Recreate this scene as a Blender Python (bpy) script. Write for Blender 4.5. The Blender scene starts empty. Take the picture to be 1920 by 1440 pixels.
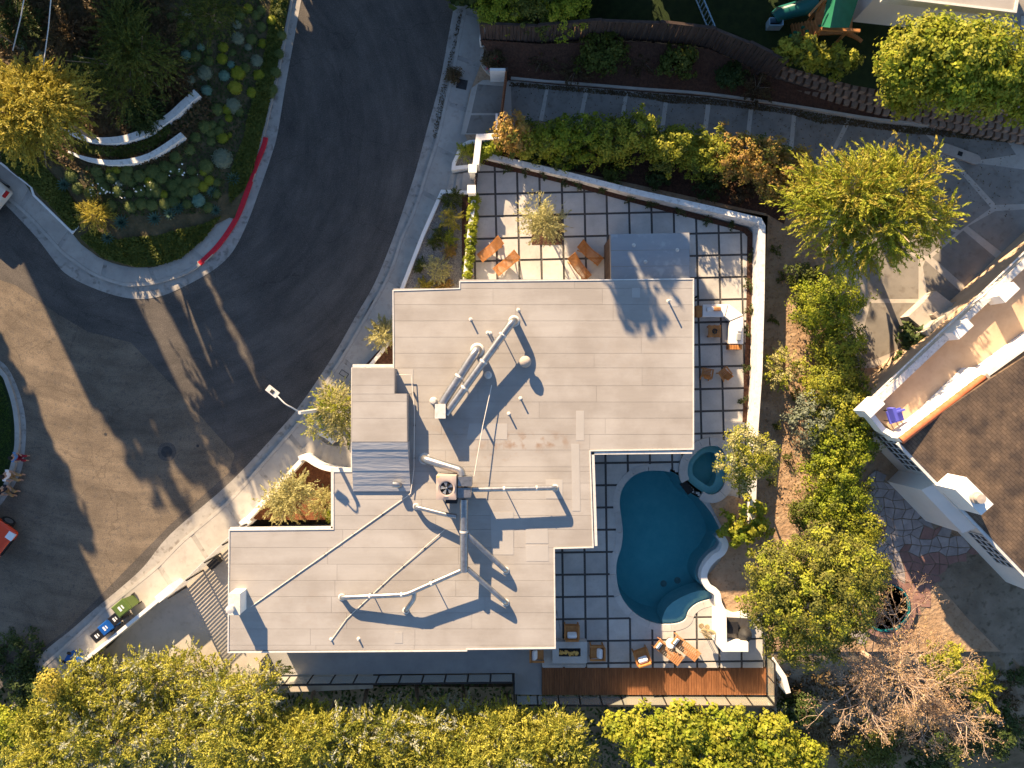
import bpy, bmesh, math, random
import numpy as np
from mathutils import Vector

random.seed(11)
rng = np.random.default_rng(11)
SC = bpy.context.scene
COL = SC.collection

# ------------------------------------------------------------------ camera, sky, sun, exposure
CAM_H = 35.0          # metres above the patio
FPX = 1400.0          # focal length in photograph pixels (1920 wide)
SUN_EL = 22.2
SUN_AZ = (-0.447, 0.894)   # plan direction towards the sun

cam_d = bpy.data.cameras.new('camera')
cam = bpy.data.objects.new('camera', cam_d)
COL.objects.link(cam)
cam.location = (0, 0, CAM_H)
cam.rotation_euler = (0, 0, 0)
cam_d.sensor_width = 36.0
cam_d.lens = 36.0 * FPX / 1920.0
cam_d.clip_start = 0.5
cam_d.clip_end = 3000
SC.camera = cam
SC.render.resolution_x, SC.render.resolution_y = 1024, 768

world = bpy.data.worlds.new('World')
SC.world = world
world.use_nodes = True
wn = world.node_tree
for n in list(wn.nodes):
    wn.nodes.remove(n)
sky = wn.nodes.new('ShaderNodeTexSky')
sky.sky_type = 'NISHITA'
sky.sun_disc = False
sky.sun_elevation = math.radians(SUN_EL)
sky.sun_rotation = math.atan2(SUN_AZ[0], SUN_AZ[1])
sky.altitude = 200
sky.air_density = 1.0
sky.dust_density = 0.25
sky.ozone_density = 2.2
bg = wn.nodes.new('ShaderNodeBackground')
bg.inputs['Strength'].default_value = 0.066
wo = wn.nodes.new('ShaderNodeOutputWorld')
wn.links.new(sky.outputs[0], bg.inputs[0])
wn.links.new(bg.outputs[0], wo.inputs[0])

sun_d = bpy.data.lights.new('sun', 'SUN')
sun_d.energy = 5.0
sun_d.angle = math.radians(0.5)
sun_d.color = (1.0, 0.73, 0.44)
sun = bpy.data.objects.new('sun', sun_d)
COL.objects.link(sun)
sv = Vector((SUN_AZ[0] * math.cos(math.radians(SUN_EL)), SUN_AZ[1] * math.cos(math.radians(SUN_EL)), math.sin(math.radians(SUN_EL))))
sun.rotation_euler = sv.to_track_quat('Z', 'Y').to_euler()
sun.location = sv * 80

vs = SC.view_settings
vs.view_transform = 'Standard'
vs.look = 'None'
vs.exposure = 1.76
vs.gamma = 1.0
vs.use_curve_mapping = False
SC.cycles.max_bounces = 8
SC.cycles.transparent_max_bounces = 16
SC.cycles.use_denoising = True

# ------------------------------------------------------------------ helpers
def P(px, py, z=0.0):
    k = (CAM_H - z) / FPX
    return ((px - 960) * k, (720 - py) * k, z)

def XY(pts, z=0.0):
    return [P(a, b, z)[:2] for a, b in pts]

def catmull(pts, closed=False, n=6):
    pts = [np.array(p, float) for p in pts]
    m = len(pts)
    out = []
    for i in range(m if closed else m - 1):
        if closed:
            p0, p1, p2, p3 = pts[(i - 1) % m], pts[i], pts[(i + 1) % m], pts[(i + 2) % m]
        else:
            p0, p1, p2, p3 = pts[max(i - 1, 0)], pts[i], pts[i + 1], pts[min(i + 2, m - 1)]
        for k in range(n):
            t = k / n
            out.append(tuple(0.5 * ((2 * p1) + (-p0 + p2) * t + (2 * p0 - 5 * p1 + 4 * p2 - p3) * t * t + (-p0 + 3 * p1 - 3 * p2 + p3) * t ** 3)))
    if not closed:
        out.append(tuple(pts[-1]))
    return out

def offset(pts, d, closed=False):
    """shift a plan polyline to its left by d"""
    p = np.array(pts, float)
    m = len(p)
    out = []
    for i in range(m):
        if closed:
            a, b, c = p[i - 1], p[i], p[(i + 1) % m]
        else:
            a, b, c = p[max(i - 1, 0)], p[i], p[min(i + 1, m - 1)]
        d1, d2 = b - a, c - b
        l1, l2 = np.hypot(*d1), np.hypot(*d2)
        if l1 < 1e-9: d1, l1 = d2, l2
        if l2 < 1e-9: d2, l2 = d1, l1
        d1, d2 = d1 / l1, d2 / l2
        n1, n2 = np.array((-d1[1], d1[0])), np.array((-d2[1], d2[0]))
        nn = n1 + n2
        l = np.hypot(*nn)
        nn = n1 if l < 1e-6 else nn / l
        k = max(0.45, float(nn @ n1))
        out.append(tuple(b + nn * d / k))
    return out

def area2(pts):
    return sum(pts[i - 1][0] * pts[i][1] - pts[i][0] * pts[i - 1][1] for i in range(len(pts)))

def inside(pt, poly):
    x, y = pt
    r = False
    j = len(poly) - 1
    for i in range(len(poly)):
        xi, yi = poly[i]; xj, yj = poly[j]
        if (yi > y) != (yj > y) and x < (xj - xi) * (y - yi) / (yj - yi) + xi:
            r = not r
        j = i
    return r

def inside_np(x, y, poly):
    r = np.zeros(x.shape, bool)
    j = len(poly) - 1
    for i in range(len(poly)):
        xi, yi = poly[i]; xj, yj = poly[j]
        if yi != yj:
            c = ((yi > y) != (yj > y)) & (x < (xj - xi) * (y - yi) / (yj - yi) + xi)
            r ^= c
        j = i
    return r

def clip_convex(subj, clip):
    if area2(clip) < 0:
        clip = clip[::-1]
    out = list(subj)
    for i in range(len(clip)):
        a, b = clip[i - 1], clip[i]
        inp, out = out, []
        if not inp:
            return []
        def side(p):
            return (b[0] - a[0]) * (p[1] - a[1]) - (b[1] - a[1]) * (p[0] - a[0])
        for k in range(len(inp)):
            p, q = inp[k - 1], inp[k]
            sp, sq = side(p), side(q)
            if sp >= 0 and sq >= 0:
                out.append(q)
            elif sp >= 0 > sq:
                t = sp / (sp - sq); out.append((p[0] + (q[0] - p[0]) * t, p[1] + (q[1] - p[1]) * t))
            elif sp < 0 <= sq:
                t = sp / (sp - sq); out.append((p[0] + (q[0] - p[0]) * t, p[1] + (q[1] - p[1]) * t)); out.append(q)
    return out

def polyline_points(path, step):
    p = [np.array(a, float) for a in path]
    out = [tuple(p[0])]
    carry = 0.0
    for i in range(len(p) - 1):
        d = p[i + 1] - p[i]
        l = float(np.linalg.norm(d))
        if l < 1e-9: continue
        s = step - carry
        while s <= l:
            out.append(tuple(p[i] + d * s / l))
            s += step
        carry = (carry + l) % step
    return out

class MB:
    def __init__(self):
        self.v, self.f = [], []
    def add(self, v, f):
        o = len(self.v)
        self.v += [tuple(map(float, a)) for a in v]
        self.f += [[o + i for i in q] for q in f]
        return self
    def sheet(self, pts, z):
        if area2(pts) < 0: pts = pts[::-1]
        return self.add([(x, y, z) for x, y in pts], [list(range(len(pts)))])
    def prism(self, pts, z0, z1, bottom=True):
        if area2(pts) < 0: pts = pts[::-1]
        n = len(pts)
        zz0 = z0 if isinstance(z0, (list, tuple)) else [z0] * n
        zz1 = z1 if isinstance(z1, (list, tuple)) else [z1] * n
        v = [(p[0], p[1], zz0[i]) for i, p in enumerate(pts)] + [(p[0], p[1], zz1[i]) for i, p in enumerate(pts)]
        f = [list(range(n, 2 * n))]
        if bottom: f.append(list(range(n))[::-1])
        f += [[i, (i + 1) % n, n + (i + 1) % n, n + i] for i in range(n)]
        return self.add(v, f)
    def box(self, c, s, rz=0.0, rx=0.0, ry=0.0):
        m = np.array([(a, b, d) for a in (-.5, .5) for b in (-.5, .5) for d in (-.5, .5)]) * np.array(s)
        def R(ax, an):
            ca, sa = math.cos(an), math.sin(an)
            return {'x': np.array([[1, 0, 0], [0, ca, -sa], [0, sa, ca]]), 'y': np.array([[ca, 0, sa], [0, 1, 0], [-sa, 0, ca]]), 'z': np.array([[ca, -sa, 0], [sa, ca, 0], [0, 0, 1]])}[ax]
        m = m @ (R('z', rz) @ R('y', ry) @ R('x', rx)).T + np.array(c)
        return self.add(m, [[0, 1, 3, 2], [4, 6, 7, 5], [0, 4, 5, 1], [2, 3, 7, 6], [0, 2, 6, 4], [1, 5, 7, 3]])
    def beam(self, a, b, w, h=None):
        h = h or w
        a, b = np.array(a, float), np.array(b, float)
        d = b - a; l = np.linalg.norm(d); d /= l
        up = np.array((0, 0, 1.0)) if abs(d[2]) < .95 else np.array((1.0, 0, 0))
        s = np.cross(d, up); s /= np.linalg.norm(s)
        u = np.cross(s, d)
        v = [e + s * w / 2 * i + u * h / 2 * j for e in (a, b) for i, j in ((-1, -1), (1, -1), (1, 1), (-1, 1))]
        return self.add(v, [[3, 2, 1, 0], [4, 5, 6, 7], [0, 1, 5, 4], [1, 2, 6, 5], [2, 3, 7, 6], [3, 0, 4, 7]])
    def tube(self, path, r, n=8, cap=True):
        p = [np.array(a, float) for a in path]
        m = len(p)
        rr = r if isinstance(r, (list, tuple)) else [r] * m
        v = []
        ref = None
        for i in range(m):
            d = p[min(i + 1, m - 1)] - p[max(i - 1, 0)]
            d /= max(np.linalg.norm(d), 1e-9)
            if ref is None:
                ref = np.array((0, 0, 1.0)) if abs(d[2]) < .9 else np.array((1.0, 0, 0))
            s = np.cross(d, ref); s /= max(np.linalg.norm(s), 1e-9)
            u = np.cross(s, d); ref = u
            for k in range(n):
                t = 2 * math.pi * k / n
                v.append(p[i] + (s * math.cos(t) + u * math.sin(t)) * rr[i])
        f = [[i * n + k, i * n + (k + 1) % n, (i + 1) * n + (k + 1) % n, (i + 1) * n + k] for i in range(m - 1) for k in range(n)]
        if cap:
            f += [list(range(n))[::-1], [(m - 1) * n + k for k in range(n)]]
        return self.add(v, f)
    def lathe(self, c, prof, n=16, sx=1.0, sy=1.0):
        v, f = [], []
        for r, z in prof:
            for k in range(n):
                t = 2 * math.pi * k / n
                v.append((c[0] + r * sx * math.cos(t), c[1] + r * sy * math.sin(t), c[2] + z))
        m = len(prof)
        f = [[i * n + k, i * n + (k + 1) % n, (i + 1) * n + (k + 1) % n, (i + 1) * n + k] for i in range(m - 1) for k in range(n)]
        f += [list(range(n))[::-1], [(m - 1) * n + k for k in range(n)]]
        return self.add(v, f)
    def strip(self, path, w, z0, z1, align=0.0, closed=False):
        """a wall of width w along a plan path; z0/z1 numbers or one per point"""
        L = offset(path, w * (0.5 + align), closed)
        R = offset(path, -w * (0.5 - align), closed)
        n = len(path)
        a = z0 if isinstance(z0, (list, tuple)) else [z0] * n
        b = z1 if isinstance(z1, (list, tuple)) else [z1] * n
        v = []
        for i in range(n):
            v += [(R[i][0], R[i][1], a[i]), (L[i][0], L[i][1], a[i]), (L[i][0], L[i][1], b[i]), (R[i][0], R[i][1], b[i])]
        f = []
        for i in range(n if closed else n - 1):
            j = (i + 1) % n
            for k in range(4):
                f.append([4 * i + k, 4 * j + k, 4 * j + (k + 1) % 4, 4 * i + (k + 1) % 4][::-1])
        if not closed:
            f += [[0, 1, 2, 3], [4 * (n - 1) + k for k in (3, 2, 1, 0)]]
        return self.add(v, f)
    def build(self, name, m, parent=None, smooth=False, local=False):
        v = np.array(self.v, float).reshape(-1, 3)
        if parent is not None and not local:
            q = parent
            while q is not None:
                v = v - np.array(q.location); q = q.parent
        me = bpy.data.meshes.new(name)
        me.from_pydata(v.tolist(), [], self.f)
        if smooth:
            me.polygons.foreach_set('use_smooth', [True] * len(me.polygons))
            try: me.set_sharp_from_angle(angle=math.radians(40))
            except Exception: pass
        me.materials.append(M[m] if isinstance(m, str) else m)
        o = bpy.data.objects.new(name, me)
        COL.objects.link(o)
        if parent is not None: o.parent = parent
        return o

def tag(o, label=None, cat=None, group=None, kind=None):
    if label: o['label'] = label
    if cat: o['category'] = cat
    if group: o['group'] = group
    if kind: o['kind'] = kind
    return o

def thing(name, label, cat, loc=(0, 0, 0), rz=0.0, group=None):
    o = bpy.data.objects.new(name, None)
    o.empty_display_size = 0.3
    COL.objects.link(o)
    o.location = loc
    o.rotation_euler = (0, 0, rz)
    return tag(o, label, cat, group)

def copy_tree(o, loc=None, rz=None, parent=None, scale=None):
    c = o.copy(); COL.objects.link(c)
    if parent is not None: c.parent = parent
    if loc is not None: c.location = loc
    if rz is not None: c.rotation_euler = (0, 0, rz)
    if scale is not None: c.scale = scale
    for ch in list(o.children):
        copy_tree(ch, parent=c)
    return c

def struct(name, mb, m, label=None):
    return tag(mb.build(name, m), label, kind='structure')

# ------------------------------------------------------------------ materials
M = {}

def mat(name, c1, c2=None, scale=3.0, rough=0.8, bump=0.0, bscale=40.0, spec=0.25, metal=0.0, rand=0.0, stretch=None, c3=None, scale3=40.0, amt3=0.5, emit=0.0):
    m = bpy.data.materials.new(name)
    m.use_nodes = True
    nt = m.node_tree
    b = nt.nodes['Principled BSDF']
    b.inputs['Roughness'].default_value = rough
    b.inputs['Specular IOR Level'].default_value = spec
    b.inputs['Metallic'].default_value = metal
    N = nt.nodes.new
    L = nt.links.new
    geo = N('ShaderNodeNewGeometry')
    src = geo.outputs['Position']
    if stretch:
        mp = N('ShaderNodeMapping'); mp.inputs['Scale'].default_value = stretch
        L(src, mp.inputs['Vector']); src = mp.outputs[0]
    col = None
    if c2 is not None:
        nz = N('ShaderNodeTexNoise'); nz.inputs['Scale'].default_value = scale; nz.inputs['Detail'].default_value = 6; nz.inputs['Roughness'].default_value = 0.62
        L(src, nz.inputs['Vector'])
        rp = N('ShaderNodeValToRGB')
        rp.color_ramp.elements[0].position = 0.33; rp.color_ramp.elements[0].color = (*c1, 1)
        rp.color_ramp.elements[1].position = 0.67; rp.color_ramp.elements[1].color = (*c2, 1)
        L(nz.outputs['Fac'], rp.inputs[0])
        col = rp.outputs[0]
    if c3 is not None:
        n3 = N('ShaderNodeTexNoise'); n3.inputs['Scale'].default_value = scale3; n3.inputs['Detail'].default_value = 4
        L(geo.outputs['Position'], n3.inputs['Vector'])
        r3 = N('ShaderNodeValToRGB'); r3.color_ramp.elements[0].position = 0.55; r3.color_ramp.elements[1].position = 0.7
        r3.color_ramp.elements[1].color = (amt3, amt3, amt3, 1)
        L(n3.outputs['Fac'], r3.inputs[0])
        mx = N('ShaderNodeMix'); mx.data_type = 'RGBA'
        L(r3.outputs[0], mx.inputs[0]); L(col, mx.inputs[6]); mx.inputs[7].default_value = (*c3, 1)
        col = mx.outputs[2]
    if rand and col is None:
        rgb = N('ShaderNodeRGB'); rgb.outputs[0].default_value = (*c1, 1); col = rgb.outputs[0]
    if rand:
        oi = N('ShaderNodeObjectInfo')
        mr = N('ShaderNodeMapRange'); mr.inputs[3].default_value = 1 - rand; mr.inputs[4].default_value = 1 + rand
        L(oi.outputs['Random'], mr.inputs[0])
        hs = N('ShaderNodeHueSaturation'); L(mr.outputs[0], hs.inputs['Value']); L(col, hs.inputs['Color'])
        col = hs.outputs[0]
    if col is None:
        b.inputs['Base Color'].default_value = (*c1, 1)
    else:
        L(col, b.inputs['Base Color'])
    if bump:
        nb = N('ShaderNodeTexNoise'); nb.inputs['Scale'].default_value = bscale; nb.inputs['Detail'].default_value = 5
        L(src, nb.inputs['Vector'])
        bp = N('ShaderNodeBump'); bp.inputs['Strength'].default_value = 1.0; bp.inputs['Distance'].default_value = bump
        L(nb.outputs['Fac'], bp.inputs['Height']); L(bp.outputs[0], b.inputs['Normal'])
    if emit:
        b.inputs['Emission Color'].default_value = (*c1, 1); b.inputs['Emission Strength'].default_value = emit
    M[name] = m
    return m

def leafmat(name, cols, trans=0.3, rough=0.55, scale=0.8):
    g = 2.0 if name in ('leaf_gold', 'leaf_lime', 'leaf_yellowgreen', 'leaf_bright', 'leaf_pale', 'leaf_orange') else 2.15 if name == 'leaf_olive' else 1.4
    cols = [tuple(min(.5, v * g) for v in c) for c in cols]
    m = bpy.data.materials.new(name); m.use_nodes = True
    nt = m.node_tree; N = nt.nodes.new; L = nt.links.new
    b = nt.nodes['Principled BSDF']; out = nt.nodes['Material Output']
    b.inputs['Roughness'].default_value = rough; b.inputs['Specular IOR Level'].default_value = 0.18
    geo = N('ShaderNodeNewGeometry')
    nz = N('ShaderNodeTexNoise'); nz.inputs['Scale'].default_value = scale; nz.inputs['Detail'].default_value = 3
    L(geo.outputs['Position'], nz.inputs['Vector'])
    ad = N('ShaderNodeMath'); ad.operation = 'MULTIPLY_ADD'
    L(geo.outputs['Random Per Island'], ad.inputs[0]); ad.inputs[1].default_value = 0.55
    sb = N('ShaderNodeMath'); sb.operation = 'MULTIPLY_ADD'; sb.inputs[1].default_value = 1.7; sb.inputs[2].default_value = -0.62
    L(nz.outputs['Fac'], sb.inputs[0]); L(sb.outputs[0], ad.inputs[2])
    rp = N('ShaderNodeValToRGB')
    els = rp.color_ramp.elements
    while len(els) < len(cols): els.new(0.5)
    for i, c in enumerate(cols):
        els[i].position = i / (len(cols) - 1) if len(cols) > 1 else 0
        els[i].color = (*c, 1)
    L(ad.outputs[0], rp.inputs[0]); L(rp.outputs[0], b.inputs['Base Color'])
    tr = N('ShaderNodeBsdfTranslucent'); L(rp.outputs[0], tr.inputs['Color'])
    mx = N('ShaderNodeMixShader'); mx.inputs[0].default_value = trans
    L(b.outputs[0], mx.inputs[1]); L(tr.outputs[0], mx.inputs[2]); L(mx.outputs[0], out.inputs['Surface'])
    M[name] = m

mat('terrain', (.10, .075, .045), (.17, .13, .085), 1.2, .95, .03, 6, c3=(.05, .055, .02), scale3=3)
mat('asphalt', (.062, .057, .053), (.105, .094, .085), .35, .85, .006, 90, c3=(.15, .138, .125), scale3=16, amt3=.4)
mat('asphalt_patch_sun', (.115, .093, .071), (.18, .146, .11), .7, .85, .006, 90, c3=(.075, .07, .066), scale3=7, amt3=.6)  # worn asphalt, made paler and warmer to put sunlight into its colour
mat('concrete', (.33, .312, .288), (.42, .398, .365), 1.1, .88, .004, 60, rand=.05, c3=(.27, .25, .23), scale3=5, amt3=.45)
mat('gutter', (.27, .258, .24), (.38, .362, .335), 1.6, .88, .004, 60, c3=(.12, .10, .085), scale3=4, amt3=.6)
mat('drive', (.38, .35, .31), (.48, .44, .39), .8, .88, .004, 60, c3=(.3, .27, .23), scale3=4, amt3=.4)
mat('paver', (.41, .40, .385), (.53, .515, .49), 1.1, .82, .003, 70, rand=.09, c3=(.36, .34, .32), scale3=9, amt3=.35)
mat('gravel_dark', (.03, .03, .034), (.15, .142, .135), 30, .9, .02, 45)
mat('gravel_mix', (.10, .095, .09), (.36, .33, .29), 22, .9, .03, 30)
mat('mulch', (.05, .025, .018), (.11, .055, .035), 9, .95, .04, 18)
mat('soil_red', (.12, .045, .022), (.20, .085, .04), 5, .95, .04, 14)
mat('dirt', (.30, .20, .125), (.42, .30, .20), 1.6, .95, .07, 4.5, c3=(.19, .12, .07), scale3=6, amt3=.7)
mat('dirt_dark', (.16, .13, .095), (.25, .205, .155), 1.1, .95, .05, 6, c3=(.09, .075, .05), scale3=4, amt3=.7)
mat('garden_soil', (.06, .055, .028), (.13, .10, .055), 2.2, .95, .05, 9)
mat('lawn', (.012, .026, .007), (.026, .046, .011), 3, .95, .05, 60)
mat('white_wall', (.76, .75, .73), (.82, .81, .79), 1.2, .8, .003, 40, c3=(.62, .6, .57), scale3=3, amt3=.35)
mat('white_stain', (.70, .69, .67), (.82, .81, .79), 5, .8, .003, 40, c3=(.40, .38, .36), scale3=6, amt3=.6)
mat('stone_top', (.60, .57, .53), (.78, .76, .72), 6, .85, .01, 20, c3=(.30, .28, .26), scale3=9, amt3=.8)
mat('house_wall', (.70, .68, .65), (.76, .74, .71), .8, .85)
mat('roof_sheet', (.325, .308, .292), (.365, .348, .332), 1.0, .75, .004, 25, rand=.03, stretch=(.25, 2.2, 1), c3=(.36, .34, .32), scale3=3, amt3=.3)
mat('roof_patch', (.35, .335, .32), (.385, .37, .355), 1.0, .7, .003, 25, rand=.03)
mat('roof_base', (.27, .25, .235))
mat('roof_annex', (.26, .27, .29), (.32, .33, .345), .8, .7, .003, 20, c3=(.45, .45, .46), scale3=2.5, amt3=.5, stretch=(.5, 1.5, 1))
mat('roof_membrane', (.36, .36, .37), (.44, .44, .45), 1.2, .6, .018, 5, stretch=(.35, 2.0, 1))
mat('metal', (.27, .28, .29), (.40, .40, .41), 5, .36, metal=.8, spec=.5, c3=(.2, .19, .18), scale3=12, amt3=.5)
mat('metal_white', (.52, .51, .49), (.62, .61, .59), 5, .5, c3=(.38, .35, .32), scale3=9, amt3=.4)
mat('conduit', (.60, .56, .51), (.70, .66, .6), 4, .5)
mat('black', (.012, .012, .013), rough=.6)
mat('dark_metal', (.025, .025, .028), rough=.45)
mat('ac_case', (.36, .29, .26), (.42, .345, .31), 3, .6)
mat('fan_blade', (.30, .32, .35), rough=.35, metal=.6)
mat('yellow', (.75, .50, .04), rough=.6)
mat('clay', (.36, .31, .27), (.42, .37, .32), 5, .8)
mat('teak', (.36, .15, .045), (.47, .21, .07), 7, .6, stretch=(1, 1, 1), rand=.08)
mat('teak_light', (.48, .22, .09), (.58, .29, .13), 7, .6, rand=.06)
mat('deck', (.15, .06, .026), (.25, .108, .046), 3, .65, .002, 30, rand=.14, stretch=(6, .6, 1))
mat('cushion', (.76, .76, .77), rough=.9)
mat('cushion_grey', (.25, .27, .30), rough=.9)
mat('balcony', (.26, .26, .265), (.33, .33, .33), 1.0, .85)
mat('terracotta', (.45, .12, .05), (.55, .18, .085), 4, .75, rand=.1)
mat('stucco', (.66, .66, .66), (.72, .72, .72), 1.0, .85)
mat('sand_floor', (.44, .31, .21), (.54, .40, .28), 1.5, .9, c3=(.36, .25, .17), scale3=3, amt3=.4)
mat('flag', (.25, .225, .225), (.37, .34, .335), 2.5, .85, .005, 30, rand=.12)
mat('flag_red', (.22, .13, .115), (.30, .18, .155), 2.5, .85, .005, 30, rand=.1)
mat('block', (.23, .165, .125), (.33, .245, .19), 7, .95, .012, 25, rand=.14)
mat('drive_dark', (.185, .172, .155), (.26, .242, .218), .9, .85, .004, 60, rand=.07, c3=(.12, .10, .08), scale3=3, amt3=.5)
mat('wood_dark', (.045, .03, .026), (.085, .06, .05), 6, .85, rand=.1, stretch=(1, 1, .2))
mat('wood_gate', (.22, .085, .04), (.32, .14, .065), 6, .7, rand=.1)
mat('wood_play', (.34, .14, .045), (.46, .21, .075), 6, .7, rand=.1)
mat('green_tarp', (.012, .13, .075), (.016, .16, .095), 3, .7)
mat('teal_plastic', (.012, .11, .10), rough=.35)
mat('pale_blue', (.30, .45, .55), rough=.5)
mat('teal_basin', (.012, .16, .18), (.02, .21, .23), 3, .6)
mat('red_paint', (.50, .015, .03), (.58, .025, .045), 6, .6)
mat('bin_green', (.09, .14, .035), rough=.4)
mat('bin_blue', (.01, .08, .32), rough=.4)
mat('bin_black', (.014, .015, .02), rough=.4)
mat('print_white', (.7, .7, .7), rough=.7)
mat('car_red', (.62, .055, .012), rough=.25, spec=.6)
mat('car_beige', (.6, .53, .45), rough=.25, spec=.6)
mat('glass_dark', (.02, .025, .03), rough=.08, spec=.8)
mat('lamp_clear', (.75, .78, .8), rough=.15, spec=.6)
mat('tail_red', (.4, .01, .01), rough=.2)
mat('rubber', (.02, .02, .02), rough=.8)
mat('skin', (.42, .25, .17), rough=.6)
mat('hair', (.025, .018, .014), rough=.7)
mat('cloth_blue', (.12, .25, .48), rough=.9)
mat('cloth_white', (.72, .71, .74), rough=.9)
mat('cloth_red', (.28, .02, .03), rough=.9)
mat('cloth_dark', (.02, .025, .04), rough=.9)
mat('cloth_tan', (.36, .22, .10), rough=.9)
mat('chair_blue', (.09, .10, .48), rough=.7)
mat('bark', (.16, .12, .085), (.26, .20, .15), 9, .9, .01, 30)
mat('bark_pale', (.34, .25, .19), (.46, .36, .28), 9, .9, .01, 30)
mat('iron', (.035, .035, .037), (.06, .06, .06), 5, .6, metal=.3)
mat('bronze', (.42, .34, .20), (.5, .42, .27), 5, .4, metal=.6)
mat('amber_stone', (.55, .28, .05), (.75, .5, .16), 25, .35)  # plain amber base colour for the stones
mat('grill', (.10, .095, .09), (.15, .14, .135), 3, .35, metal=.5)
mat('plaster', (.26, .60, .62), (.34, .68, .68), 2, .8)
mat('ball', (.62, .65, .68), rough=.5)
mat('flower', (.8, .8, .74), rough=.8)
mat('flower_red', (.55, .02, .08), rough=.8)

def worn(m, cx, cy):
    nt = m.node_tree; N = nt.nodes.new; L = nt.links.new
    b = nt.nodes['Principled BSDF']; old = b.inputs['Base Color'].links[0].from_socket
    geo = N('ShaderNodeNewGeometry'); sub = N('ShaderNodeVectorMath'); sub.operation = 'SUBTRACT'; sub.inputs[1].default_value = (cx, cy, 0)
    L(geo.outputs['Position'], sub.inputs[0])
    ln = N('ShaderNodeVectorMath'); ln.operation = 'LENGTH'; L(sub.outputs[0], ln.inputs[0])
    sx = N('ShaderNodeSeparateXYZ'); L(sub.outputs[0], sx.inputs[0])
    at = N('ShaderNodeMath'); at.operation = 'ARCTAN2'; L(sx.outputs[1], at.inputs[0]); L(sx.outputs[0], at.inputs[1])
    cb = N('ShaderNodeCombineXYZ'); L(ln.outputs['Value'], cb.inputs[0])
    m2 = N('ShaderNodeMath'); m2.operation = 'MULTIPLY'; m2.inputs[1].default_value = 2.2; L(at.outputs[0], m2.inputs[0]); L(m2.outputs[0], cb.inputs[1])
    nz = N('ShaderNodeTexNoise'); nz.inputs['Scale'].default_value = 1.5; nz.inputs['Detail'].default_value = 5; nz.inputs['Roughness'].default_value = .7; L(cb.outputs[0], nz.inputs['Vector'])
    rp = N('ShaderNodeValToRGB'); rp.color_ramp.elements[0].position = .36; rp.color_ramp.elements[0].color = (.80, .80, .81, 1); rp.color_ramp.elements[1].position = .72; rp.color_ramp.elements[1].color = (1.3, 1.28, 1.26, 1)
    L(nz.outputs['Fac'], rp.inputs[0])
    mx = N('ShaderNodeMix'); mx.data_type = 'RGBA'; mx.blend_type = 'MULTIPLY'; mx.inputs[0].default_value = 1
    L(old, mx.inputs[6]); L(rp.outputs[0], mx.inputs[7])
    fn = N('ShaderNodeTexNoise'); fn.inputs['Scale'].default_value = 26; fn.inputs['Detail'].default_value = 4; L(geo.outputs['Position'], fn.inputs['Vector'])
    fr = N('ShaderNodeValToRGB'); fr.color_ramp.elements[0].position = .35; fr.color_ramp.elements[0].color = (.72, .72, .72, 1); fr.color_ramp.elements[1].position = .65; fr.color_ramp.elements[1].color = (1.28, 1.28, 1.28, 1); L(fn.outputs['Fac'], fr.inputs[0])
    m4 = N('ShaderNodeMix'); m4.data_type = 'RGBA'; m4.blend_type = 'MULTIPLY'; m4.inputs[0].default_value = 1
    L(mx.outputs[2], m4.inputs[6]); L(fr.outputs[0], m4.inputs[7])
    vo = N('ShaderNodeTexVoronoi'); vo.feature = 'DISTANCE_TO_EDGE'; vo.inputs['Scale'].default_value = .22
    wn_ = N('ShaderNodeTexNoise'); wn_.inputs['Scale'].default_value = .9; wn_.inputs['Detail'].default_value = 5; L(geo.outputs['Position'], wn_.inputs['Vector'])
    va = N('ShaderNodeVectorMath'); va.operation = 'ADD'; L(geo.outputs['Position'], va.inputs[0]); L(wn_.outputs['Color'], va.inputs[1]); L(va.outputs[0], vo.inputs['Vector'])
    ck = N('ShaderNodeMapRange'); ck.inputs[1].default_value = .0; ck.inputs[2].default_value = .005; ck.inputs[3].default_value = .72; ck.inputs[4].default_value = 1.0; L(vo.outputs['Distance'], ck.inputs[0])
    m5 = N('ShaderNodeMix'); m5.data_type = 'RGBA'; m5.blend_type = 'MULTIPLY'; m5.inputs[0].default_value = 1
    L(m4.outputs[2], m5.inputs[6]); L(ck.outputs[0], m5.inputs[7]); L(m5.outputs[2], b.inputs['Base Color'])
worn(M['asphalt_patch_sun'], -17.5, 12.0)
worn(M['asphalt'], -17.5, 12.0)

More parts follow.
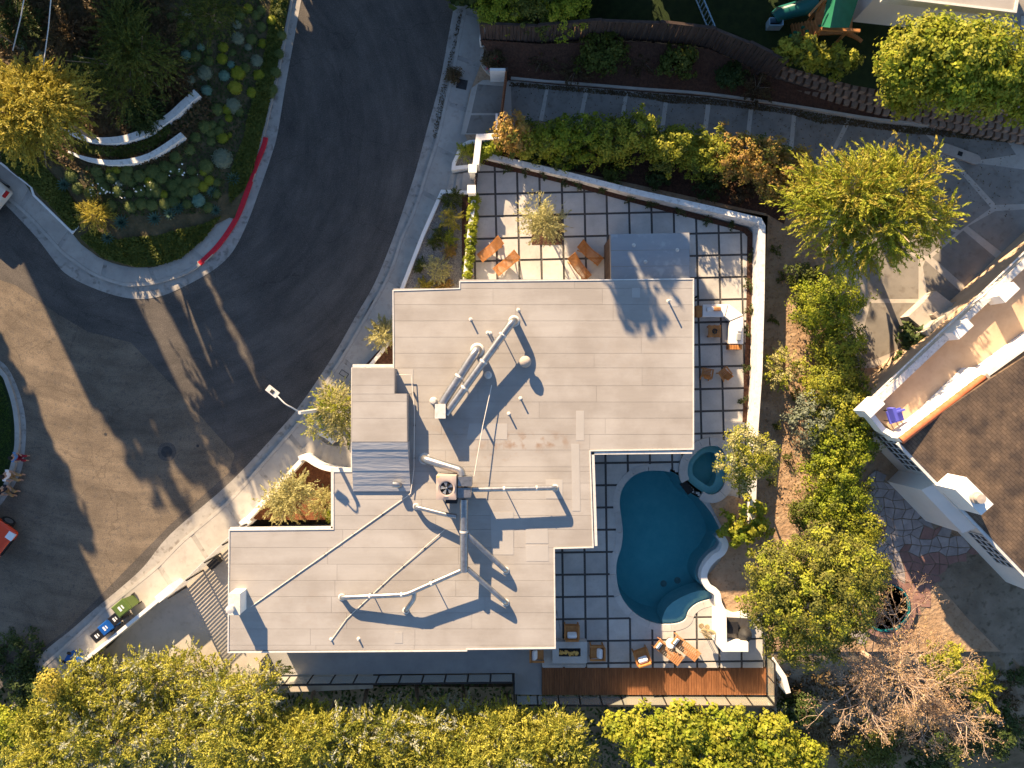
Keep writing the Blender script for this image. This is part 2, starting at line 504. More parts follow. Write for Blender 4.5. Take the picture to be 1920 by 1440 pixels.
def roof_wear(m, spots):
    nt = m.node_tree; N = nt.nodes.new; L = nt.links.new
    b = nt.nodes['Principled BSDF']; col = b.inputs['Base Color'].links[0].from_socket
    geo = N('ShaderNodeNewGeometry')
    n1 = N('ShaderNodeTexNoise'); n1.inputs['Scale'].default_value = .45; n1.inputs['Detail'].default_value = 7; n1.inputs['Roughness'].default_value = .6; L(geo.outputs['Position'], n1.inputs['Vector'])
    r1 = N('ShaderNodeValToRGB'); r1.color_ramp.elements[0].position = .38; r1.color_ramp.elements[0].color = (.86, .84, .82, 1); r1.color_ramp.elements[1].position = .6; r1.color_ramp.elements[1].color = (1.05, 1.05, 1.05, 1); L(n1.outputs['Fac'], r1.inputs[0])
    mx = N('ShaderNodeMix'); mx.data_type = 'RGBA'; mx.blend_type = 'MULTIPLY'; mx.inputs[0].default_value = 1
    L(col, mx.inputs[6]); L(r1.outputs[0], mx.inputs[7]); col = mx.outputs[2]
    n2 = N('ShaderNodeTexNoise'); n2.inputs['Scale'].default_value = 2.6; n2.inputs['Detail'].default_value = 6; L(geo.outputs['Position'], n2.inputs['Vector'])
    for (x, y, rx, ry, c, amt) in spots:
        mp = N('ShaderNodeMapping'); mp.vector_type = 'POINT'; mp.inputs['Location'].default_value = (-x / rx, -y / ry, 0); mp.inputs['Scale'].default_value = (1 / rx, 1 / ry, 0)
        L(geo.outputs['Position'], mp.inputs['Vector'])
        ln = N('ShaderNodeVectorMath'); ln.operation = 'LENGTH'; L(mp.outputs[0], ln.inputs[0])
        mr = N('ShaderNodeMapRange'); mr.inputs[1].default_value = .2; mr.inputs[2].default_value = 1.0; mr.inputs[3].default_value = 1.0; mr.inputs[4].default_value = 0.0; L(ln.outputs['Value'], mr.inputs[0])
        ad = N('ShaderNodeMapRange'); ad.inputs[1].default_value = .48; ad.inputs[2].default_value = .66; ad.inputs[4].default_value = amt; L(n2.outputs['Fac'], ad.inputs[0])
        ml = N('ShaderNodeMath'); ml.operation = 'MULTIPLY'; L(mr.outputs[0], ml.inputs[0]); L(ad.outputs[0], ml.inputs[1])
        m2 = N('ShaderNodeMix'); m2.data_type = 'RGBA'; L(ml.outputs[0], m2.inputs[0]); L(col, m2.inputs[6]); m2.inputs[7].default_value = (*c, 1); col = m2.outputs[2]
    L(col, b.inputs['Base Color'])
roof_wear(M['roof_sheet'], [(.8, -2.45, 2.6, .55, (.22, .12, .06), .75), (-.7, -2.9, 1.2, .5, (.24, .14, .08), .7), (-2.6, -2.0, 1.3, 1.0, (.30, .24, .19), .6), (-2.0, -4.2, 2.2, 1.6, (.29, .24, .2), .5), (-8.3, -9.5, 3.2, 1.4, (.30, .26, .23), .4), (4.5, 1.2, 3.0, 1.5, (.32, .29, .26), .4)])

# brown shingles: colour per shingle and course relief from a brick pattern laid along the slope
def shingle(name, ang):
    m = bpy.data.materials.new(name); m.use_nodes = True
    nt = m.node_tree; N = nt.nodes.new; L = nt.links.new
    b = nt.nodes['Principled BSDF']; b.inputs['Roughness'].default_value = .9; b.inputs['Specular IOR Level'].default_value = .15
    geo = N('ShaderNodeNewGeometry'); mp = N('ShaderNodeMapping'); mp.inputs['Rotation'].default_value = (0, 0, ang)
    L(geo.outputs['Position'], mp.inputs['Vector'])
    br = N('ShaderNodeTexBrick'); br.inputs['Scale'].default_value = 3.2; br.inputs['Brick Width'].default_value = .9; br.inputs['Row Height'].default_value = .42
    br.inputs['Color1'].default_value = (.10, .080, .066, 1); br.inputs['Color2'].default_value = (.13, .102, .082, 1); br.inputs['Mortar'].default_value = (.07, .052, .04, 1)
    br.inputs['Mortar Size'].default_value = .03
    L(mp.outputs[0], br.inputs['Vector'])
    nz = N('ShaderNodeTexNoise'); nz.inputs['Scale'].default_value = 1.4; nz.inputs['Detail'].default_value = 6; L(geo.outputs['Position'], nz.inputs['Vector'])
    rp = N('ShaderNodeValToRGB'); rp.color_ramp.elements[0].position = .35; rp.color_ramp.elements[0].color = (.6, .6, .64, 1); rp.color_ramp.elements[1].position = .7; rp.color_ramp.elements[1].color = (1.5, 1.35, 1.15, 1)
    L(nz.outputs['Fac'], rp.inputs[0])
    mx = N('ShaderNodeMix'); mx.data_type = 'RGBA'; mx.blend_type = 'MULTIPLY'; mx.inputs[0].default_value = 1
    L(br.outputs['Color'], mx.inputs[6]); L(rp.outputs[0], mx.inputs[7]); L(mx.outputs[2], b.inputs['Base Color'])
    bp = N('ShaderNodeBump'); bp.inputs['Distance'].default_value = .03; bp.inputs['Strength'].default_value = 1
    L(br.outputs['Color'], bp.inputs['Height']); L(bp.outputs[0], b.inputs['Normal'])
    M[name] = m
shingle('shingle', math.radians(45))

def glass(name, tint, fac=.08):
    m = bpy.data.materials.new(name); m.use_nodes = True
    nt = m.node_tree; N = nt.nodes.new; L = nt.links.new
    nt.nodes.remove(nt.nodes['Principled BSDF']); out = nt.nodes['Material Output']
    t = N('ShaderNodeBsdfTransparent'); t.inputs[0].default_value = (*tint, 1)
    g = N('ShaderNodeBsdfGlossy'); g.inputs['Roughness'].default_value = .04
    fr = N('ShaderNodeFresnel'); fr.inputs[0].default_value = 1.45
    ad = N('ShaderNodeMath'); ad.operation = 'ADD'; ad.inputs[1].default_value = fac; L(fr.outputs[0], ad.inputs[0])
    mx = N('ShaderNodeMixShader'); L(ad.outputs[0], mx.inputs[0]); L(t.outputs[0], mx.inputs[1]); L(g.outputs[0], mx.inputs[2])
    df = N('ShaderNodeBsdfDiffuse'); df.inputs[0].default_value = (.5, .52, .46, 1)
    m3 = N('ShaderNodeMixShader'); m3.inputs[0].default_value = .34
    L(mx.outputs[0], m3.inputs[1]); L(df.outputs[0], m3.inputs[2]); L(m3.outputs[0], out.inputs['Surface'])
    M[name] = m
glass('rail_glass', (.72, .80, .74), .10)

def water(name, col, dens):
    m = bpy.data.materials.new(name); m.use_nodes = True
    nt = m.node_tree; N = nt.nodes.new; L = nt.links.new
    nt.nodes.remove(nt.nodes['Principled BSDF']); out = nt.nodes['Material Output']
    t = N('ShaderNodeBsdfTransparent'); t.inputs[0].default_value = (1, 1, 1, 1)
    g = N('ShaderNodeBsdfGlossy'); g.inputs['Roughness'].default_value = .05
    fr = N('ShaderNodeFresnel'); fr.inputs[0].default_value = 1.33
    geo = N('ShaderNodeNewGeometry'); nz = N('ShaderNodeTexNoise'); nz.inputs['Scale'].default_value = 5; nz.inputs['Detail'].default_value = 3
    L(geo.outputs['Position'], nz.inputs['Vector'])
    bp = N('ShaderNodeBump'); bp.inputs['Distance'].default_value = .03; bp.inputs['Strength'].default_value = .8
    L(nz.outputs['Fac'], bp.inputs['Height']); L(bp.outputs[0], g.inputs['Normal']); L(bp.outputs[0], fr.inputs['Normal'])
    mx = N('ShaderNodeMixShader'); L(fr.outputs[0], mx.inputs[0]); L(t.outputs[0], mx.inputs[1]); L(g.outputs[0], mx.inputs[2]); L(mx.outputs[0], out.inputs['Surface'])
    ab = N('ShaderNodeVolumeAbsorption'); ab.inputs['Color'].default_value = (*col, 1); ab.inputs['Density'].default_value = dens
    L(ab.outputs[0], out.inputs['Volume'])
    M[name] = m
water('water', (.0, .66, .73), .36)

leafmat('leaf_gold', [(.13, .108, .015), (.19, .162, .025), (.25, .215, .045)], .35)
leafmat('leaf_olive', [(.05, .065, .012), (.11, .118, .018), (.21, .195, .03), (.28, .25, .06)], .3, scale=1.1)
leafmat('leaf_silver', [(.20, .21, .15), (.30, .31, .24)], .2)
leafmat('leaf_bright', [(.07, .10, .010), (.13, .155, .013), (.20, .20, .02)], .35)
leafmat('leaf_lime', [(.10, .125, .012), (.16, .175, .018), (.22, .21, .03)], .35)
leafmat('leaf_yellowgreen', [(.07, .092, .012), (.14, .148, .016), (.22, .205, .027)], .35, scale=1.2)
leafmat('leaf_round', [(.06, .07, .013), (.10, .105, .02), (.15, .14, .03)], .25, scale=1.4)
leafmat('leaf_orange', [(.14, .11, .02), (.20, .145, .03), (.22, .125, .045), (.17, .15, .025)], .35, scale=2)
leafmat('leaf_dark', [(.018, .034, .010), (.035, .055, .014), (.055, .07, .02)], .2)
leafmat('leaf_mid', [(.04, .06, .012), (.075, .09, .016), (.11, .12, .025)], .3)
leafmat('leaf_grey', [(.08, .10, .07), (.12, .14, .10), (.16, .18, .13)], .2)
leafmat('leaf_blue', [(.05, .10, .075), (.085, .15, .115)], .2)
leafmat('leaf_pale', [(.16, .15, .06), (.23, .21, .09), (.28, .25, .12)], .3)
leafmat('leaf_dry', [(.24, .15, .085), (.33, .22, .13), (.27, .20, .07)], .3)
leafmat('leaf_brown', [(.045, .03, .015), (.09, .06, .03), (.06, .055, .02)], .2)
leafmat('grass', [(.03, .06, .008), (.05, .09, .012)], .3)
# ------------------------------------------------------------------ the lie of the land
Z_ROAD, Z_WALK, Z_EAST, Z_YARD = -0.62, -0.50, -0.30, 1.1

CURB_R = [(880, -60), (872, 0), (859, 67), (849, 125), (834, 190), (818, 260), (798, 321), (784, 366), (767, 411), (751, 445), (728, 512), (684, 593), (643, 663), (582, 757), (554, 796), (490, 869), (423, 942), (344, 1009), (291, 1062), (241, 1103), (197, 1138), (171, 1164), (132, 1200), (103, 1226), (40, 1282)]
ROAD_R = [(862, -60), (853, 0), (841, 67), (824, 157), (801, 242), (783, 309), (767, 360), (737, 447), (702, 532), (667, 593), (632, 655), (591, 719), (562, 760), (540, 788), (435, 901), (321, 1000), (270, 1062), (224, 1104), (180, 1140), (132, 1182), (100, 1207), (20, 1274)]
CURB_L = [(560, -60), (548, 0), (535, 76), (515, 169), (497, 248), (481, 315), (466, 360), (446, 410), (413, 460), (376, 497), (341, 517), (292, 532), (257, 536), (227, 535), (175, 517), (140, 494), (114, 474), (87, 445), (52, 407), (12, 372), (-60, 310), (-300, 110)]
ROAD_L = [(576, -60), (565, 0), (550, 82), (535, 163), (521, 248), (509, 292), (489, 350), (464, 418), (437, 471), (405, 503), (356, 532), (306, 554), (262, 561), (216, 554), (163, 535), (122, 512), (99, 485), (70, 447), (38, 412), (9, 383), (-60, 323), (-300, 123)]
BED_L = [(553, -60), (545, 0), (530, 76), (511, 169), (493, 248), (476, 315), (458, 360), (440, 410), (417, 405), (408, 418), (379, 453), (338, 485), (292, 501), (257, 503), (222, 497), (190, 485), (155, 459), (137, 436), (63, 367), (58, 350), (0, 305), (-300, 60)]
ISLE_OUT = [(-40, 650), (0, 676), (17, 693), (33, 726), (44, 762), (49, 796), (48, 834), (42, 876), (28, 909), (11, 934), (0, 948), (-40, 985)]
ISLE_IN = [(-40, 672), (0, 702), (11, 723), (22, 759), (27, 796), (27, 834), (22, 862), (16, 884), (8, 904), (0, 918), (-40, 955)]

def smooth(px, z, n=4):
    return catmull(XY(px, z), False, n)
curbR, roadR = smooth(CURB_R, Z_WALK), smooth(ROAD_R, Z_ROAD)
curbL, roadL, bedL = smooth(CURB_L, Z_WALK), smooth(ROAD_L, Z_ROAD), XY(BED_L, Z_WALK)
isleO, isleI = smooth(ISLE_OUT, Z_ROAD), smooth(ISLE_IN, Z_WALK)

# terrain sheet to the horizon; it falls away below the terrace
def terrain_z(x, y):
    z = -0.95
    if -16 < x < 15 and -13.6 < y < 11: z = -3.4
    d = -13.6 - y
    if d > 0: z -= min(9.0, d * 0.75)
    r = math.hypot(x, y)
    if r > 90: z += 8 * (1 - math.cos((r - 90) / 60)) * (0.5 + 0.5 * math.sin(x * .01 + 1))
    return z
ax = sorted(set([-1500, -900, -500, -300, -200, -140, -100, -70, -50] + [i * 1.5 for i in range(-26, 27)] + [50, 70, 100, 140, 200, 300, 500, 900, 1500]))
mb = MB()
mb.add([(x, y, terrain_z(x, y) + (random.uniform(-.06, .06) if abs(x) < 40 else 0)) for x in ax for y in ax],
       [[i * len(ax) + j, (i + 1) * len(ax) + j, (i + 1) * len(ax) + j + 1, i * len(ax) + j + 1] for i in range(len(ax) - 1) for j in range(len(ax) - 1)])
struct('ground', mb, 'terrain', 'brown ground sheet falling away below the terrace')

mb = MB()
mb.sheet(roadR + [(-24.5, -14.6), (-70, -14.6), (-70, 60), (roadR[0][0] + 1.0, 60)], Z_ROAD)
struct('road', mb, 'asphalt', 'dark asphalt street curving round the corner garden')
mb = MB()
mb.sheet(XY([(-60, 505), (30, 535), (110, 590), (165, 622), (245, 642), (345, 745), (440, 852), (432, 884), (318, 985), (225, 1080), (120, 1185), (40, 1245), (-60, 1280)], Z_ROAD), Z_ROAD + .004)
struct('road_patch_sun', mb, 'asphalt_patch_sun', 'paler worn brown asphalt over the junction, with sunlight put into its colour')
mb = MB()
mb.sheet(XY([(345, 748), (372, 776), (215, 935), (190, 905)], Z_ROAD), Z_ROAD + .008)
struct('road_seam', mb, 'asphalt_patch_sun', 'narrow repaired trench across the street')

for nm, a, b, lab in (('gutter', roadR, curbR, 'pale concrete gutter along the house side of the street'), ('gutter', roadL, curbL, 'pale concrete gutter round the corner garden'), ('gutter', isleO, isleI, 'concrete gutter round the grass island')):
    mb = MB(); mb.sheet(a + b[::-1], Z_ROAD + .012); struct(nm, mb, 'gutter', lab)
curb_objs = []
for c, al, lab in ((curbR, .5, 'concrete kerb on the house side of the street'), (curbL, -.5, 'concrete kerb round the corner garden'), (isleI, .5, 'concrete kerb of the grass island')):
    mb = MB(); mb.strip(c, .15 if c is not isleI else .22, Z_ROAD - .1, Z_WALK + .008, align=al)
    curb_objs.append(struct('kerb', mb, 'concrete', lab))
# red no-parking paint on the corner kerb
red = smooth([(501, 258), (497, 275), (481, 315), (466, 360), (446, 410), (413, 460), (376, 497)], Z_WALK)
mb = MB(); mb.strip(red, .20, Z_ROAD + .02, Z_WALK + .014, align=-.44)
mb.build('red_paint', 'red_paint', curb_objs[1])

# pavements
mb = MB()
mb.sheet(curbR + XY([(20, 1330), (125, 1275), (320, 1118), (440, 1000), (470, 970), (700, 970), (700, 560), (900, 560), (905, -60)], Z_WALK), Z_WALK - .012)
walkR = struct('pavement', mb, 'gutter', 'concrete pavement between the street and the white house')
mb = MB()
mb.sheet(curbL + bedL[::-1], Z_WALK - .012)
walkL = struct('pavement', mb, 'gutter', 'concrete pavement round the corner garden')
def slabs(path, side, w, step, parent, i0=0, i1=None, gap=.018):
    pts = polyline_points(path, .2)
    q0 = offset(pts, side * .16); q1 = offset(pts, side * (.16 + w))
    k = int(step / .2)
    for i in range(i0, (i1 or len(pts)) - k, k):
        a, b = i, i + k
        d = np.array(pts[b]) - np.array(pts[a]); d = d / np.hypot(*d) * gap
        ring = [np.array(q0[j]) for j in range(a, b + 1, 2)] + [np.array(q1[j]) for j in range(b, a - 1, -2)]
        h = len(ring) // 2
        ring[h - 1] = ring[h - 1] - d; ring[h] = ring[h] - d
        MB().prism([tuple(p) for p in ring], Z_WALK - .06, Z_WALK).build('paving_slab', 'concrete', parent)
slabs(curbR, 1, 1.32, 2.2, walkR)
slabs(curbL, -1, .95, 2.6, walkL, 62, 165)

# ------------------------------------------------------------------ corner garden on a low hill
cl = np.array(curbL)
def zg(x, y):
    d = np.min(np.hypot(cl[:, 0] - x, cl[:, 1] - y))
    return -0.46 + 2.6 * (1 - math.exp(-max(d - .6, 0) / 9.0))
def G(px, py, dz=0.0):
    z = -.4
    for _ in range(4):
        x, y, _z = P(px, py, z + dz)
        z = zg(x, y)
    return (x, y, z)
gpoly = bedL + [(-60, 9), (-60, 45), (-9.4, 45)]
gx, gy = np.meshgrid(np.arange(-46, -8, .5), np.arange(4, 45, .5), indexing='ij')
keep = inside_np(gx, gy, gpoly)
idx = -np.ones(gx.shape, int); vv = []
mb = MB(); faces = []
def gi(i, j):
    if idx[i, j] < 0:
        x, y = gx[i, j], gy[i, j]
        idx[i, j] = len(vv); vv.append((x, y, zg(x, y) + random.uniform(-.04, .04)))
    return int(idx[i, j])
for i in range(gx.shape[0] - 1):
    for j in range(gx.shape[1] - 1):
        if keep[i:i + 2, j:j + 2].sum() >= 1:
            faces.append([gi(i, j), gi(i + 1, j), gi(i + 1, j + 1), gi(i, j + 1)])
gp = np.array(gpoly)
for k_, (x, y, z) in enumerate(vv):
    if not inside((x, y), gpoly):
        best = None
        for i in range(len(gp)):
            p, q = gp[i - 1], gp[i]; d = q - p; t = max(0, min(1, float((np.array((x, y)) - p) @ d / max(d @ d, 1e-9)))); c = p + d * t
            l = math.hypot(c[0] - x, c[1] - y)
            if best is None or l < best[0]: best = (l, c)
        vv[k_] = (best[1][0], best[1][1], zg(*best[1]) - .01)
mb.add(vv, faces)
struct('garden_bank', mb, 'garden_soil', 'dark planted bank of the corner garden')

# grass island at the left edge
mb = MB(); mb.sheet(isleI[:] + [(-40, isleI[-1][1]), (-40, isleI[0][1])], Z_WALK - .02)
struct('lawn', mb, 'lawn', 'dark green grass island at the left edge')

# ------------------------------------------------------------------ east side ground
mb = MB()
mb.sheet(XY([(908, -60), (905, 110), (880, 175), (868, 245), (895, 300), (1046, 330), (1440, 405), (1432, 560), (1412, 800), (1412, 960), (1412, 1160), (1440, 1200), (1450, 1222), (3000, 1222), (3000, -1200), (925, -1200)], Z_EAST), Z_EAST - .02)
struct('bare_earth', mb, 'dirt', 'pale bare earth beyond the garden wall')
r_ = random.Random(3)
mb = MB(); n_ = 60; v = []
for i in range(n_):
    px_ = 1436 + i * 14
    for k, (dy, z) in enumerate(((-16, Z_EAST - .025), (10, Z_EAST - .16), (38, -1.1), (80, -2.2), (130, -3.4))):
        j = r_.uniform(-11, 11) if k else r_.uniform(-6, 2)
        v.append(P(px_, 1228 + dy + j, z + r_.uniform(-.05, .02)))
mb.add(v, [[i * 5 + k, i * 5 + k + 1, (i + 1) * 5 + k + 1, (i + 1) * 5 + k] for i in range(n_ - 1) for k in range(4)])
struct('bank', mb, 'dirt_dark', 'rough earth slope falling away at the lower right')
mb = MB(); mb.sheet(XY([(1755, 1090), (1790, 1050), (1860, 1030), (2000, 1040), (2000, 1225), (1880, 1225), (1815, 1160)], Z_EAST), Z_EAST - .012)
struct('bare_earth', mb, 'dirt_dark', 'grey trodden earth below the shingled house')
# neighbour's drive: light bands below, panels 6 mm proud
DR = [(884, 165), (905, 150), (955, 150), (1030, 158), (1200, 172), (1330, 182), (1500, 205), (1650, 228), (1800, 240), (1990, 265), (2000, 480), (1870, 520), (1790, 600), (1720, 650), (1640, 690), (1590, 690), (1560, 480), (1500, 310), (1330, 262), (1160, 232), (990, 226), (935, 252), (864, 252)]
mb = MB(); mb.sheet(XY(DR, Z_EAST), Z_EAST)
drv = struct('driveway', mb, 'drive', 'neighbour driveway of grey concrete panels with paler bands')
PANELS = [[(896, 158), (946, 162), (938, 212), (884, 212)], [(883, 216), (936, 216), (930, 250), (874, 250)], [(958, 160), (1024, 160), (1010, 228), (960, 226)], [(1030, 160), (1096, 166), (1083, 234), (1018, 228)], [(1104, 167), (1171, 173), (1161, 236), (1090, 234)],
          [(1178, 174), (1246, 179), (1237, 246), (1168, 238)], [(1254, 180), (1325, 184), (1316, 260), (1245, 248)], [(1334, 185), (1405, 194), (1396, 280), (1324, 262)], [(1413, 196), (1486, 205), (1477, 300), (1404, 282)],
          [(1494, 206), (1588, 222), (1545, 310), (1485, 305)], [(1597, 224), (1694, 236), (1640, 282), (1560, 330), (1552, 312)], [(1700, 240), (1726, 242), (1766, 284), (1716, 330), (1650, 288)], [(1736, 243), (1880, 252), (1905, 290), (1838, 300), (1774, 278)],
          [(1644, 292), (1680, 318), (1600, 420), (1560, 340)], [(1722, 336), (1770, 292), (1785, 306), (1858, 390), (1800, 432), (1660, 380)], [(1790, 300), (1838, 307), (1920, 318), (2000, 330), (2000, 380), (1868, 384)], [(1866, 396), (1960, 390), (1990, 470), (1900, 490), (1815, 424)],
          [(1650, 388), (1792, 436), (1738, 480), (1610, 430)], [(1806, 432), (1870, 486), (1812, 538), (1748, 482)], [(1735, 488), (1800, 546), (1748, 600), (1730, 500)], [(1610, 440), (1722, 484), (1722, 560), (1630, 560)], [(1632, 568), (1724, 568), (1722, 640), (1600, 690)]]
for q in PANELS:
    MB().prism(XY(q, Z_EAST), Z_EAST - .05, Z_EAST + .006).build('panel', 'drive_dark', drv)
# planted bank between drive and dark fence
mb = MB()
lo = XY([(950, 150), (1030, 158), (1200, 172), (1330, 182), (1500, 205), (1650, 228), (1800, 240), (1990, 262)], Z_EAST + .08)
hz_b = [.95, .95, .95, .8, .15, -.05, -.1, -.1]
hi = [P(a, b, z)[:2] for (a, b), z in zip([(900, 75), (1010, 82), (1200, 78), (1330, 92), (1450, 146), (1600, 190), (1780, 226), (1990, 255)], hz_b)]
mid = [((a[0] + b[0]) / 2, (a[1] + b[1]) / 2) for a, b in zip(lo, hi)]
n = len(lo)
mb.add([(x, y, Z_EAST + .08) for x, y in lo] + [(x, y, (Z_EAST + .08 + h) / 2) for (x, y), h in zip(mid, hz_b)] + [(x, y, h) for (x, y), h in zip(hi, hz_b)], [[r * n + i, r * n + i + 1, (r + 1) * n + i + 1, (r + 1) * n + i] for r in (0, 1) for i in range(n - 1)])
struct('bank', mb, 'mulch', 'dark mulched bank above the neighbour driveway')
mb = MB(); mb.strip(smooth([(958, 146), (1030, 152), (1200, 166), (1330, 176), (1500, 200), (1650, 224), (1800, 238), (1990, 262)], Z_EAST + .2), .12, Z_EAST - .02, Z_EAST + .2)
struct('kerb', mb, 'drive', 'thin pale edging along the bank of the neighbour driveway')
mb = MB(); mb.strip(catmull(XY([(905, 92), (903, 115), (914, 132), (930, 143), (952, 146)], Z_EAST + .2), False, 4), .14, Z_EAST - .2, Z_EAST + .2)
struct('kerb', mb, 'drive', 'curved pale edging at the mouth of the neighbour driveway')
mb = MB(); mb.sheet(XY([(900, -60), (2300, -300), (2300, 190), (1780, 190), (1600, 160), (1450, 118), (1330, 60), (1200, 44), (1010, 52), (905, 46)], Z_YARD), Z_YARD)
struct('lawn', mb, 'lawn', 'dark shaded lawn of the yard with the climbing frame')
mb = MB(); mb.sheet(XY([(1600, 22), (1760, 35), (2100, 80), (2100, -200), (1600, -200)], Z_YARD), Z_YARD + .006)
struct('terrace', mb, 'drive_dark', 'grey terrace under the edge of the far house')
mb = MB()
for q in ([(1846, 28), (1905, 36), (1908, 100), (1846, 92)], [(1914, 30), (2000, 40), (2000, 60), (1914, 55)], [(1914, 62), (2000, 68), (2000, 110), (1914, 104)]):
    pv = MB().prism(XY(q, Z_YARD), Z_YARD - .02, Z_YARD + .02).build('paving_slab', 'concrete'); tag(pv, 'large pale slab in the shaded yard', kind='structure')

# flagstone court below the shingled house
FL = XY([(1560, 960), (1640, 880), (1690, 930), (1780, 1000), (1850, 1035), (1790, 1050), (1755, 1090), (1740, 1130), (1700, 1200), (1600, 1200)], Z_EAST)
mb = MB(); mb.sheet(FL, Z_EAST - .006)
court = struct('courtyard', mb, 'dirt_dark', 'grey and plum flagstone court beside the shingled house')
jit = {}
def jp(i, j):
    if (i, j) not in jit:
        jit[(i, j)] = (1555 + i * 17 + random.uniform(-6, 6) + (j % 2) * 7, 870 + j * 17 + random.uniform(-6, 6))
    return jit[(i, j)]
for i in range(19):
    for j in range(21):
        q = [jp(i, j), jp(i + 1, j), jp(i + 1, j + 1), jp(i, j + 1)]
        cx, cy = sum(a for a, _ in q) / 4, sum(b for _, b in q) / 4
        if inside(P(cx, cy, Z_EAST)[:2], FL):
            q = [(cx + (a - cx) * .91, cy + (b - cy) * .91) for a, b in q]
            MB().prism(XY(q, Z_EAST), Z_EAST - .03, Z_EAST + .012).build('flagstone', 'flag_red' if (cx > 1690 and cy > 1040) or random.random() < .12 else 'flag', court)

# ------------------------------------------------------------------ patio and pool
POOL = [(1216, 881), (1248, 882), (1270, 892), (1284, 912), (1295, 926), (1315, 938), (1332, 958), (1347, 984), (1353, 1004), (1352, 1022), (1342, 1040), (1337, 1056), (1321, 1069), (1315, 1083), (1321, 1098), (1332, 1110), (1334, 1122), (1309, 1131), (1292, 1145), (1286, 1161), (1271, 1169), (1248, 1171), (1225, 1168), (1198, 1156), (1175, 1136), (1160, 1110), (1154, 1078), (1155, 1051), (1163, 1025), (1166, 996), (1162, 961), (1160, 937), (1166, 914), (1181, 895), (1198, 885)]
SPA = [(1332, 835), (1346, 836), (1357, 845), (1361, 862), (1362, 885), (1359, 908), (1351, 921), (1340, 928), (1329, 928), (1319, 923), (1302, 911), (1292, 901), (1288, 889), (1288, 875), (1293, 861), (1306, 846), (1318, 838)]
Z_WAT = -.10
pool = catmull(XY(POOL, Z_WAT), True, 3)
spa = catmull(XY(SPA, .12), True, 3)
if area2(pool) > 0: pool = pool[::-1]
if area2(spa) > 0: spa = spa[::-1]
pool_mid, pool_out = offset(pool, .13, True), offset(pool, .28, True)
spa_mid, spa_out = offset(spa, .15, True), offset(spa, .36, True)

PAT_N = [(893, 303), (1046, 338), (1160, 368), (1307, 408), (1312, 640), (862, 640), (862, 560)]
PAT_E = [(1290, 403), (1404, 434), (1403, 600), (1400, 960), (1268, 960), (1268, 500)]
PAT_P = [(1270, 830), (1400, 830), (1425, 1120), (1437, 1235), (1437, 1252), (1016, 1252), (1016, 1150), (1020, 960), (1080, 830)]
regs = [XY(r, 0) for r in (PAT_N, PAT_E, PAT_P)]
# gravel bed under the pavers, open where the pool is
bx, by = np.meshgrid(np.arange(-3.0, 12.6, .125), np.arange(-13.4, 10.6, .125), indexing='ij')
cx, cy = bx + .0625, by + .0625
ins = inside_np(cx, cy, regs[0]) | inside_np(cx, cy, regs[1]) | inside_np(cx, cy, regs[2])
ins &= ~inside_np(cx, cy, pool_mid) & ~inside_np(cx, cy, spa_mid)
def grid_mesh(name, ok, z, m, kind='structure', label=None, parent=None):
    I, J = np.nonzero(ok[:-1, :-1])
    ny = bx.shape[1]
    quad = np.stack([I * ny + J, (I + 1) * ny + J, (I + 1) * ny + J + 1, I * ny + J + 1], 1)
    u, inv = np.unique(quad, return_inverse=True)
    v = np.stack([bx.ravel()[u], by.ravel()[u], np.full(len(u), z)], 1)
    mb = MB(); mb.v = v.tolist(); mb.f = inv.reshape(-1, 4).tolist()
    return tag(mb.build(name, m, parent), label, kind=kind)
patio = grid_mesh('patio', ins, -.035, 'gravel_dark', label='dark gravel bed with pale square pavers round the house and pool')

def paver_grid(anchor, ang, sp, reg, test, gap_px=4.1):
    ca, sa = math.cos(math.radians(ang)), math.sin(math.radians(ang))
    h = (sp - gap_px) / 2
    for i in range(-14, 14):
        for j in range(-14, 14):
            u, w = (i + .5) * sp, (j + .5) * sp
            cxp, cyp = anchor[0] + u * ca + w * sa, anchor[1] - u * sa + w * ca
            if not test(cxp, cyp): continue
            q = []
            for a, b in ((-h, -h), (h, -h), (h, h), (-h, h)):
                q.append((anchor[0] + (u + a) * ca + (w + b) * sa, anchor[1] - (u + a) * sa + (w + b) * ca))
            w2 = clip_convex(XY(q, 0), reg)
            if len(w2) < 3 or abs(area2(w2)) < .04: continue
            hit = any(inside(p, pool_mid) or inside(p, spa_mid) for p in w2) or any(w2 and inside(p, w2) for p in pool_mid) or any(inside(p, w2) for p in spa_mid)
            if hit:
                # cut the slab where the coping covers its edge
                xs = [p[0] for p in w2]; ys = [p[1] for p in w2]
                k = 11
                m2 = MB(); dx, dy = (max(xs) - min(xs)) / k, (max(ys) - min(ys)) / k
                for a in range(k):
                    for b in range(k):
                        c0 = (min(xs) + (a + .5) * dx, min(ys) + (b + .5) * dy)
                        if not inside(c0, pool_mid) and not inside(c0, spa_mid):
                            cell = clip_convex([(c0[0] - dx / 2, c0[1] - dy / 2), (c0[0] + dx / 2, c0[1] - dy / 2), (c0[0] + dx / 2, c0[1] + dy / 2), (c0[0] - dx / 2, c0[1] + dy / 2)], w2)
                            if len(cell) > 2: m2.prism(cell, -.05, 0, bottom=False)
                if m2.f: m2.build('paver', 'paver', patio)
            else:
                MB().prism(w2, -.05, random.uniform(-.003, .003)).build('paver', 'paver', patio)
paver_grid((1307, 479.5), 1.4, 41.7, regs[0], lambda x, y: x < 1307 + (y - 480) * .02 and y < 540 and not (1148 < x < 1272 and y > 448))
paver_grid((1307, 479.5), 1.4, 41.7, regs[1], lambda x, y: (x >= 1307 + (y - 480) * .02 or (y > 540 and x > 1270)) and y < 845)
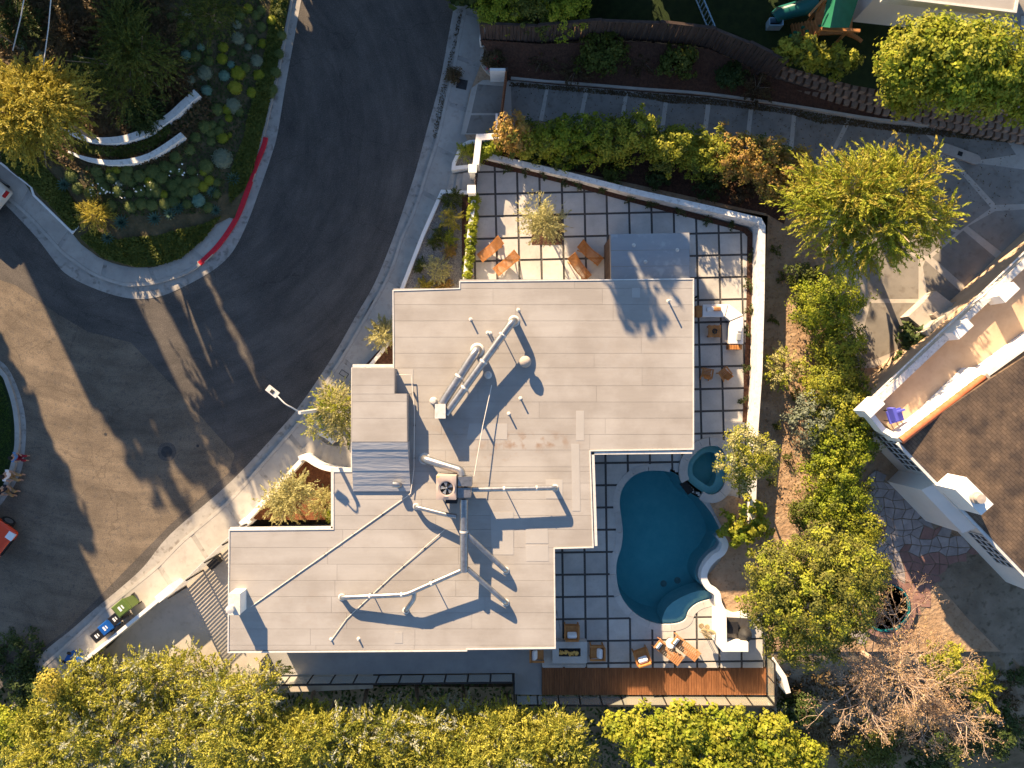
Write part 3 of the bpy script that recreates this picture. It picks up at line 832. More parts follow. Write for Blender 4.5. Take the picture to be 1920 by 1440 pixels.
paver_grid((1096, 1035.5), .8, 41.7, regs[2], lambda x, y: y > 845 and not (x < 1100 and y < 1000) and not (x < 1030 and y > 1200))

def bowl(ring, ztop, zbot, shrink, steps=3):
    m2 = MB(); n = len(ring); rings = []
    for s in range(steps + 1):
        t = s / steps
        r = offset(ring, -shrink * t * t, True) if s else ring
        rings.append([(x, y, ztop + (zbot - ztop) * min(1, t * 1.15)) for x, y in r])
    v = [p for r in rings for p in r]
    f = [[s * n + i, s * n + (i + 1) % n, (s + 1) * n + (i + 1) % n, (s + 1) * n + i] for s in range(steps) for i in range(n)]
    f.append([steps * n + i for i in range(n)])
    return m2.add(v, f)
pl = thing('swimming_pool', 'kidney shaped swimming pool with dark blue water', 'pool', P(1250, 1030, 0))
bowl(offset(pool, .03, True), -.02, -2.2, .22).build('basin', 'plaster', pl, smooth=True)
# shallow ledges at the south-east end and beside the scalloped wall
MB().prism(offset(catmull(XY([(1243, 1171), (1252, 1140), (1285, 1118), (1322, 1108), (1340, 1125), (1308, 1140), (1293, 1166), (1268, 1176)], Z_WAT), True, 3), 0, True), -1.6, -.21).build('ledge', 'plaster', pl)
MB().prism(catmull(XY([(1358, 1002), (1344, 1018), (1332, 1040), (1314, 1060), (1309, 1082), (1316, 1100), (1330, 1096), (1348, 1058), (1364, 1030)], Z_WAT), True, 3), -2.2, -.75).build('step', 'plaster', pl)
MB().prism(offset(pool, .02, True), -3.0, Z_WAT).build('water', 'water', pl)
for a_, b_ in ((1244, 1094), (1270, 1088)):
    MB().lathe((*P(a_, b_, -2.2)[:2], -2.21), [(.16, 0), (.16, .04), (.0, .05)], 14).build('drain', 'gutter', pl)
sp_ = thing('spa', 'small round spa beside the swimming pool', 'spa', P(1325, 882, 0))
bowl(offset(spa, .02, True), .16, -1.3, .2).build('basin', 'plaster', sp_, smooth=True)
MB().strip(offset(spa, -.18, True), .36, -1.0, -.28, closed=True).build('bench', 'plaster', sp_)
MB().prism(offset(spa, .015, True), -1.6, .08).build('water', 'water', sp_)
def coping(ring, w0, z0, z1, parent, step, skip=None, cl=None):
    pts = polyline_points(ring + [ring[0]], .09)
    n = len(pts)
    R0 = offset(pts, -.03, True); R1 = offset(pts, w0, True)
    k = int(step / .09); i = 0
    while i < n - 2:
        j = min(i + k, n - 1)
        if not (skip and any(inside(pts[m_], skip) for m_ in range(i, j))):
            ring2 = [R0[m_] for m_ in range(i, j + 1)] + [R1[m_] for m_ in range(j, i - 1, -1)]
            a, b = np.array(ring2[j - i]), np.array(ring2[j - i - 1])
            dd = (b - a) / max(np.hypot(*(b - a)), 1e-6) * .012
            ring2[j - i] = tuple(a + dd); ring2[j - i + 1] = tuple(np.array(ring2[j - i + 1]) + dd)
            MB().prism(ring2, z0, z1 + random.uniform(-.001, .001)).build('coping_stone', 'paver', parent)
        i = j
coping(pool, .28, -.12, .012, pl, 1.05, skip=spa_out)
coping(spa, .36, -.05, .16, sp_, .95, skip=offset(XY([(1278, 905), (1298, 905), (1300, 926), (1280, 925)], .1), 0, True))
MB().box((*P(1288, 914, .06)[:2], .0), (.62, .34, .10), rz=math.radians(-52)).build('spillway', 'black', sp_)

# planting bed inside the garden wall
BED_O = [(903, 296), (1046, 327), (1162, 362), (1290, 396), (1400, 428), (1414, 440), (1412, 600), (1405, 790)]
BED_I = [(896, 306), (1046, 342), (1162, 374), (1285, 406), (1392, 434), (1401, 444), (1399, 600), (1392, 792)]
mb = MB(); mb.sheet(XY(BED_O, 0) + XY(BED_I, 0)[::-1], .012)
struct('planting_bed', mb, 'mulch', 'dark mulch bed inside the white garden wall')
mb = MB(); mb.sheet(XY([(1355, 930), (1375, 930), (1420, 945), (1425, 1150), (1400, 1165), (1372, 1158), (1352, 1135), (1330, 1108), (1322, 1085), (1350, 1052), (1362, 1020), (1352, 985), (1330, 942)], .1), .10)
struct('planting_bed', mb, 'dirt', 'bare brown soil bed above the scalloped pool wall')

# ------------------------------------------------------------------ garden walls
def wall(name, label, pxs, w, z0, z1, m='white_wall', n=1, align=0.0):
    zt = z1 if isinstance(z1, (list, tuple)) else None
    if zt is None:
        path = XY(pxs, z1)
        path = catmull(path, False, n) if n > 1 else path
        zz = z1
    else:
        path = [P(a, b, z)[:2] for (a, b), z in zip(pxs, zt)]; zz = list(zt)
    o = MB().strip(path, w, z0, zz, align).build(name, m)
    return tag(o, label, 'wall')
wall('garden_wall', 'long white wall slanting along the top of the patio', [(905, 290), (1052, 324), (1192, 360), (1337, 392), (1424, 413), (1430, 424)], .26, -.4, [.30, .45, .62, .8, .95, 1.0], 'white_stain')
wall('garden_wall', 'white wall running down the east side of the patio', [(1430, 422), (1428, 560), (1424, 700), (1417, 800), (1412, 950), (1408, 1000)], .26, -.4, [1.004, 1.0, 1.0, .9, .7, .5], 'white_stain')
wall('garden_wall', 'short white corner wall beside the bright green shrub', [(936, 255), (898, 257), (893, 300), (892, 308)], .28, -.6, 1.0)
wall('garden_wall', 'long white wall between gravel planter and patio', [(889, 366), (880, 440), (870, 541)], .20, -.5, .55)
wall('planter_wall', 'slim white wall of the long gravel planter beside the pavement', [(884, 361), (829, 359), (793, 440), (752, 545)], .17, -.5, .12)
wall('planter_wall', 'white wall of the small planter at the top of the patio steps', [(880, 312), (850, 315), (851, 306), (866, 273), (880, 266), (892, 265)], .17, -.5, .10)
for i, (a, b, lab) in enumerate(((886, 316, 'white square gate post by the small planter'), (884, 355, 'white square gate post by the long gravel planter'))):
    x, y, _ = P(a, b, 1.15)
    tag(MB().box((x, y, .3), (.34, .34, 1.7)).box((x, y, 1.165), (.38, .38, .05)).build('gate_post', 'white_wall'), lab, 'post')
wall('planter_wall', 'white kerb wall of the narrow bed beside the front pavement', [(738, 628), (715, 660), (690, 690), (664, 720)], .16, -.5, .0)
wall('planter_wall', 'white wall running along the pavement to the curved entrance wall', [(462, 975), (500, 933), (566, 862)], .2, -.55, .35)
wall('entrance_wall', 'curved white wall beside the fan shaped steps', [(560, 860), (572, 858), (592, 870), (612, 878), (648, 884)], .24, -.55, .5, n=4)
x, y, _ = P(458, 980, .6); tag(MB().box((x, y, 0), (.36, .36, 1.2), rz=.75).build('wall_post', 'white_wall'), 'white post where the slatted gate meets the planter wall', 'post')
wall('boundary_wall', 'long low white wall beside the bins', [(116, 1272), (215, 1192), (300, 1122)], .16, -.7, .35)
x, y, _ = P(308, 1113, .7); tag(MB().box((x, y, 0), (.9, .34, 1.4), rz=.7).build('wall_post', 'white_wall'), 'thick white pier at the end of the wall by the bins', 'post')
tag(MB().strip(catmull(XY([(597, 811), (612, 818), (626, 829)], .0), False, 3), .2, -.5, .1).build('planter_wall', 'white_stain'), 'short curved white planter wall above the fan shaped steps', 'wall')
wall('scalloped_wall', 'white scalloped wall curving round the pool end', [(1352, 1006), (1360, 1020), (1354, 1036), (1340, 1046), (1326, 1062), (1320, 1082), (1328, 1100), (1344, 1112), (1348, 1132), (1358, 1148), (1378, 1158), (1404, 1152)], .30, -.6, .42, 'white_wall', n=4)
bb = thing('barbecue_counter', 'white U shaped barbecue counter beside the pool', 'counter', P(1375, 1190, 0))
MB().prism(XY([(1346, 1148), (1362, 1148), (1363, 1205), (1403, 1205), (1403, 1222), (1355, 1222), (1346, 1212)], 1.0), -.02, 1.0).build('counter', 'white_wall', bb)
MB().prism(XY([(1364, 1158), (1404, 1160), (1404, 1203), (1364, 1203)], .5), -.02, .45).build('worktop', 'grill', bb)
MB().prism(XY([(1366, 1166), (1384, 1166), (1384, 1188), (1366, 1188)], .6), .45, .62).build('sink', 'dark_metal', bb)
MB().lathe((*P(1398, 1192, .7)[:2], .45), [(.3, 0), (.34, .1), (.3, .25), (.12, .36), (.05, .4)], 14).build('smoker', 'iron', bb, smooth=True)

# curved white walls in the corner garden
def gwall(label, pxs, ws, h):
    pts = [G(a, b, h) for a, b in pxs]
    path = catmull([p[:2] for p in pts], False, 3)
    zz = [p for p in catmull([(p[2], 0) for p in pts], False, 3)]
    ww = [w for w in catmull([(w, 0) for w in ws], False, 3)]
    Lp = [offset(path, ww[i][0] / 2)[i] for i in range(len(path))]; Rp = [offset(path, -ww[i][0] / 2)[i] for i in range(len(path))]
    v = []
    for i in range(len(path)):
        z = zz[i][0]
        v += [(*Rp[i], z - .5), (*Lp[i], z - .5), (*Lp[i], z + h), (*Rp[i], z + h)]
    n_ = len(path)
    f = [[4 * i + k, 4 * i + 4 + k, 4 * i + 4 + (k + 1) % 4, 4 * i + (k + 1) % 4][::-1] for i in range(n_ - 1) for k in range(4)] + [[0, 1, 2, 3], [4 * n_ - 1, 4 * n_ - 2, 4 * n_ - 3, 4 * n_ - 4]]
    tag(MB().add(v, f).build('curved_wall', 'white_stain'), label, 'wall')
gwall('upper curved white wall in the corner garden', [(109, 236), (131, 248), (169, 261), (210, 263), (248, 256), (286, 239), (321, 216), (344, 195), (369, 173)], [.1, .2, .25, .3, .32, .34, .34, .36, .38], .35)
gwall('lower curved white wall in the corner garden', [(128, 284), (157, 296), (198, 304), (239, 303), (280, 292), (315, 271), (342, 252)], [.08, .16, .22, .25, .26, .26, .27], .35)
tag(MB().strip(XY([(0, 305), (58, 350), (63, 366), (136, 436), (158, 416)], -.3), .10, -.6, [-.3, -.3, -.3, -.25, -.2]).build('edging_wall', 'white_wall'), 'thin white edging wall between corner garden and pavement', 'wall')

# ------------------------------------------------------------------ driveway of the house, gate, steps
mb = MB(); mb.sheet(XY([(90, 1300), (125, 1272), (320, 1112), (440, 1000), (700, 1000), (700, 1290), (500, 1300)], -.55), -.50)
struct('driveway', mb, 'drive', 'sunlit concrete driveway behind the slatted gate')
gt = thing('slatted_gate', 'pale horizontal slat gate casting striped shadow on the driveway', 'gate', P(385, 1060, -.5))
A, B = np.array(P(314, 1119, 1.3)[:2]), np.array(P(450, 986, 1.3)[:2])
for k in range(27):
    z = -.40 + k * .065
    MB().beam((*A, z), (*B, z), .025, .034).build('slat', 'metal_white', gt)
for t in (0, .25, .5, .75, 1):
    q = A + (B - A) * t
    MB().box((q[0] + .05, q[1] - .05, .4), (.06, .06, 1.9)).build('post', 'dark_metal', gt)
tag(MB().box((*P(398, 1058, 0)[:2], -.3), (.55, .35, .4), rz=.75).build('gate_motor', 'dark_metal'), 'black gate motor box behind the slatted gate', 'motor box')
st = thing('entrance_steps', 'fan shaped grey steps leading up to the house entrance', 'steps', P(615, 845, -.5))
ST = [[(566, 842), (597, 811), (603, 826), (584, 858)], [(584, 858), (603, 826), (613, 832), (602, 867)], [(602, 867), (613, 832), (625, 836), (619, 874)], [(619, 874), (625, 836), (665, 836), (665, 890), (640, 884)]]
for k, q in enumerate(ST):
    MB().prism(XY(q, -.4), -.55, -.42 + .1 * k).build('step', 'concrete', st)
st = thing('patio_steps', 'three narrow steps between the white gate posts', 'steps', P(868, 335, -.5))
for k, q in enumerate(([(845, 326), (858, 326), (852, 358), (836, 358)], [(858, 326), (869, 326), (865, 359), (852, 358)], [(869, 326), (892, 324), (890, 362), (865, 359)])):
    MB().prism(XY(q, -.3), -.55, -.40 + .14 * k).build('step', 'concrete', st)
gt = thing('lattice_gate', 'narrow slatted gate between the two white gate posts', 'gate', P(893, 337, 0))
for k in range(7):
    MB().box((*P(894 - k * .5, 322 + k * 5.2, .6)[:2], .55), (.05, .08, 1.1)).build('slat', 'wood_dark', gt)
MB().beam((*P(895, 320, 1)[:2], 1.0), (*P(890, 358, 1)[:2], 1.0), .06).build('rail', 'wood_dark', gt)
# gravel in the planters, red soil in the entrance bed
for q, z, m_, lab in (([(829, 361), (884, 364), (868, 545), (753, 545)], -.02, 'gravel_mix', 'mixed gravel filling the long planter'), ([(852, 312), (868, 274), (892, 267), (886, 314)], -.02, 'gravel_mix', 'mixed gravel in the small planter'), ([(740, 625), (740, 692), (670, 700)], -.12, 'mulch', 'dark mulch in the narrow front bed'), ([(464, 974), (566, 864), (650, 886), (640, 975)], -.2, 'soil_red', 'red soil of the entrance bed'), ([(866, 366), (893, 366), (880, 541), (866, 541)], .006, 'mulch', 'dark strip of soil under the patio hedge')):
    mb = MB(); mb.sheet(XY(q, z), z); struct('planting_bed', mb, m_, lab)
# ------------------------------------------------------------------ the house
ZR = 3.2
house = thing('flat_roofed_house', 'large flat roofed white house with cream roof and pool', 'house', P(900, 870, 0))
OUT = [(737, 545), (862, 541), (862, 528), (1300, 523), (1300, 842), (1106, 845), (1112, 1026), (1039, 1028), (1041, 1215), (875, 1217), (875, 1220), (428, 1223), (430, 994), (625, 992), (625, 884), (659, 884), (660, 690), (738, 690)]
out_w = XY(OUT, ZR)
roof = MB().prism(out_w, ZR - .32, ZR - .012).build('roof', 'roof_base', house)
MB().strip(out_w, .05, ZR - .34, ZR + .03, closed=True).build('fascia', 'metal_white', roof)
wl = offset(out_w, .55 if area2(out_w) > 0 else -.55, True)
MB().prism(wl, -.8, ZR - .33, bottom=False).build('wall', 'house_wall', house)
# glazed doors on the pool side
for a, b, n_ in (((1116, 870), (1116, 1010), 4), ((1050, 1040), (1050, 1200), 4), ((1310, 560), (1310, 820), 6), ((1120, 832), (1280, 832), 4)):
    p, q = np.array(P(*a, 2.3)[:2]), np.array(P(*b, 2.3)[:2])
    d_ = (q - p) / np.hypot(*(q - p)); nr = np.array((d_[1], -d_[0]))
    cxy = np.array(P(900, 870)[:2])
    for k in range(n_):
        s0, s1 = p + (q - p) * k / n_, p + (q - p) * (k + .94) / n_
        # slide in to just proud of the wall line
        c = (s0 + s1) / 2
        best = min(((np.linalg.norm(np.array(wl[i]) - np.array(wl[i - 1])), i) for i in range(len(wl))), key=lambda t: abs(np.cross(np.array(wl[t[1]]) - np.array(wl[t[1] - 1]), c - np.array(wl[t[1] - 1])) / t[0]) + (0 if min(np.array(wl[t[1]]) @ d_, np.array(wl[t[1] - 1]) @ d_) - .3 <= c @ d_ <= max(np.array(wl[t[1]]) @ d_, np.array(wl[t[1] - 1]) @ d_) + .3 else 99))[1]
        w0, w1 = np.array(wl[best - 1]), np.array(wl[best]); e = (w1 - w0) / np.linalg.norm(w1 - w0)
        t0, t1 = sorted(((s0 - w0) @ e, (s1 - w0) @ e))
        g0, g1 = w0 + e * t0, w0 + e * t1
        dr = MB().beam((*g0, 1.15), (*g1, 1.15), .08, 2.2).build('glass_door', 'glass_dark', house)
        MB().beam((*g0, 2.28), (*g1, 2.28), .12, .06).beam((*g0, .04), (*g1, .04), .12, .06).build('door_frame', 'dark_metal', dr)
# roofing felt laid in lapped sheets, each one a piece of its own
def run(y):
    """x extents of the roof at photograph row y"""
    if y < 541: return 862, 1300
    if y < 690: return 737.5, 1300
    if y < 844: return 659, 1300
    if y < 884: return 659, 1107 + (y - 844) * .03
    if y < 993: return 625, 1107 + (y - 844) * .03
    if y < 1027: return 429, 1112
    return 428.5, 1040
ys = [524, 541]
y = 541
cuts = sorted(set([524, 541, 690, 844, 884, 993, 1027, 1219] + [571.5 + 30.4 * k for k in range(22)]))
cuts = [c for c in cuts if c <= 1219]
cl2 = [cuts[0]]
for c in cuts[1:]:
    if c - cl2[-1] > 5 or c in (541, 690, 844, 884, 993, 1027, 1219): cl2.append(c)
for k in range(len(cl2) - 1):
    y0, y1 = cl2[k], cl2[k + 1]
    x0, x1 = run((y0 + y1) / 2)
    xs = [x0]
    step = random.uniform(150, 260)
    while xs[-1] + step < x1 - 60:
        xs.append(xs[-1] + step); step = random.uniform(180, 330)
    xs.append(x1)
    for i in range(len(xs) - 1):
        a, b = xs[i], xs[i + 1] - (.35 if i < len(xs) - 2 else 0)
        q = XY([(a, y0 - (0 if y0 > 541 else (a - 737) * .0)), (b, y0), (b, y1 - .42), (a, y1 - .42)], ZR)
        lift = .004 * random.random()
        MB().prism(q, ZR - .011, [ZR + .001 + lift, ZR + .001 + lift, ZR + .007 + lift, ZR + .007 + lift] if False else ZR + .002 + lift).build('roof_sheet', 'roof_sheet', roof)
for q in ([(985, 991), (1027, 991), (1028, 1019), (986, 1019)], [(985, 1022), (1028, 1022), (1029, 1052), (987, 1052)], [(1080, 770), (1095, 770), (1095, 826), (1080, 826)], [(1071, 832), (1086, 832), (1088, 958), (1073, 958)], [(880, 794), (951, 794), (951, 824), (875, 824)], [(1023, 899), (1055, 899), (1055, 935), (1023, 935)], [(740, 1185), (755, 1185), (755, 1206), (740, 1206)], [(742, 692), (775, 692), (775, 738), (742, 738)], [(1185, 540), (1200, 540), (1200, 558), (1185, 558)], [(690, 878), (725, 878), (725, 918), (690, 918)], [(920, 960), (963, 960), (963, 1040), (922, 1040)], [(1255, 555), (1272, 555), (1272, 575), (1255, 575)]):
    MB().prism(XY(q, ZR), ZR - .005, ZR + .0125).build('roof_patch', 'roof_patch', roof)
# raised stair roof with its sloping lower half
ZT = 3.95
def tw(pts): return XY(pts, ZT)
MB().prism(XY([(661, 691), (739, 691), (739, 739), (762, 739), (763, 829), (659, 829)], ZT), ZR + .01, ZT - .03).build('raised_wall', 'roof_sheet', house)
up = MB().prism(XY([(660, 690), (740, 690), (740, 738), (763, 738), (764, 829), (658, 829)], ZT), ZT - .03, ZT).build('raised_roof', 'roof_base', house)
for y0, y1, xr in ((691, 722, 739), (722.5, 738.5, 739), (739, 753, 762.5), (753.5, 784, 762.5), (784.5, 828, 763)):
    MB().prism(XY([(661, y0), (xr, y0), (xr, y1), (660, y1)], ZT), ZT - .01, ZT + .006).build('roof_sheet', 'roof_sheet', up)
lowz = 3.27
a0, a1 = P(658.5, 829.5, ZT), P(764, 829.5, ZT)
b0, b1 = P(662, 921, lowz), P(770, 921, lowz)
sl = MB()
ns = 7
for k in range(ns):
    t0, t1 = k / ns, (k + 1) / ns
    p0 = np.array(a0) + (np.array(b0) - np.array(a0)) * t0; p1 = np.array(a1) + (np.array(b1) - np.array(a1)) * t0
    q0 = np.array(a0) + (np.array(b0) - np.array(a0)) * t1; q1 = np.array(a1) + (np.array(b1) - np.array(a1)) * t1
    h = np.array((0, 0, .009))
    e0 = np.array((0, 0, random.uniform(-.012, .012)))
    s_ = MB().add([p0, p1, q1, q0, p0 + h * .2, p1 + h * .2, q1 + h + e0, q0 + h + e0], [[3, 2, 1, 0], [4, 5, 6, 7], [0, 1, 5, 4], [1, 2, 6, 5], [2, 3, 7, 6], [3, 0, 4, 7]])
    o = s_.build('roof_sheet', 'roof_membrane', up)
fl = MB().add([a0, b0, (b0[0], b0[1], ZR), (a0[0], a0[1], ZR), a1, b1, (b1[0], b1[1], ZR), (a1[0], a1[1], ZR)], [[0, 1, 2, 3], [7, 6, 5, 4], [1, 5, 6, 2], [0, 3, 7, 4]])
fl.build('sloping_roof_side', 'roof_membrane', house)
# lower annex roof
an = MB().prism(XY([(1146, 440), (1293, 437), (1295, 540), (1147, 540)], 2.55), -.05, 2.5, bottom=False).build('annex_wall', 'wood_dark', house)
ar = MB().prism(XY([(1144, 440), (1292, 436), (1295, 545), (1146, 545)], 2.6), 2.40, 2.6).build('annex_roof', 'roof_base', house)
for y0, y1 in ((438, 469), (469.5, 499), (499.5, 526)):
    MB().prism(XY([(1145.5, y0 + 1), (1292.5, y0 - 1), (1293, y1 - 1), (1146, y1)], 2.6), 2.595, 2.606).build('roof_sheet', 'roof_annex', ar)
for a, b in ((1189, 459), (1271, 468), (1211, 490)):
    MB().lathe((*P(a, b, 2.7)[:2], 2.6), [(.09, 0), (.07, .03), (.045, .05), (.045, .16), (.0, .17)], 10).build('roof_vent', 'metal_white', ar)
# gutters
for pts in ([(431, 996), (625, 994)], [(627, 991), (627, 884), (658, 884)], [(1108, 846), (1298, 844)], [(1107, 848), (1113, 1024)], [(661, 689.5), (738, 689.5)], [(500, 1221), (870, 1219)]):
    p = XY(pts, ZR)
    g = MB().strip(p, .12, ZR - .14, ZR - .02, align=.75 if pts[0][0] != 1107 and pts[0][0] != 1108 else (.9 if pts[0][0] == 1107 else -.75))
    go = g.build('gutter', 'metal_white', roof)

# ------------------------------------------------------------------ things on the roof
def vent(a, b, h, r=.036, lab='slim white vent pipe standing on the cream roof'):
    x, y, _ = P(a, b, ZR + h)
    t = thing('vent_pipe', lab, 'vent pipe', (x, y, ZR + .015), group='slim vent pipes on the roof')
    MB().lathe((x, y, ZR), [(.085, 0.01), (.08, .02), (.05, .03)], 12).build('flashing', 'conduit', t)
    MB().lathe((x, y, ZR), [(r, .02), (r, h), (r * .7, h)], 10).build('pipe', 'metal_white', t, smooth=True)
    return t
for a, b, h in ((1258, 562, .52), (972, 580, .30), (882, 598, .28), (914, 623, .33), (919, 624, .3), (976, 747, .3), (954, 776, .3), (671, 1200, .17), (620, 1200, .1), (1008, 1132, .02)):
    if h > .05: vent(a, b, h)
def duct(label, pxz, r, name='duct', m='metal', collars=True, feet=True, group=None):
    pts = [P(a, b, z) for a, b, z in pxz]
    t = thing(name, label, 'duct', (pts[0][0], pts[0][1], ZR), group=group)
    # rounded path
    path = []
    for i in range(len(pts)):
        p = np.array(pts[i])
        if 0 < i < len(pts) - 1:
            u = np.array(pts[i - 1]) - p; v = np.array(pts[i + 1]) - p
            lu, lv = np.linalg.norm(u), np.linalg.norm(v)
            c = min(r * 1.6, lu * .45, lv * .45)
            s, e = p + u / lu * c, p + v / lv * c
            for k in range(5):
                tt = k / 4
                path.append(s * (1 - tt) ** 2 + 2 * p * tt * (1 - tt) + e * tt * tt)
        else:
            path.append(p)
    MB().tube(path, r, 14).build('pipe', m, t, smooth=True)
    if collars:
        ln = polyline_points([tuple(p) for p in path], 1.35)
        arr = [np.array(p) for p in ln]
        for i in range(1, len(arr) - 1):
            d_ = arr[i + 1] - arr[i - 1]; d_ /= np.linalg.norm(d_)
            MB().tube([arr[i] - d_ * .04, arr[i] + d_ * .04], r * 1.06, 14).build('collar', 'conduit', t, smooth=True)
            if feet and arr[i][2] - r > ZR + .12 and i % 2 == 1:
                MB().beam(arr[i] - np.array((0, 0, r)), (arr[i][0], arr[i][1], ZR + .01), .035).build('foot', 'dark_metal', t)
    e = path[-1]
    if e[2] < ZR + .2:
        MB().lathe((e[0], e[1], ZR), [(r * 1.5, .012), (r * 1.45, .03), (r * 1.12, .06)], 16).build('flashing', 'metal_white', t, smooth=True)
    e = path[0]
    if e[2] < ZR + .2:
        MB().lathe((e[0], e[1], ZR), [(r * 1.5, .012), (r * 1.45, .03), (r * 1.12, .06)], 16).build('flashing', 'metal_white', t, smooth=True)
    return t
bt = thing('duct_box', 'small grey metal box where the two slanting ducts meet', 'duct box', P(825, 771, ZR))
MB().box((*P(825.5, 771, 4.0)[:2], 3.62), (.40, .56, .82)).build('case', 'metal', bt)
MB().box((*P(825.5, 771, 4.05)[:2], 4.045), (.44, .60, .03)).build('lid', 'metal_white', bt)
duct('long silver duct slanting up the middle of the roof', [(836, 776, 3.75), (958, 607, 3.95), (964, 602, 3.85), (964, 602, ZR + .02)], .165)
duct('shorter thick silver duct lying beside the long slanting duct', [(829, 757, 3.72), (889, 664, 3.78), (895, 656, 3.7), (895, 656, ZR + .02)], .20)
ac = thing('air_conditioner', 'square brown air conditioning unit with fan on the roof', 'air conditioner', P(836, 914, ZR))
xa, ya, _ = P(836.5, 914.5, 4.55)
fr = MB()
for sx in (-.36, .36):
    for sy in (-.44, .44):
        fr.box((xa + sx, ya + sy, 3.42), (.05, .05, .45))
fr.box((xa, ya, 3.64), (.86, 1.0, .05)).build('stand', 'dark_metal', ac)
MB().box((xa, ya, 4.09), (.82, .98, .86)).build('case', 'ac_case', ac)
tp = MB(); rr = .27; cx0, cy0 = xa + .02, ya - .02
sq = []
for k in range(32):
    t = 2 * math.pi * k / 32 + math.pi / 4
    c_, s_ = math.cos(t), math.sin(t); q = max(abs(c_), abs(s_))
    sq.append((xa + c_ / q * .41, ya + s_ / q * .49))
ci = [(cx0 + rr * math.cos(2 * math.pi * k / 32 + math.pi / 4), cy0 + rr * math.sin(2 * math.pi * k / 32 + math.pi / 4)) for k in range(32)]
c2 = [(cx0 + (rr + .07) * math.cos(2 * math.pi * k / 32 + math.pi / 4), cy0 + (rr + .07) * math.sin(2 * math.pi * k / 32 + math.pi / 4)) for k in range(32)]
tp.add([(*p, 4.55) for p in sq] + [(*p, 4.60) for p in c2] + [(*p, 4.57) for p in ci], [[i, (i + 1) % 32, 32 + (i + 1) % 32, 32 + i] for i in range(32)] + [[32 + i, 32 + (i + 1) % 32, 64 + (i + 1) % 32, 64 + i] for i in range(32)])
tpo = tp.build('top_panel', 'ac_case', ac, smooth=True)
MB().lathe((cx0, cy0, 4.50), [(rr + .01, .0), (rr + .01, .028)], 24).build('fan_well', 'black', ac)
for k in range(5):
    t = k * 2 * math.pi / 5 + .5
    v = []
    for rr_, da, dz in ((.04, -.25, .02), (.25, -.32, .035), (.26, .28, .06), (.04, .3, .05)):
        v.append((cx0 + rr_ * math.cos(t + da), cy0 + rr_ * math.sin(t + da), 4.50 + dz + .01))
    v += [(a, b, c - .008) for a, b, c in v]
    MB().add(v, [[0, 1, 2, 3], [7, 6, 5, 4], [0, 4, 5, 1], [1, 5, 6, 2], [2, 6, 7, 3], [3, 7, 4, 0]]).build('fan_blade', 'fan_blade', ac)
MB().lathe((cx0, cy0, 4.53), [(.045, 0), (.045, .05), (.02, .06)], 12).build('hub', 'metal', ac)
MB().box((xa - .33, ya + .40, 4.556), (.11, .11, .012)).build('sticker', 'yellow', ac)
MB().box((xa + .15, ya - .62, 3.62), (.48, .26, .55)).build('service_panel', 'dark_metal', ac)
pb = thing('plenum_box', 'pair of silver duct boxes joined to the air conditioner', 'duct box', P(872, 912, ZR))
MB().box((*P(871.5, 903, 4.4)[:2], 4.02), (.58, .40, .66)).build('upper_box', 'metal', pb)
MB().box((*P(870, 924, 4.3)[:2], 3.95), (.54, .40, .66)).build('lower_box', 'metal', pb)
for a, b in ((871.5, 903), (870, 924)):
    for s_ in (-.13, .13): MB().box((*P(a, b, 3.4)[:2], 3.44), (.05, .3, .5)).build('foot', 'dark_metal', pb)
duct('wide silver duct running down from the air conditioner', [(870, 936, 4.05), (870, 1072, 3.95)], .17)
duct('straight silver duct running right from the air conditioner', [(884, 918, 3.95), (1036, 915, 3.9), (1041, 915, 3.82), (1041, 915, ZR + .02)], .105)
duct('short thick duct reaching up left from the air conditioner', [(866, 893, 4.1), (864, 882, 4.05), (800, 862, 3.65), (796, 860, 3.5), (796, 860, ZR + .02)], .17)
duct('thin duct reaching left below the air conditioner', [(856, 968, 3.85), (842, 966, 3.8), (786, 952, 3.6), (780, 950, 3.5), (780, 950, ZR + .02)], .10)
duct('upper of two diagonal ducts dropping to the lower right', [(876, 1002, 3.95), (944, 1066, 3.6), (948, 1070, 3.5), (948, 1070, ZR + .02)], .11)
duct('lower of two diagonal ducts dropping to the lower right', [(876, 1066, 3.95), (944, 1126, 3.6), (948, 1130, 3.5), (948, 1130, ZR + .02)], .11)
duct('long bent duct reaching to the lower left of the roof', [(864, 1070, 3.95), (762, 1115, 3.85), (648, 1120, 3.6), (641, 1120, 3.5), (641, 1120, ZR + .02)], .105)
duct('stub duct branching off the long bent duct', [(777, 1110, 3.85), (776, 1124, 3.75), (762, 1143, 3.5), (761, 1145, ZR + .02)], .10, collars=False)
duct('squat silver vent elbow on the sloping roof', [(737, 908, 3.62), (748, 909, 3.62), (749, 910, 3.3)], .13, collars=False)
def conduit(label, pxz, r, br=1.0):
    pts = [P(a, b, z) for a, b, z in pxz]
    t = thing('conduit', label, 'conduit', (pts[0][0], pts[0][1], ZR))
    MB().tube(pts, r, 8).build('pipe', 'conduit', t, smooth=True)
    for p in polyline_points(pts, br)[1:-1]:
        MB().box((p[0], p[1], (p[2] + ZR) / 2), (.07, .07, max(.04, p[2] - ZR))).build('block', 'iron', t)
conduit('long pale conduit crossing the lower roof diagonally', [(770, 925, ZR + .05), (764, 930, ZR + .035), (470, 1138, ZR + .03)], .017, 1.5)
conduit('shorter pale conduit running from the air conditioner to the lower left', [(835, 992, ZR + .06), (735, 1080, ZR + .03), (650, 1160, ZR + .03), (622, 1199, ZR + .03)], .014, 1.2)
conduit('raised thin conduit from the ducts down to the air conditioner', [(922, 722, ZR + .32), (905, 800, ZR + .42), (889, 893, ZR + .5)], .018, 1.7)
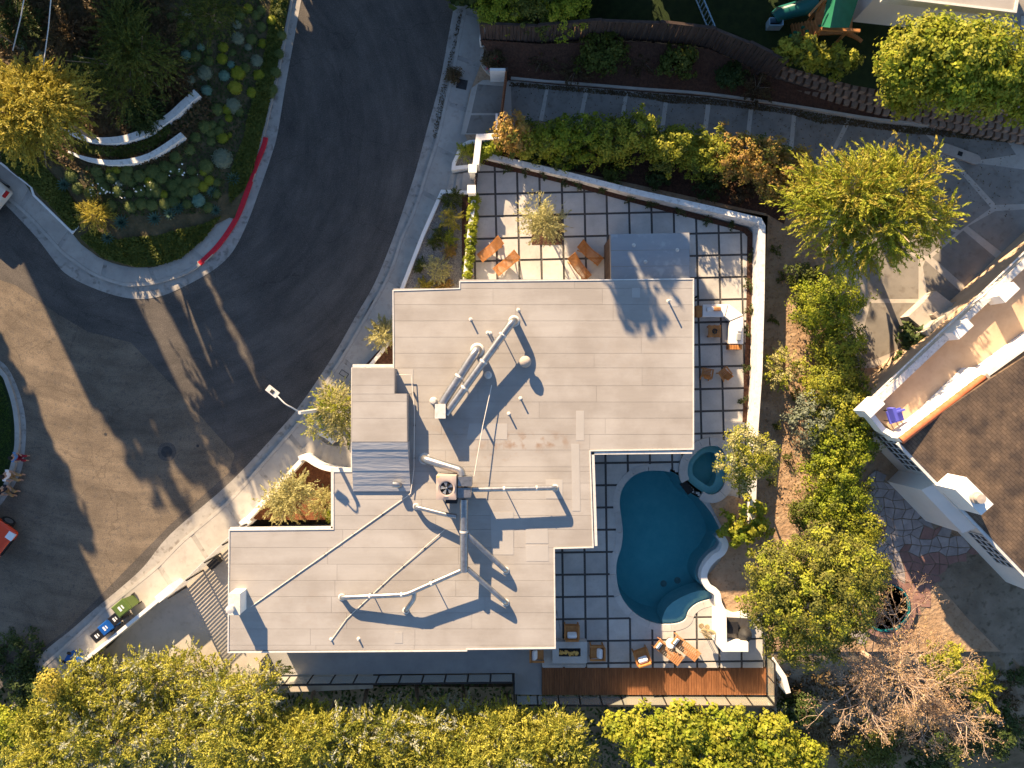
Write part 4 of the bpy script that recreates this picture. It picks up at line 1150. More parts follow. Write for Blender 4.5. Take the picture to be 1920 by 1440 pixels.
conduit('thin conduit bending round the raised stair roof', [(742, 703, ZR + .2), (771, 703, ZR + .2), (777, 770, ZR + .16), (776, 880, ZR + .14), (770, 925, ZR + .14)], .02, 1.4)
mv = thing('turbine_vent', 'round brown mushroom vent on the main roof', 'vent', P(986, 678, ZR))
x, y, _ = P(985, 678, 3.85)
MB().lathe((x, y, ZR), [(.14, 0), (.14, .4)], 12).build('neck', 'clay', mv)
MB().lathe((x, y, ZR + .38), [(.05, -.02), (.23, .0), (.25, .06), (.22, .16), (.12, .23), (.0, .25)], 18).build('cap', 'clay', mv, smooth=True)
for a, b, lab in ((915, 703, 'small white roof jack beside the slanting duct'), (812, 752, 'small round white cap above the duct box')):
    x, y, _ = P(a, b, 3.4)
    tag(MB().lathe((x, y, ZR), [(.17, .012), (.13, .05), (.11, .22), (.0, .24)], 14).build('roof_jack', 'metal_white', smooth=True), lab, 'roof vent')
ch = thing('chimney', 'white box chimney with round cap at the lower left roof corner', 'chimney', P(444, 1130, ZR))
x, y, _ = P(439, 1133, 4.0)
MB().box((x, y, 3.58), (.46, .86, .78)).build('stack', 'white_wall', ch)
MB().box((x, y, 3.99), (.50, .90, .04)).build('cap', 'metal_white', ch)
MB().lathe((x - .06, y - .12, 4.01), [(.1, 0), (.1, .2), (.17, .22), (.17, .34), (.0, .38)], 14).build('flue', 'metal_white', ch, smooth=True)

# ------------------------------------------------------------------ terrace edge: deck, balcony, glass rails
dk = thing('wooden_deck', 'dark brown plank deck along the terrace edge', 'deck', P(1225, 1277, -.15))
MB().prism(XY([(1016, 1251), (1437, 1251), (1437, 1304), (1016, 1303)], -.05), -.35, -.11).build('frame', 'black', dk)
npk = 90
me0 = None
for k in range(npk):
    a = 1016.5 + 420.5 * k / npk; b = a + 420.5 / npk - .5
    MB().prism(XY([(a, 1251.5), (b, 1251.5), (b, 1303), (a, 1303)], -.08), -.11, -.08).build('plank', 'deck', dk)
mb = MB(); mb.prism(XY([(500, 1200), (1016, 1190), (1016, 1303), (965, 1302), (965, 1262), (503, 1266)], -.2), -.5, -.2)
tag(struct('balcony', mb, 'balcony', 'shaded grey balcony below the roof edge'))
mb = MB(); mb.prism(XY([(1016, 1238), (1099, 1238), (1099, 1250.5), (1016, 1250.5)], 0), -.3, -.01); struct('step', mb, 'paver', 'pale step beside the fire table')
def glass_rail(label, pxs, z, h, n_, post_m='dark_metal', lean=0):
    base = [np.array(P(a, b, z)) for a, b in pxs]
    t = thing('glass_railing', label, 'railing', tuple(base[0]))
    p, q = base
    for k in range(n_):
        a = p + (q - p) * (k + .04) / n_; b = p + (q - p) * (k + .96) / n_
        MB().beam((a[0], a[1], z + h * .52), (b[0], b[1], z + h * .52), .02, h * .86).build('glass_pane', 'rail_glass', t)
    for k in range(n_ + 1):
        a = p + (q - p) * k / n_
        MB().beam((a[0], a[1], z - .3), (a[0], a[1], z + h - .04), .05).build('post', post_m, t)
    MB().beam((p[0], p[1], z + h), (q[0], q[1], z + h), .07, .05).build('handrail', post_m, t)
glass_rail('glass railing along the outer edge of the plank deck', ((968, 1304), (1438, 1306)), -.2, 1.08, 12)
glass_rail('glass railing at the right end of the plank deck', ((1439, 1303), (1438, 1228)), -.1, 1.05, 2)
glass_rail('long glass railing in front of the grey balcony', ((503, 1268), (962, 1263)), -.2, 1.05, 11)
glass_rail('short glass railing at the left end of the grey balcony', ((502, 1226), (502, 1266)), -.2, 1.05, 2)
glass_rail('short glass railing where the balcony steps out', ((964, 1265), (964, 1302)), -.2, 1.03, 1)
wall('retaining_wall', 'white retaining wall below the right end of the deck', [(1447, 1236), (1470, 1270), (1478, 1300)], .25, -2.5, -.35)
# ------------------------------------------------------------------ shingled house on the right
ZE = 3.6
rh = thing('shingled_house', 'white house with brown shingle roof and roof terrace', 'house', P(1800, 850, Z_EAST))
E0, E1 = np.array(P(1684, 829, ZE)), np.array(P(1990, 1148, ZE))
ed = (E1 - E0)[:2]; ed = ed / np.hypot(*ed)
nin = np.array((-ed[1], ed[0])) if (-ed[1]) > 0 else np.array((ed[1], -ed[0]))   # into the house (north-east)
Wt = [np.array(P(1690, 826, 3.9)[:2]), np.array(P(1845, 707, 3.9)[:2]), np.array(P(2010, 588, 3.9)[:2])]
def roofz(p): return ZE + .10 + .16 * float((np.array(p) - E0[:2]) @ nin)
rp_ = [tuple(E0[:2]), tuple(E1[:2]), tuple(E1[:2] + nin * 9), tuple(Wt[2] - np.array((0, .05))), tuple(Wt[1] - np.array((0, .05)))]
top = [(x, y, roofz((x, y))) for x, y in rp_]
v = top + [(x, y, z - .16) for x, y, z in top]
n = len(rp_)
rfo = MB().add(v, [list(range(n)), list(range(n, 2 * n))[::-1]] + [[i, n + i, n + (i + 1) % n, (i + 1) % n] for i in range(n)]).build('roof', 'shingle', rh)
g = np.array((*-nin * .06, 0))
MB().beam(E0 + g + np.array((0, 0, .02)), E1 + g + np.array((0, 0, .02)), .14, .10).build('gutter', 'metal_white', rfo)
# walls below the eave
w0, w1 = E0[:2] + nin * .35, E1[:2] + nin * .35
MB().prism([tuple(w0), tuple(w1), tuple(w1 + nin * 7), tuple(w0 + nin * 4.2)], Z_EAST - .2, ZE - .08, bottom=False).build('wall', 'stucco', rh)
def win(s0, s1, z0, z1, nc, nr):
    a, b = w0 + ed * s0 - nin * .01, w0 + ed * s1 - nin * .01
    wo_ = MB().beam((*a, (z0 + z1) / 2), (*b, (z0 + z1) / 2), .05, z1 - z0).build('window', 'glass_dark', rh)
    m2 = MB()
    for i in range(nc + 1):
        q = a + (b - a) * i / nc - nin * .03; m2.beam((*q, z0), (*q, z1), .045)
    for j in range(nr + 1):
        z = z0 + (z1 - z0) * j / nr; m2.beam((*(a - nin * .033), z), (*(b - nin * .033), z), .04)
    m2.build('muntins', 'stucco', wo_)
win(.15, 2.3, .9, 2.7, 6, 4)
win(6.2, 8.2, .9, 2.6, 5, 4)
# chimney breast and stack
c0, c1 = w0 + ed * 2.6, w0 + ed * 5.2
MB().prism([tuple(c0 - nin * .75), tuple(c1 - nin * .75), tuple(c1 + nin * .1), tuple(c0 + nin * .1)], Z_EAST - .1, [2.6, 2.6, 3.45, 3.45]).build('chimney_breast', 'stucco', rh)
stk = MB().prism(XY([(1791, 918), (1812.5, 895), (1863, 945.5), (1840, 966)], 5.1), 3.4, 5.1).build('chimney_stack', 'white_wall', rh)
x, y, _ = P(1834, 934, 5.3)
MB().lathe((x, y, 5.1), [(.24, 0), (.24, .16), (.19, .18), (.19, .42), (.0, .44)], 18).build('chimney_pot', 'clay', stk, smooth=True)
# roof terrace
ZF = 2.6
MB().prism(XY([(1622, 768), (1665, 800), (1702, 830), (2010, 600), (2010, 405)], ZF), Z_EAST - .2, ZF).build('terrace_floor', 'sand_floor', rh)
MB().strip(XY([(1626, 772), (2010, 410)], 3.0), .30, ZF - .02, 3.0).build('parapet', 'stone_top', rh)
MB().beam(P(1613, 766, 3.0), P(2000, 397, 3.0), .06, .05).build('outer_rail', 'stone_top', rh)
MB().strip(XY([(1628, 770), (1656, 805), (1694, 826)], 3.2), .22, ZF - .02, 3.2).build('end_parapet', 'white_wall', rh)
for a, b in ((1640, 764), (1806, 617), (1893, 548), (1984, 462)):
    MB().box((*P(a, b, 3.6)[:2], 3.1), (.85, .40, 1.0), rz=.76).build('pier', 'white_wall', rh)
tw_ = MB().strip([tuple(p) for p in Wt], .22, ZF - .02, 3.86).build('terrace_wall', 'white_wall', rh)
for k in range(13):
    t0, t1 = k / 13, (k + 1.06) / 13
    a, b = Wt[0] + (Wt[1] - Wt[0]) * t0, Wt[0] + (Wt[1] - Wt[0]) * min(t1, 1)
    MB().tube([(*a, 3.87), (*b, 3.885)], [.17, .155], 10).build('ridge_tile', 'terracotta', tw_, smooth=True)
MB().beam((*P(1848, 702, 4.0)[:2], 3.98), (*P(1868, 722, 4.0)[:2], 3.95), .12, .08).build('scupper', 'clay', rh)
# outside post
MB().beam(P(1862, 1040, Z_EAST), (*P(1862, 1040, Z_EAST)[:2], 3.4), .34).build('column', 'stucco', rh)
# low walled bench in the drive
bn = thing('walled_bay', 'pale three sided low wall bay on the neighbour driveway', 'wall', P(1750, 590, Z_EAST))
MB().prism(XY([(1703, 593), (1755, 545), (1790, 572), (1738, 622)], .45), Z_EAST, .45).build('plinth', 'drive', bn)
MB().prism(XY([(1733, 622), (1796, 573), (1806, 582), (1742, 632)], 1.2), Z_EAST, 1.2).build('back_wall', 'drive', bn)
MB().prism(XY([(1750, 590), (1757, 584), (1769, 593), (1762, 600)], .8), .452, .8).build('block', 'clay', bn)
tag(MB().strip(catmull(XY([(1790, 571), (1805, 566), (1830, 560), (1870, 528), (1930, 470)], .4), False, 3), .2, Z_EAST, .4).build('low_wall', 'drive'), 'low pale curved wall at the foot of the roof terrace', 'wall')
tc = thing('covered_chair', 'folded blue covered chair on the roof terrace', 'chair', P(1682, 780, ZF))
x, y, _ = P(1682, 780, 3.2)
MB().box((x, y, ZF + .42), (.62, .55, .10), rz=.3).box((x - .22, y + .08, ZF + .68), (.14, .56, .5), rz=.3).box((x + .08, y + .2, ZF + .55), (.5, .07, .22), rz=.3).build('cover', 'chair_blue', tc)
for sx in (-.25, .25):
    for sy in (-.22, .22): MB().beam((x + sx, y + sy, ZF), (x + sx, y + sy, ZF + .4), .04).build('leg', 'dark_metal', tc)
# small wooden skateboard-like plank box on the drive
pk = thing('timber_ramp', 'flat rounded timber board lying on the neighbour driveway', 'board', P(1798, 290, Z_EAST), math.radians(-20))
MB().box((0, 0, .09), (1.55, .48, .08)).lathe((-.77, 0, .05), [(.24, 0), (.24, .075)], 12).lathe((.77, 0, .05), [(.24, 0), (.24, .075)], 12).build('deck', 'clay', pk, local=True)
MB().box((-.02, 0, .135), (.22, .2, .015)).build('pad', 'black', pk, local=True)
MB().box((-.5, 0, .025), (.1, .4, .05)).box((.5, 0, .025), (.1, .4, .05)).build('foot', 'black', pk, local=True)
# round empty teal basin under the big tree
tb = thing('empty_spa', 'empty round teal tiled spa beside the flagstone court', 'spa', P(1665, 1140, Z_EAST))
x, y, _ = P(1664, 1141, 0)
MB().lathe((x, y, 0), [(.35, -.9), (.8, -.85), (.85, -.45), (1.05, -.42), (1.1, -.12), (1.18, -.12), (1.2, -.3)], 28).build('basin', 'teal_basin', tb, smooth=True)
MB().lathe((x, y, -.28), [(1.15, 0), (1.15, .16), (1.42, .16), (1.42, 0)], 28).build('rim', 'flag_red', tb)
MB().lathe((x - .25, y - .1, -.75), [(.3, 0), (.55, .3), (.5, .36), (.2, .1)], 20).build('seat', 'teal_basin', tb, smooth=True)

# ------------------------------------------------------------------ top right yard
bw = thing('block_wall', 'stepped retaining wall of brown split blocks above the driveway', 'wall', P(1600, 170, 0))
wp = polyline_points(catmull(XY([(1395, 88), (1450, 118), (1530, 146), (1650, 180), (1780, 208), (2000, 250)], .7), False, 4), .38)
blk = []
for c in range(4):
    z = -.12 + c * .3
    path = offset(wp, .26 * (c - 1))
    for i in range(len(path) - 1):
        a, b = np.array(path[i]), np.array(path[i + 1])
        if c % 2: s = (b - a) * .5; a, b = a + s, b + s
        d_ = (b - a) * .44; m_ = (a + b) / 2
        r_ = random.uniform(.29, .34)
        nrm = np.array((-(b - a)[1], (b - a)[0])); nrm /= np.hypot(*nrm)
        q = [tuple(m_ - d_ - nrm * r_ * .4), tuple(m_ + d_ - nrm * r_ * .4), tuple(m_ + d_ * .62 + nrm * r_ * .6), tuple(m_ - d_ * .62 + nrm * r_ * .6)]
        q2 = [tuple(m_ - d_ * .7 - nrm * .22), tuple(m_ + d_ * .7 - nrm * .22), tuple(m_ + d_ + nrm * .2), tuple(m_ - d_ + nrm * .2)]
        MB().prism(q2, z - .16, z + .14).build('block', 'block', bw)
fence = thing('board_fence', 'dark brown board fence between the yard and the planted bank', 'fence', P(1150, 60, .9))
fp = XY([(902, 55), (1010, 60), (1125, 50), (1235, 54), (1335, 66), (1400, 92), (1440, 112), (1470, 125)], 1.8)
for i in range(len(fp) - 1):
    a, b = np.array(fp[i]), np.array(fp[i + 1]); L_ = np.hypot(*(b - a)); k = max(2, int(L_ / .16)); zt = 2.35 + .1 * (i % 2)
    pn = MB()
    for j in range(k):
        p, q = a + (b - a) * (j + .05) / k, a + (b - a) * (j + .95) / k
        nr = np.array((-(b - a)[1], (b - a)[0])) / L_ * (.012 if j % 2 else -.012)
        pn.beam((*(p + nr), (zt + .6) / 2), (*(q + nr), (zt + .6) / 2), .025, zt - .6 + random.uniform(-.02, .02))
    pn.build('fence_panel', 'wood_dark', fence)
    MB().beam((*a, zt + .03), (*b, zt + .03), .12, .04).build('cap_rail', 'wood_dark', fence)
    MB().beam((*a, .3), (*a, zt + .06), .1).build('post', 'wood_dark', fence)
bf = thing('blue_fence_panel', 'teal blue ladder-like fence panel on the shaded lawn', 'fence', P(1325, 28, Z_YARD))
a, b = np.array(P(1310, -10, 1.6)), np.array(P(1338, 58, 1.6))
for z in (1.15, 1.9): MB().beam((a[0], a[1], z), (b[0], b[1], z), .05).build('rail', 'pale_blue', bf)
for k in range(9):
    q = a + (b - a) * k / 8
    MB().beam((q[0], q[1], Z_YARD), (q[0], q[1], 1.95), .035).build('bar', 'pale_blue', bf)
ps = thing('climbing_frame', 'wooden climbing frame with green canopy and teal slide', 'playset', P(1570, 40, Z_YARD))
rid = np.array(P(1582, -10, 4.0)); rid2 = np.array(P(1570, 52, 4.0))
MB().add([P(1553, -12, 3.3), P(1540, 50, 3.3), tuple(rid2 - np.array((.3, 0, 0))), tuple(rid - np.array((.3, 0, 0)))], [[0, 1, 2, 3]]).add([tuple(rid - np.array((.3, 0, 0))), tuple(rid2 - np.array((.3, 0, 0))), P(1592, 52, 3.2), P(1612, -10, 3.2)], [[0, 1, 2, 3]]).build('canopy', 'green_tarp', ps)
for q in ((1548, 0), (1541, 52), (1600, -8), (1592, 55)):
    x, y, _ = P(*q, 3.2); MB().beam((x, y, Z_YARD), (x, y, 3.2), .1).build('post', 'wood_play', ps)
MB().beam(P(1540, 54, 3.2), P(1612, 58, 3.2), .12).beam(P(1516, 30, 2.6), P(1556, -15, 3.3), .1).build('beam', 'wood_play', ps)
MB().prism(XY([(1530, 10), (1600, 0), (1598, 62), (1528, 66)], 2.3), 2.2, 2.3).build('platform', 'wood_play', ps)
for k in range(8):
    z = Z_YARD + .1 + k * .15; t = k / 8
    MB().beam(P(1484 + t * 48, 46 - t * 8, z), P(1490 + t * 50, 72 - t * 4, z), .05, .24).build('plank', 'wood_play', ps)
for k in range(9):
    t = random.random(); MB().box((*P(1490 + 44 * (k / 8), 48 + 14 * random.random(), 1.8)[:2], 1.35 + k / 8 * 1.05), (.14, .1, .12)).build('climbing_hold', 'green_tarp', ps)
for k in range(5):
    MB().beam(P(1568 + k * 9, 58 + k * 2.5, 2.2 - k * .22), P(1600 + k * 4, 64 + k * 3.5, 2.2 - k * .22), .16, .05).build('step', 'wood_play', ps)
MB().tube([P(1536, 5, 2.4), P(1515, 12, 2.2), P(1490, 18, 1.8), P(1462, 26, 1.5), P(1452, 34, 1.4)], [.32, .34, .34, .33, .30], 12).build('slide', 'teal_plastic', ps, smooth=True)
sb = thing('storage_box', 'pale blue open box on the dark lawn', 'box', P(1455, 44, Z_YARD))
x, y, _ = P(1456, 40, 1.6); m2 = MB()
for sx, sy, w_, h_ in ((0, .16, .62, .03), (0, -.16, .62, .03), (-.3, 0, .03, .3), (.3, 0, .03, .3)): m2.box((x + sx, y + sy, 1.35), (w_, h_, .5))
m2.build('side', 'pale_blue', sb); MB().box((x, y, 1.13), (.6, .32, .03)).build('bottom', 'black', sb)
x, y, _ = P(1764, 25, 1.5); tag(MB().lathe((x, y, Z_YARD + .01), [(.0, 0), (.14, .04), (.22, .14), (.24, .24), (.22, .34), (.14, .44), (.0, .48)], 16).build('play_ball', 'ball', smooth=True), 'pale round ball near the far house', 'ball')
for a, b, r, m_, lab in ((1788, 30, .3, 'bin_blue', 'dark blue tub in the shaded yard'), (1802, 33, .34, 'pale_blue', 'light blue tub in the shaded yard')):
    x, y, _ = P(a, b, 1.4); tag(MB().lathe((x, y, Z_YARD + .01), [(r * .8, 0), (r, .4), (r * .92, .4), (r * .75, .06)], 16).build('tub', m_, smooth=True), lab, 'tub')
fh = thing('far_house', 'house with flat cream roof at the top right corner', 'house', P(1800, -80, Z_YARD))
fr_ = MB().prism(XY([(1660, -8), (1905, 21), (1912, -20), (1930, -300), (1660, -300)], 4.6), 4.3, 4.6).build('roof', 'roof_sheet', fh)
MB().strip(XY([(1660, -8), (1905, 21), (1912, -20), (1930, -300)], 4.7), .1, 4.25, 4.68).build('fascia', 'metal_white', fr_)
MB().prism(XY([(1665, -30), (1885, -6), (1895, -300), (1665, -300)], 4.3), Z_YARD, 4.3, bottom=False).build('wall', 'house_wall', fh)
# neighbour's timber gate and gate arm
ng = thing('timber_gate', 'reddish slatted gate across the neighbour driveway', 'gate', P(944, 175, Z_EAST))
a, b = np.array(P(950, 132, .8)), np.array(P(940, 214, .8))
for k in range(18):
    q = a + (b - a) * (k + .5) / 18
    MB().box((q[0], q[1], .3), (.035, .07, 1.15)).build('slat', 'wood_gate', ng)
for z in (-.1, .8): MB().beam((a[0] - .04, a[1], z), (b[0] - .04, b[1], z), .04, .08).build('rail', 'wood_gate', ng)
for q in (a, b): MB().box((q[0], q[1], .35), (.11, .11, 1.3)).build('post', 'wood_dark', ng)
x, y, _ = P(933, 131, .9); tag(MB().box((x, y, .3), (.72, .12, 1.3)).build('gate_pier', 'white_wall'), 'white pier at the upper end of the timber gate', 'post')
x, y, _ = P(931, 226, .9); tag(MB().box((x, y, .25), (.10, .72, 1.1)).build('gate_pier', 'white_wall'), 'slim white pier at the lower end of the timber gate', 'post')
x, y, _ = P(905, 63, .4); tag(MB().box((x, y, .0), (.22, .55, .9), rz=-.2).build('mail_box', 'white_wall'), 'small white box at the pavement beside the dark fence', 'mailbox')

# ------------------------------------------------------------------ street things
lp = thing('street_lamp', 'white street lamp leaning its arm over the kerb', 'street lamp', P(625, 766, Z_WALK))
x, y, _ = P(562, 774, 5.0)
lp.location = (x, y, Z_WALK)
MB().lathe((x, y, Z_WALK), [(.17, 0), (.16, .25), (.10, .4), (.075, 5.5), (.06, 5.55)], 10).build('pole', 'metal_white', lp, smooth=True)
hx, hy, _ = P(511, 734, 5.3)
mid_ = ((x + hx) / 2, (y + hy) / 2 - .05, 5.33)
MB().tube(catmull([(x, y, 4.9), ((x * 3 + hx) / 4, (y * 3 + hy) / 4, 5.22), mid_, (hx + .12, hy - .1, 5.3)], False, 4), .03, 8).build('arm', 'metal_white', lp, smooth=True)
MB().box((hx, hy, 5.29), (.52, .26, .1), rz=math.radians(-38)).build('head', 'metal_white', lp)
MB().box((hx + .0, hy - .0, 5.345), (.14, .14, .03), rz=math.radians(-38)).build('photocell', 'iron', lp)
for a, b, r, lab in ((313, 847, .27, 'round iron manhole cover in the paler asphalt'),):
    mh = thing('manhole_cover', lab, 'manhole', P(a, b, Z_ROAD + .005))
    x, y, _ = P(a, b, Z_ROAD)
    MB().lathe((x, y, Z_ROAD), [(.45, .003), (.44, .012)], 28).build('collar', 'asphalt', mh)
    MB().lathe((x, y, Z_ROAD), [(r, .008), (r, .017)], 28).build('lid', 'iron', mh)
for a, b, lab in ((371, 836, 'small round valve cover near the manhole'), (198, 814, 'small round valve cover in the sunlit street')):
    x, y, _ = P(a, b, Z_ROAD); tag(MB().lathe((x, y, Z_ROAD), [(.07, .004), (.07, .016)], 14).build('valve_cover', 'iron'), lab, 'valve cover')
ub = thing('utility_cover', 'rectangular concrete utility cover in the pavement', 'cover', P(645, 701, Z_WALK))
x, y, _ = P(645, 701, Z_WALK)
MB().box((x, y, Z_WALK - .01), (.42, .26, .04), rz=math.radians(-33)).build('frame', 'iron', ub); MB().box((x, y, Z_WALK - .005), (.36, .20, .04), rz=math.radians(-33)).build('lid', 'gutter', ub)
x, y, _ = P(866, 158, Z_WALK); tag(MB().box((x, y, Z_WALK - .01), (.5, .46, .05), rz=-.2).build('utility_cover', 'iron'), 'dark square utility cover in the upper pavement', 'cover')

def bin_(label, a, b, rz, body, tip=False, s=1.0):
    t = thing('wheelie_bin', label, 'bin', P(a, b, Z_WALK + .5) if not tip else P(a, b, Z_WALK + .3))
    t.location.z = Z_WALK + .002
    w, d, h = .50 * s, .56 * s, .95 * s
    bd = MB(); q0 = [(-w * .4, -d * .38), (w * .4, -d * .38), (w * .4, d * .38), (-w * .4, d * .38)]; q1 = [(-w * .5, -d * .5), (w * .5, -d * .5), (w * .5, d * .5), (-w * .5, d * .5)]
    bd.add([(*p, .06) for p in q0] + [(*p, h) for p in q1], [[3, 2, 1, 0], [4, 5, 6, 7]] + [[i, (i + 1) % 4, 4 + (i + 1) % 4, 4 + i] for i in range(4)])
    bd.build('body', body, t, local=True)
    lid = MB(); lid.add([(-w * .54, -d * .56, h + .01), (w * .54, -d * .56, h + .01), (w * .54, d * .56, h + .01), (-w * .54, d * .56, h + .01), (-w * .46, -d * .44, h + .07), (w * .46, -d * .44, h + .07), (w * .48, d * .5, h + .09), (-w * .48, d * .5, h + .09)], [[3, 2, 1, 0], [4, 5, 6, 7], [0, 1, 5, 4], [1, 2, 6, 5], [2, 3, 7, 6], [3, 0, 4, 7]])
    ld = lid.build('lid', body, t, local=True)
    MB().box((0, -d * .05, h + .085), (w * .42, d * .16, .008)).box((0, d * .2, h + .092), (w * .34, d * .1, .008)).build('lid_print', 'print_white', ld, local=True)
    MB().beam((-w * .4, d * .6, h - .02), (w * .4, d * .6, h - .02), .04).build('handle', body, t, local=True)
    for sx in (-1, 1):
        MB().tube([(sx * w * .42, d * .4, .1), (sx * w * .5, d * .4, .1)], .1, 12).build('wheel', 'rubber', t, local=True)
    if tip:
        t.rotation_euler = (math.radians(90), 0, rz); t.location.z = Z_WALK + .27
    else:
        t.rotation_euler = (0, 0, rz)
    return t
R = math.radians
bin_('bright green bin standing at the end of the row by the wall', 240, 1133, R(-50), 'bin_green', s=1.15)
bin_('black bin between the green bin and the blue bin', 224, 1156, R(-50), 'bin_black', s=.9)
bin_('blue bin standing between the two black bins', 207, 1172, R(-50), 'bin_blue', s=.95)
bin_('black bin at the lower left end of the row by the wall', 191, 1187, R(-50), 'bin_black', s=.9)
bin_('blue bin lying tipped over on the pavement', 126, 1228, R(60), 'bin_blue', tip=True)
tag(MB().lathe((*P(184, 1228, -.2)[:2], -.5), [(.12, 0), (.15, .3), (.11, .3), (.09, .05)], 14).build('drain_pot', 'clay', smooth=True), 'small round clay pot behind the boundary wall', 'pot')

def car(label, px, py, heading, body, name='parked_car'):
    x, y, _ = P(px, py, .2)
    t = thing(name, label, 'car', (x, y, Z_ROAD), heading)
    prof = [(2.2, .45), (2.18, .72), (1.35, .92), (.65, 1.42), (-.9, 1.45), (-1.75, 1.0), (-2.15, .95), (-2.2, .45)]
    b_ = MB(); nn = len(prof)
    v = []
    for w_, k in ((.88, 1.0), (-.88, 1.0)):
        for i, (a, z) in enumerate(prof): v.append((a - .06 * abs(a) * 0, w_ * (.82 if z > 1.2 else 1.0), z))
    f = [list(range(nn))[::-1], list(range(nn, 2 * nn))] + [[i, (i + 1) % nn, nn + (i + 1) % nn, nn + i] for i in range(nn)]
    o = b_.add(v, f).build('body', body, t, local=True)
    bv = o.modifiers.new('soft', 'BEVEL'); bv.width = .14; bv.segments = 3
    MB().add([(1.30, -.70, .96), (1.30, .70, .96), (.70, .64, 1.405), (.70, -.64, 1.405)], [[0, 1, 2, 3]]).build('windscreen', 'glass_dark', t, local=True)
    MB().add([(-1.70, .66, 1.05), (-1.70, -.66, 1.05), (-.95, -.62, 1.445), (-.95, .62, 1.445)], [[0, 1, 2, 3]]).build('rear_window', 'glass_dark', t, local=True)
    for s_ in (-1, 1):
        MB().box((2.02, s_ * .62, .73), (.34, .36, .1), ry=.1).build('headlight', 'lamp_clear', t, local=True)
        MB().box((-2.14, s_ * .64, .86), (.16, .34, .12)).build('tail_light', 'tail_red', t, local=True)
        MB().box((.55, s_ * .95, .98), (.16, .2, .12)).build('mirror', body, t, local=True)
        for a in (1.35, -1.35):
            wv = MB().tube([(a, s_ * .68, .32), (a, s_ * .9, .32)], .32, 18).build('wheel', 'rubber', t, local=True)
            MB().tube([(a, s_ * .89, .32), (a, s_ * .915, .32)], .2, 14).build('rim', 'metal', wv, local=True)
    MB().box((2.16, 0, .6), (.1, .9, .16)).build('grille', 'black', t, local=True)
    return t
car('orange red car poking in from the left edge of the street', -62, 975, R(-38), 'car_red')
car('beige car tail just inside the left edge by the kerb', -72, 330, R(141), 'car_beige')

# people sitting on the island kerb
def person(label, px, py, rz, top, legs, hairm='hair', s=1.0):
    x, y, _ = P(px, py, .1)
    t = thing('person', label, 'person', (x, y, Z_WALK + .01), rz)
    def skin(name, verts, edges, rad, m_, par):
        me = bpy.data.meshes.new(name); me.from_pydata([tuple(np.array(v_) * s) for v_ in verts], edges, [])
        o = bpy.data.objects.new(name, me); COL.objects.link(o); o.parent = par
        me.materials.append(M[m_])
        sk = o.modifiers.new('skin', 'SKIN'); ss = o.modifiers.new('sub', 'SUBSURF'); ss.levels = ss.render_levels = 1
        for i, r in enumerate(rad): me.skin_vertices[0].data[i].radius = (r * s, r * s)
        me.skin_vertices[0].data[0].use_root = True
        return o
    V = [(0, 0, .12), (0, 0, .35), (.03, 0, .56), (.05, 0, .66), (.09, 0, .80), (.10, 0, .88)]
    Ed = [(0, 1), (1, 2), (2, 3), (3, 4), (4, 5)]; Rd = [.14, .14, .13, .055, .095, .07]
    for sg in (-1, 1):
        b0 = len(V)
        V += [(.02, sg * .20, .55), (.16, sg * .25, .36), (.36, sg * .12, .34), (.10, sg * .10, .14), (.46, sg * .13, .22), (.44, sg * .13, -.06), (.56, sg * .14, -.09)]
        Rd += [.06, .045, .035, .085, .065, .045, .04]
        Ed += [(2, b0), (b0, b0 + 1), (b0 + 1, b0 + 2), (0, b0 + 3), (b0 + 3, b0 + 4), (b0 + 4, b0 + 5), (b0 + 5, b0 + 6)]
    body = skin('body', V, Ed, Rd, 'skin', t)
    tv = [(0, 0, .16), (0, 0, .36), (.03, 0, .57)]; te = [(0, 1), (1, 2)]; tr_ = [.155, .16, .145]
    for sg in (-1, 1):
        b0 = len(tv); tv += [(.02, sg * .21, .555), (.10, sg * .24, .45)]; tr_ += [.08, .065]; te += [(2, b0), (b0, b0 + 1)]
    skin('shirt', tv, te, tr_, top, t)
    lv = [(0, 0, .13)]; le = []; lr = [.155]
    for sg in (-1, 1):
        b0 = len(lv); lv += [(.12, sg * .10, .15), (.46, sg * .13, .225), (.445, sg * .13, .05)]; lr += [.1, .078, .06]; le += [(0, b0), (b0, b0 + 1), (b0 + 1, b0 + 2)]
    skin('trousers', lv, le, lr, legs, t)
    MB().lathe((.075 * s, 0, .80 * s), [(.10 * s, -.03 * s), (.112 * s, .04 * s), (.09 * s, .10 * s), (.0, .13 * s)], 12).build('hair', hairm, t, smooth=True, local=True)
    return t
person('person in a light blue shirt sitting on the island kerb', 20, 858, R(-12), 'cloth_blue', 'cloth_red', s=.85)
person('person in a white shirt sitting with bare legs on the island kerb', 7, 892, R(-18), 'cloth_white', 'cloth_tan')
person('person in dark clothes at the very edge of the island kerb', 0, 918, R(-35), 'cloth_dark', 'cloth_tan', s=.95)

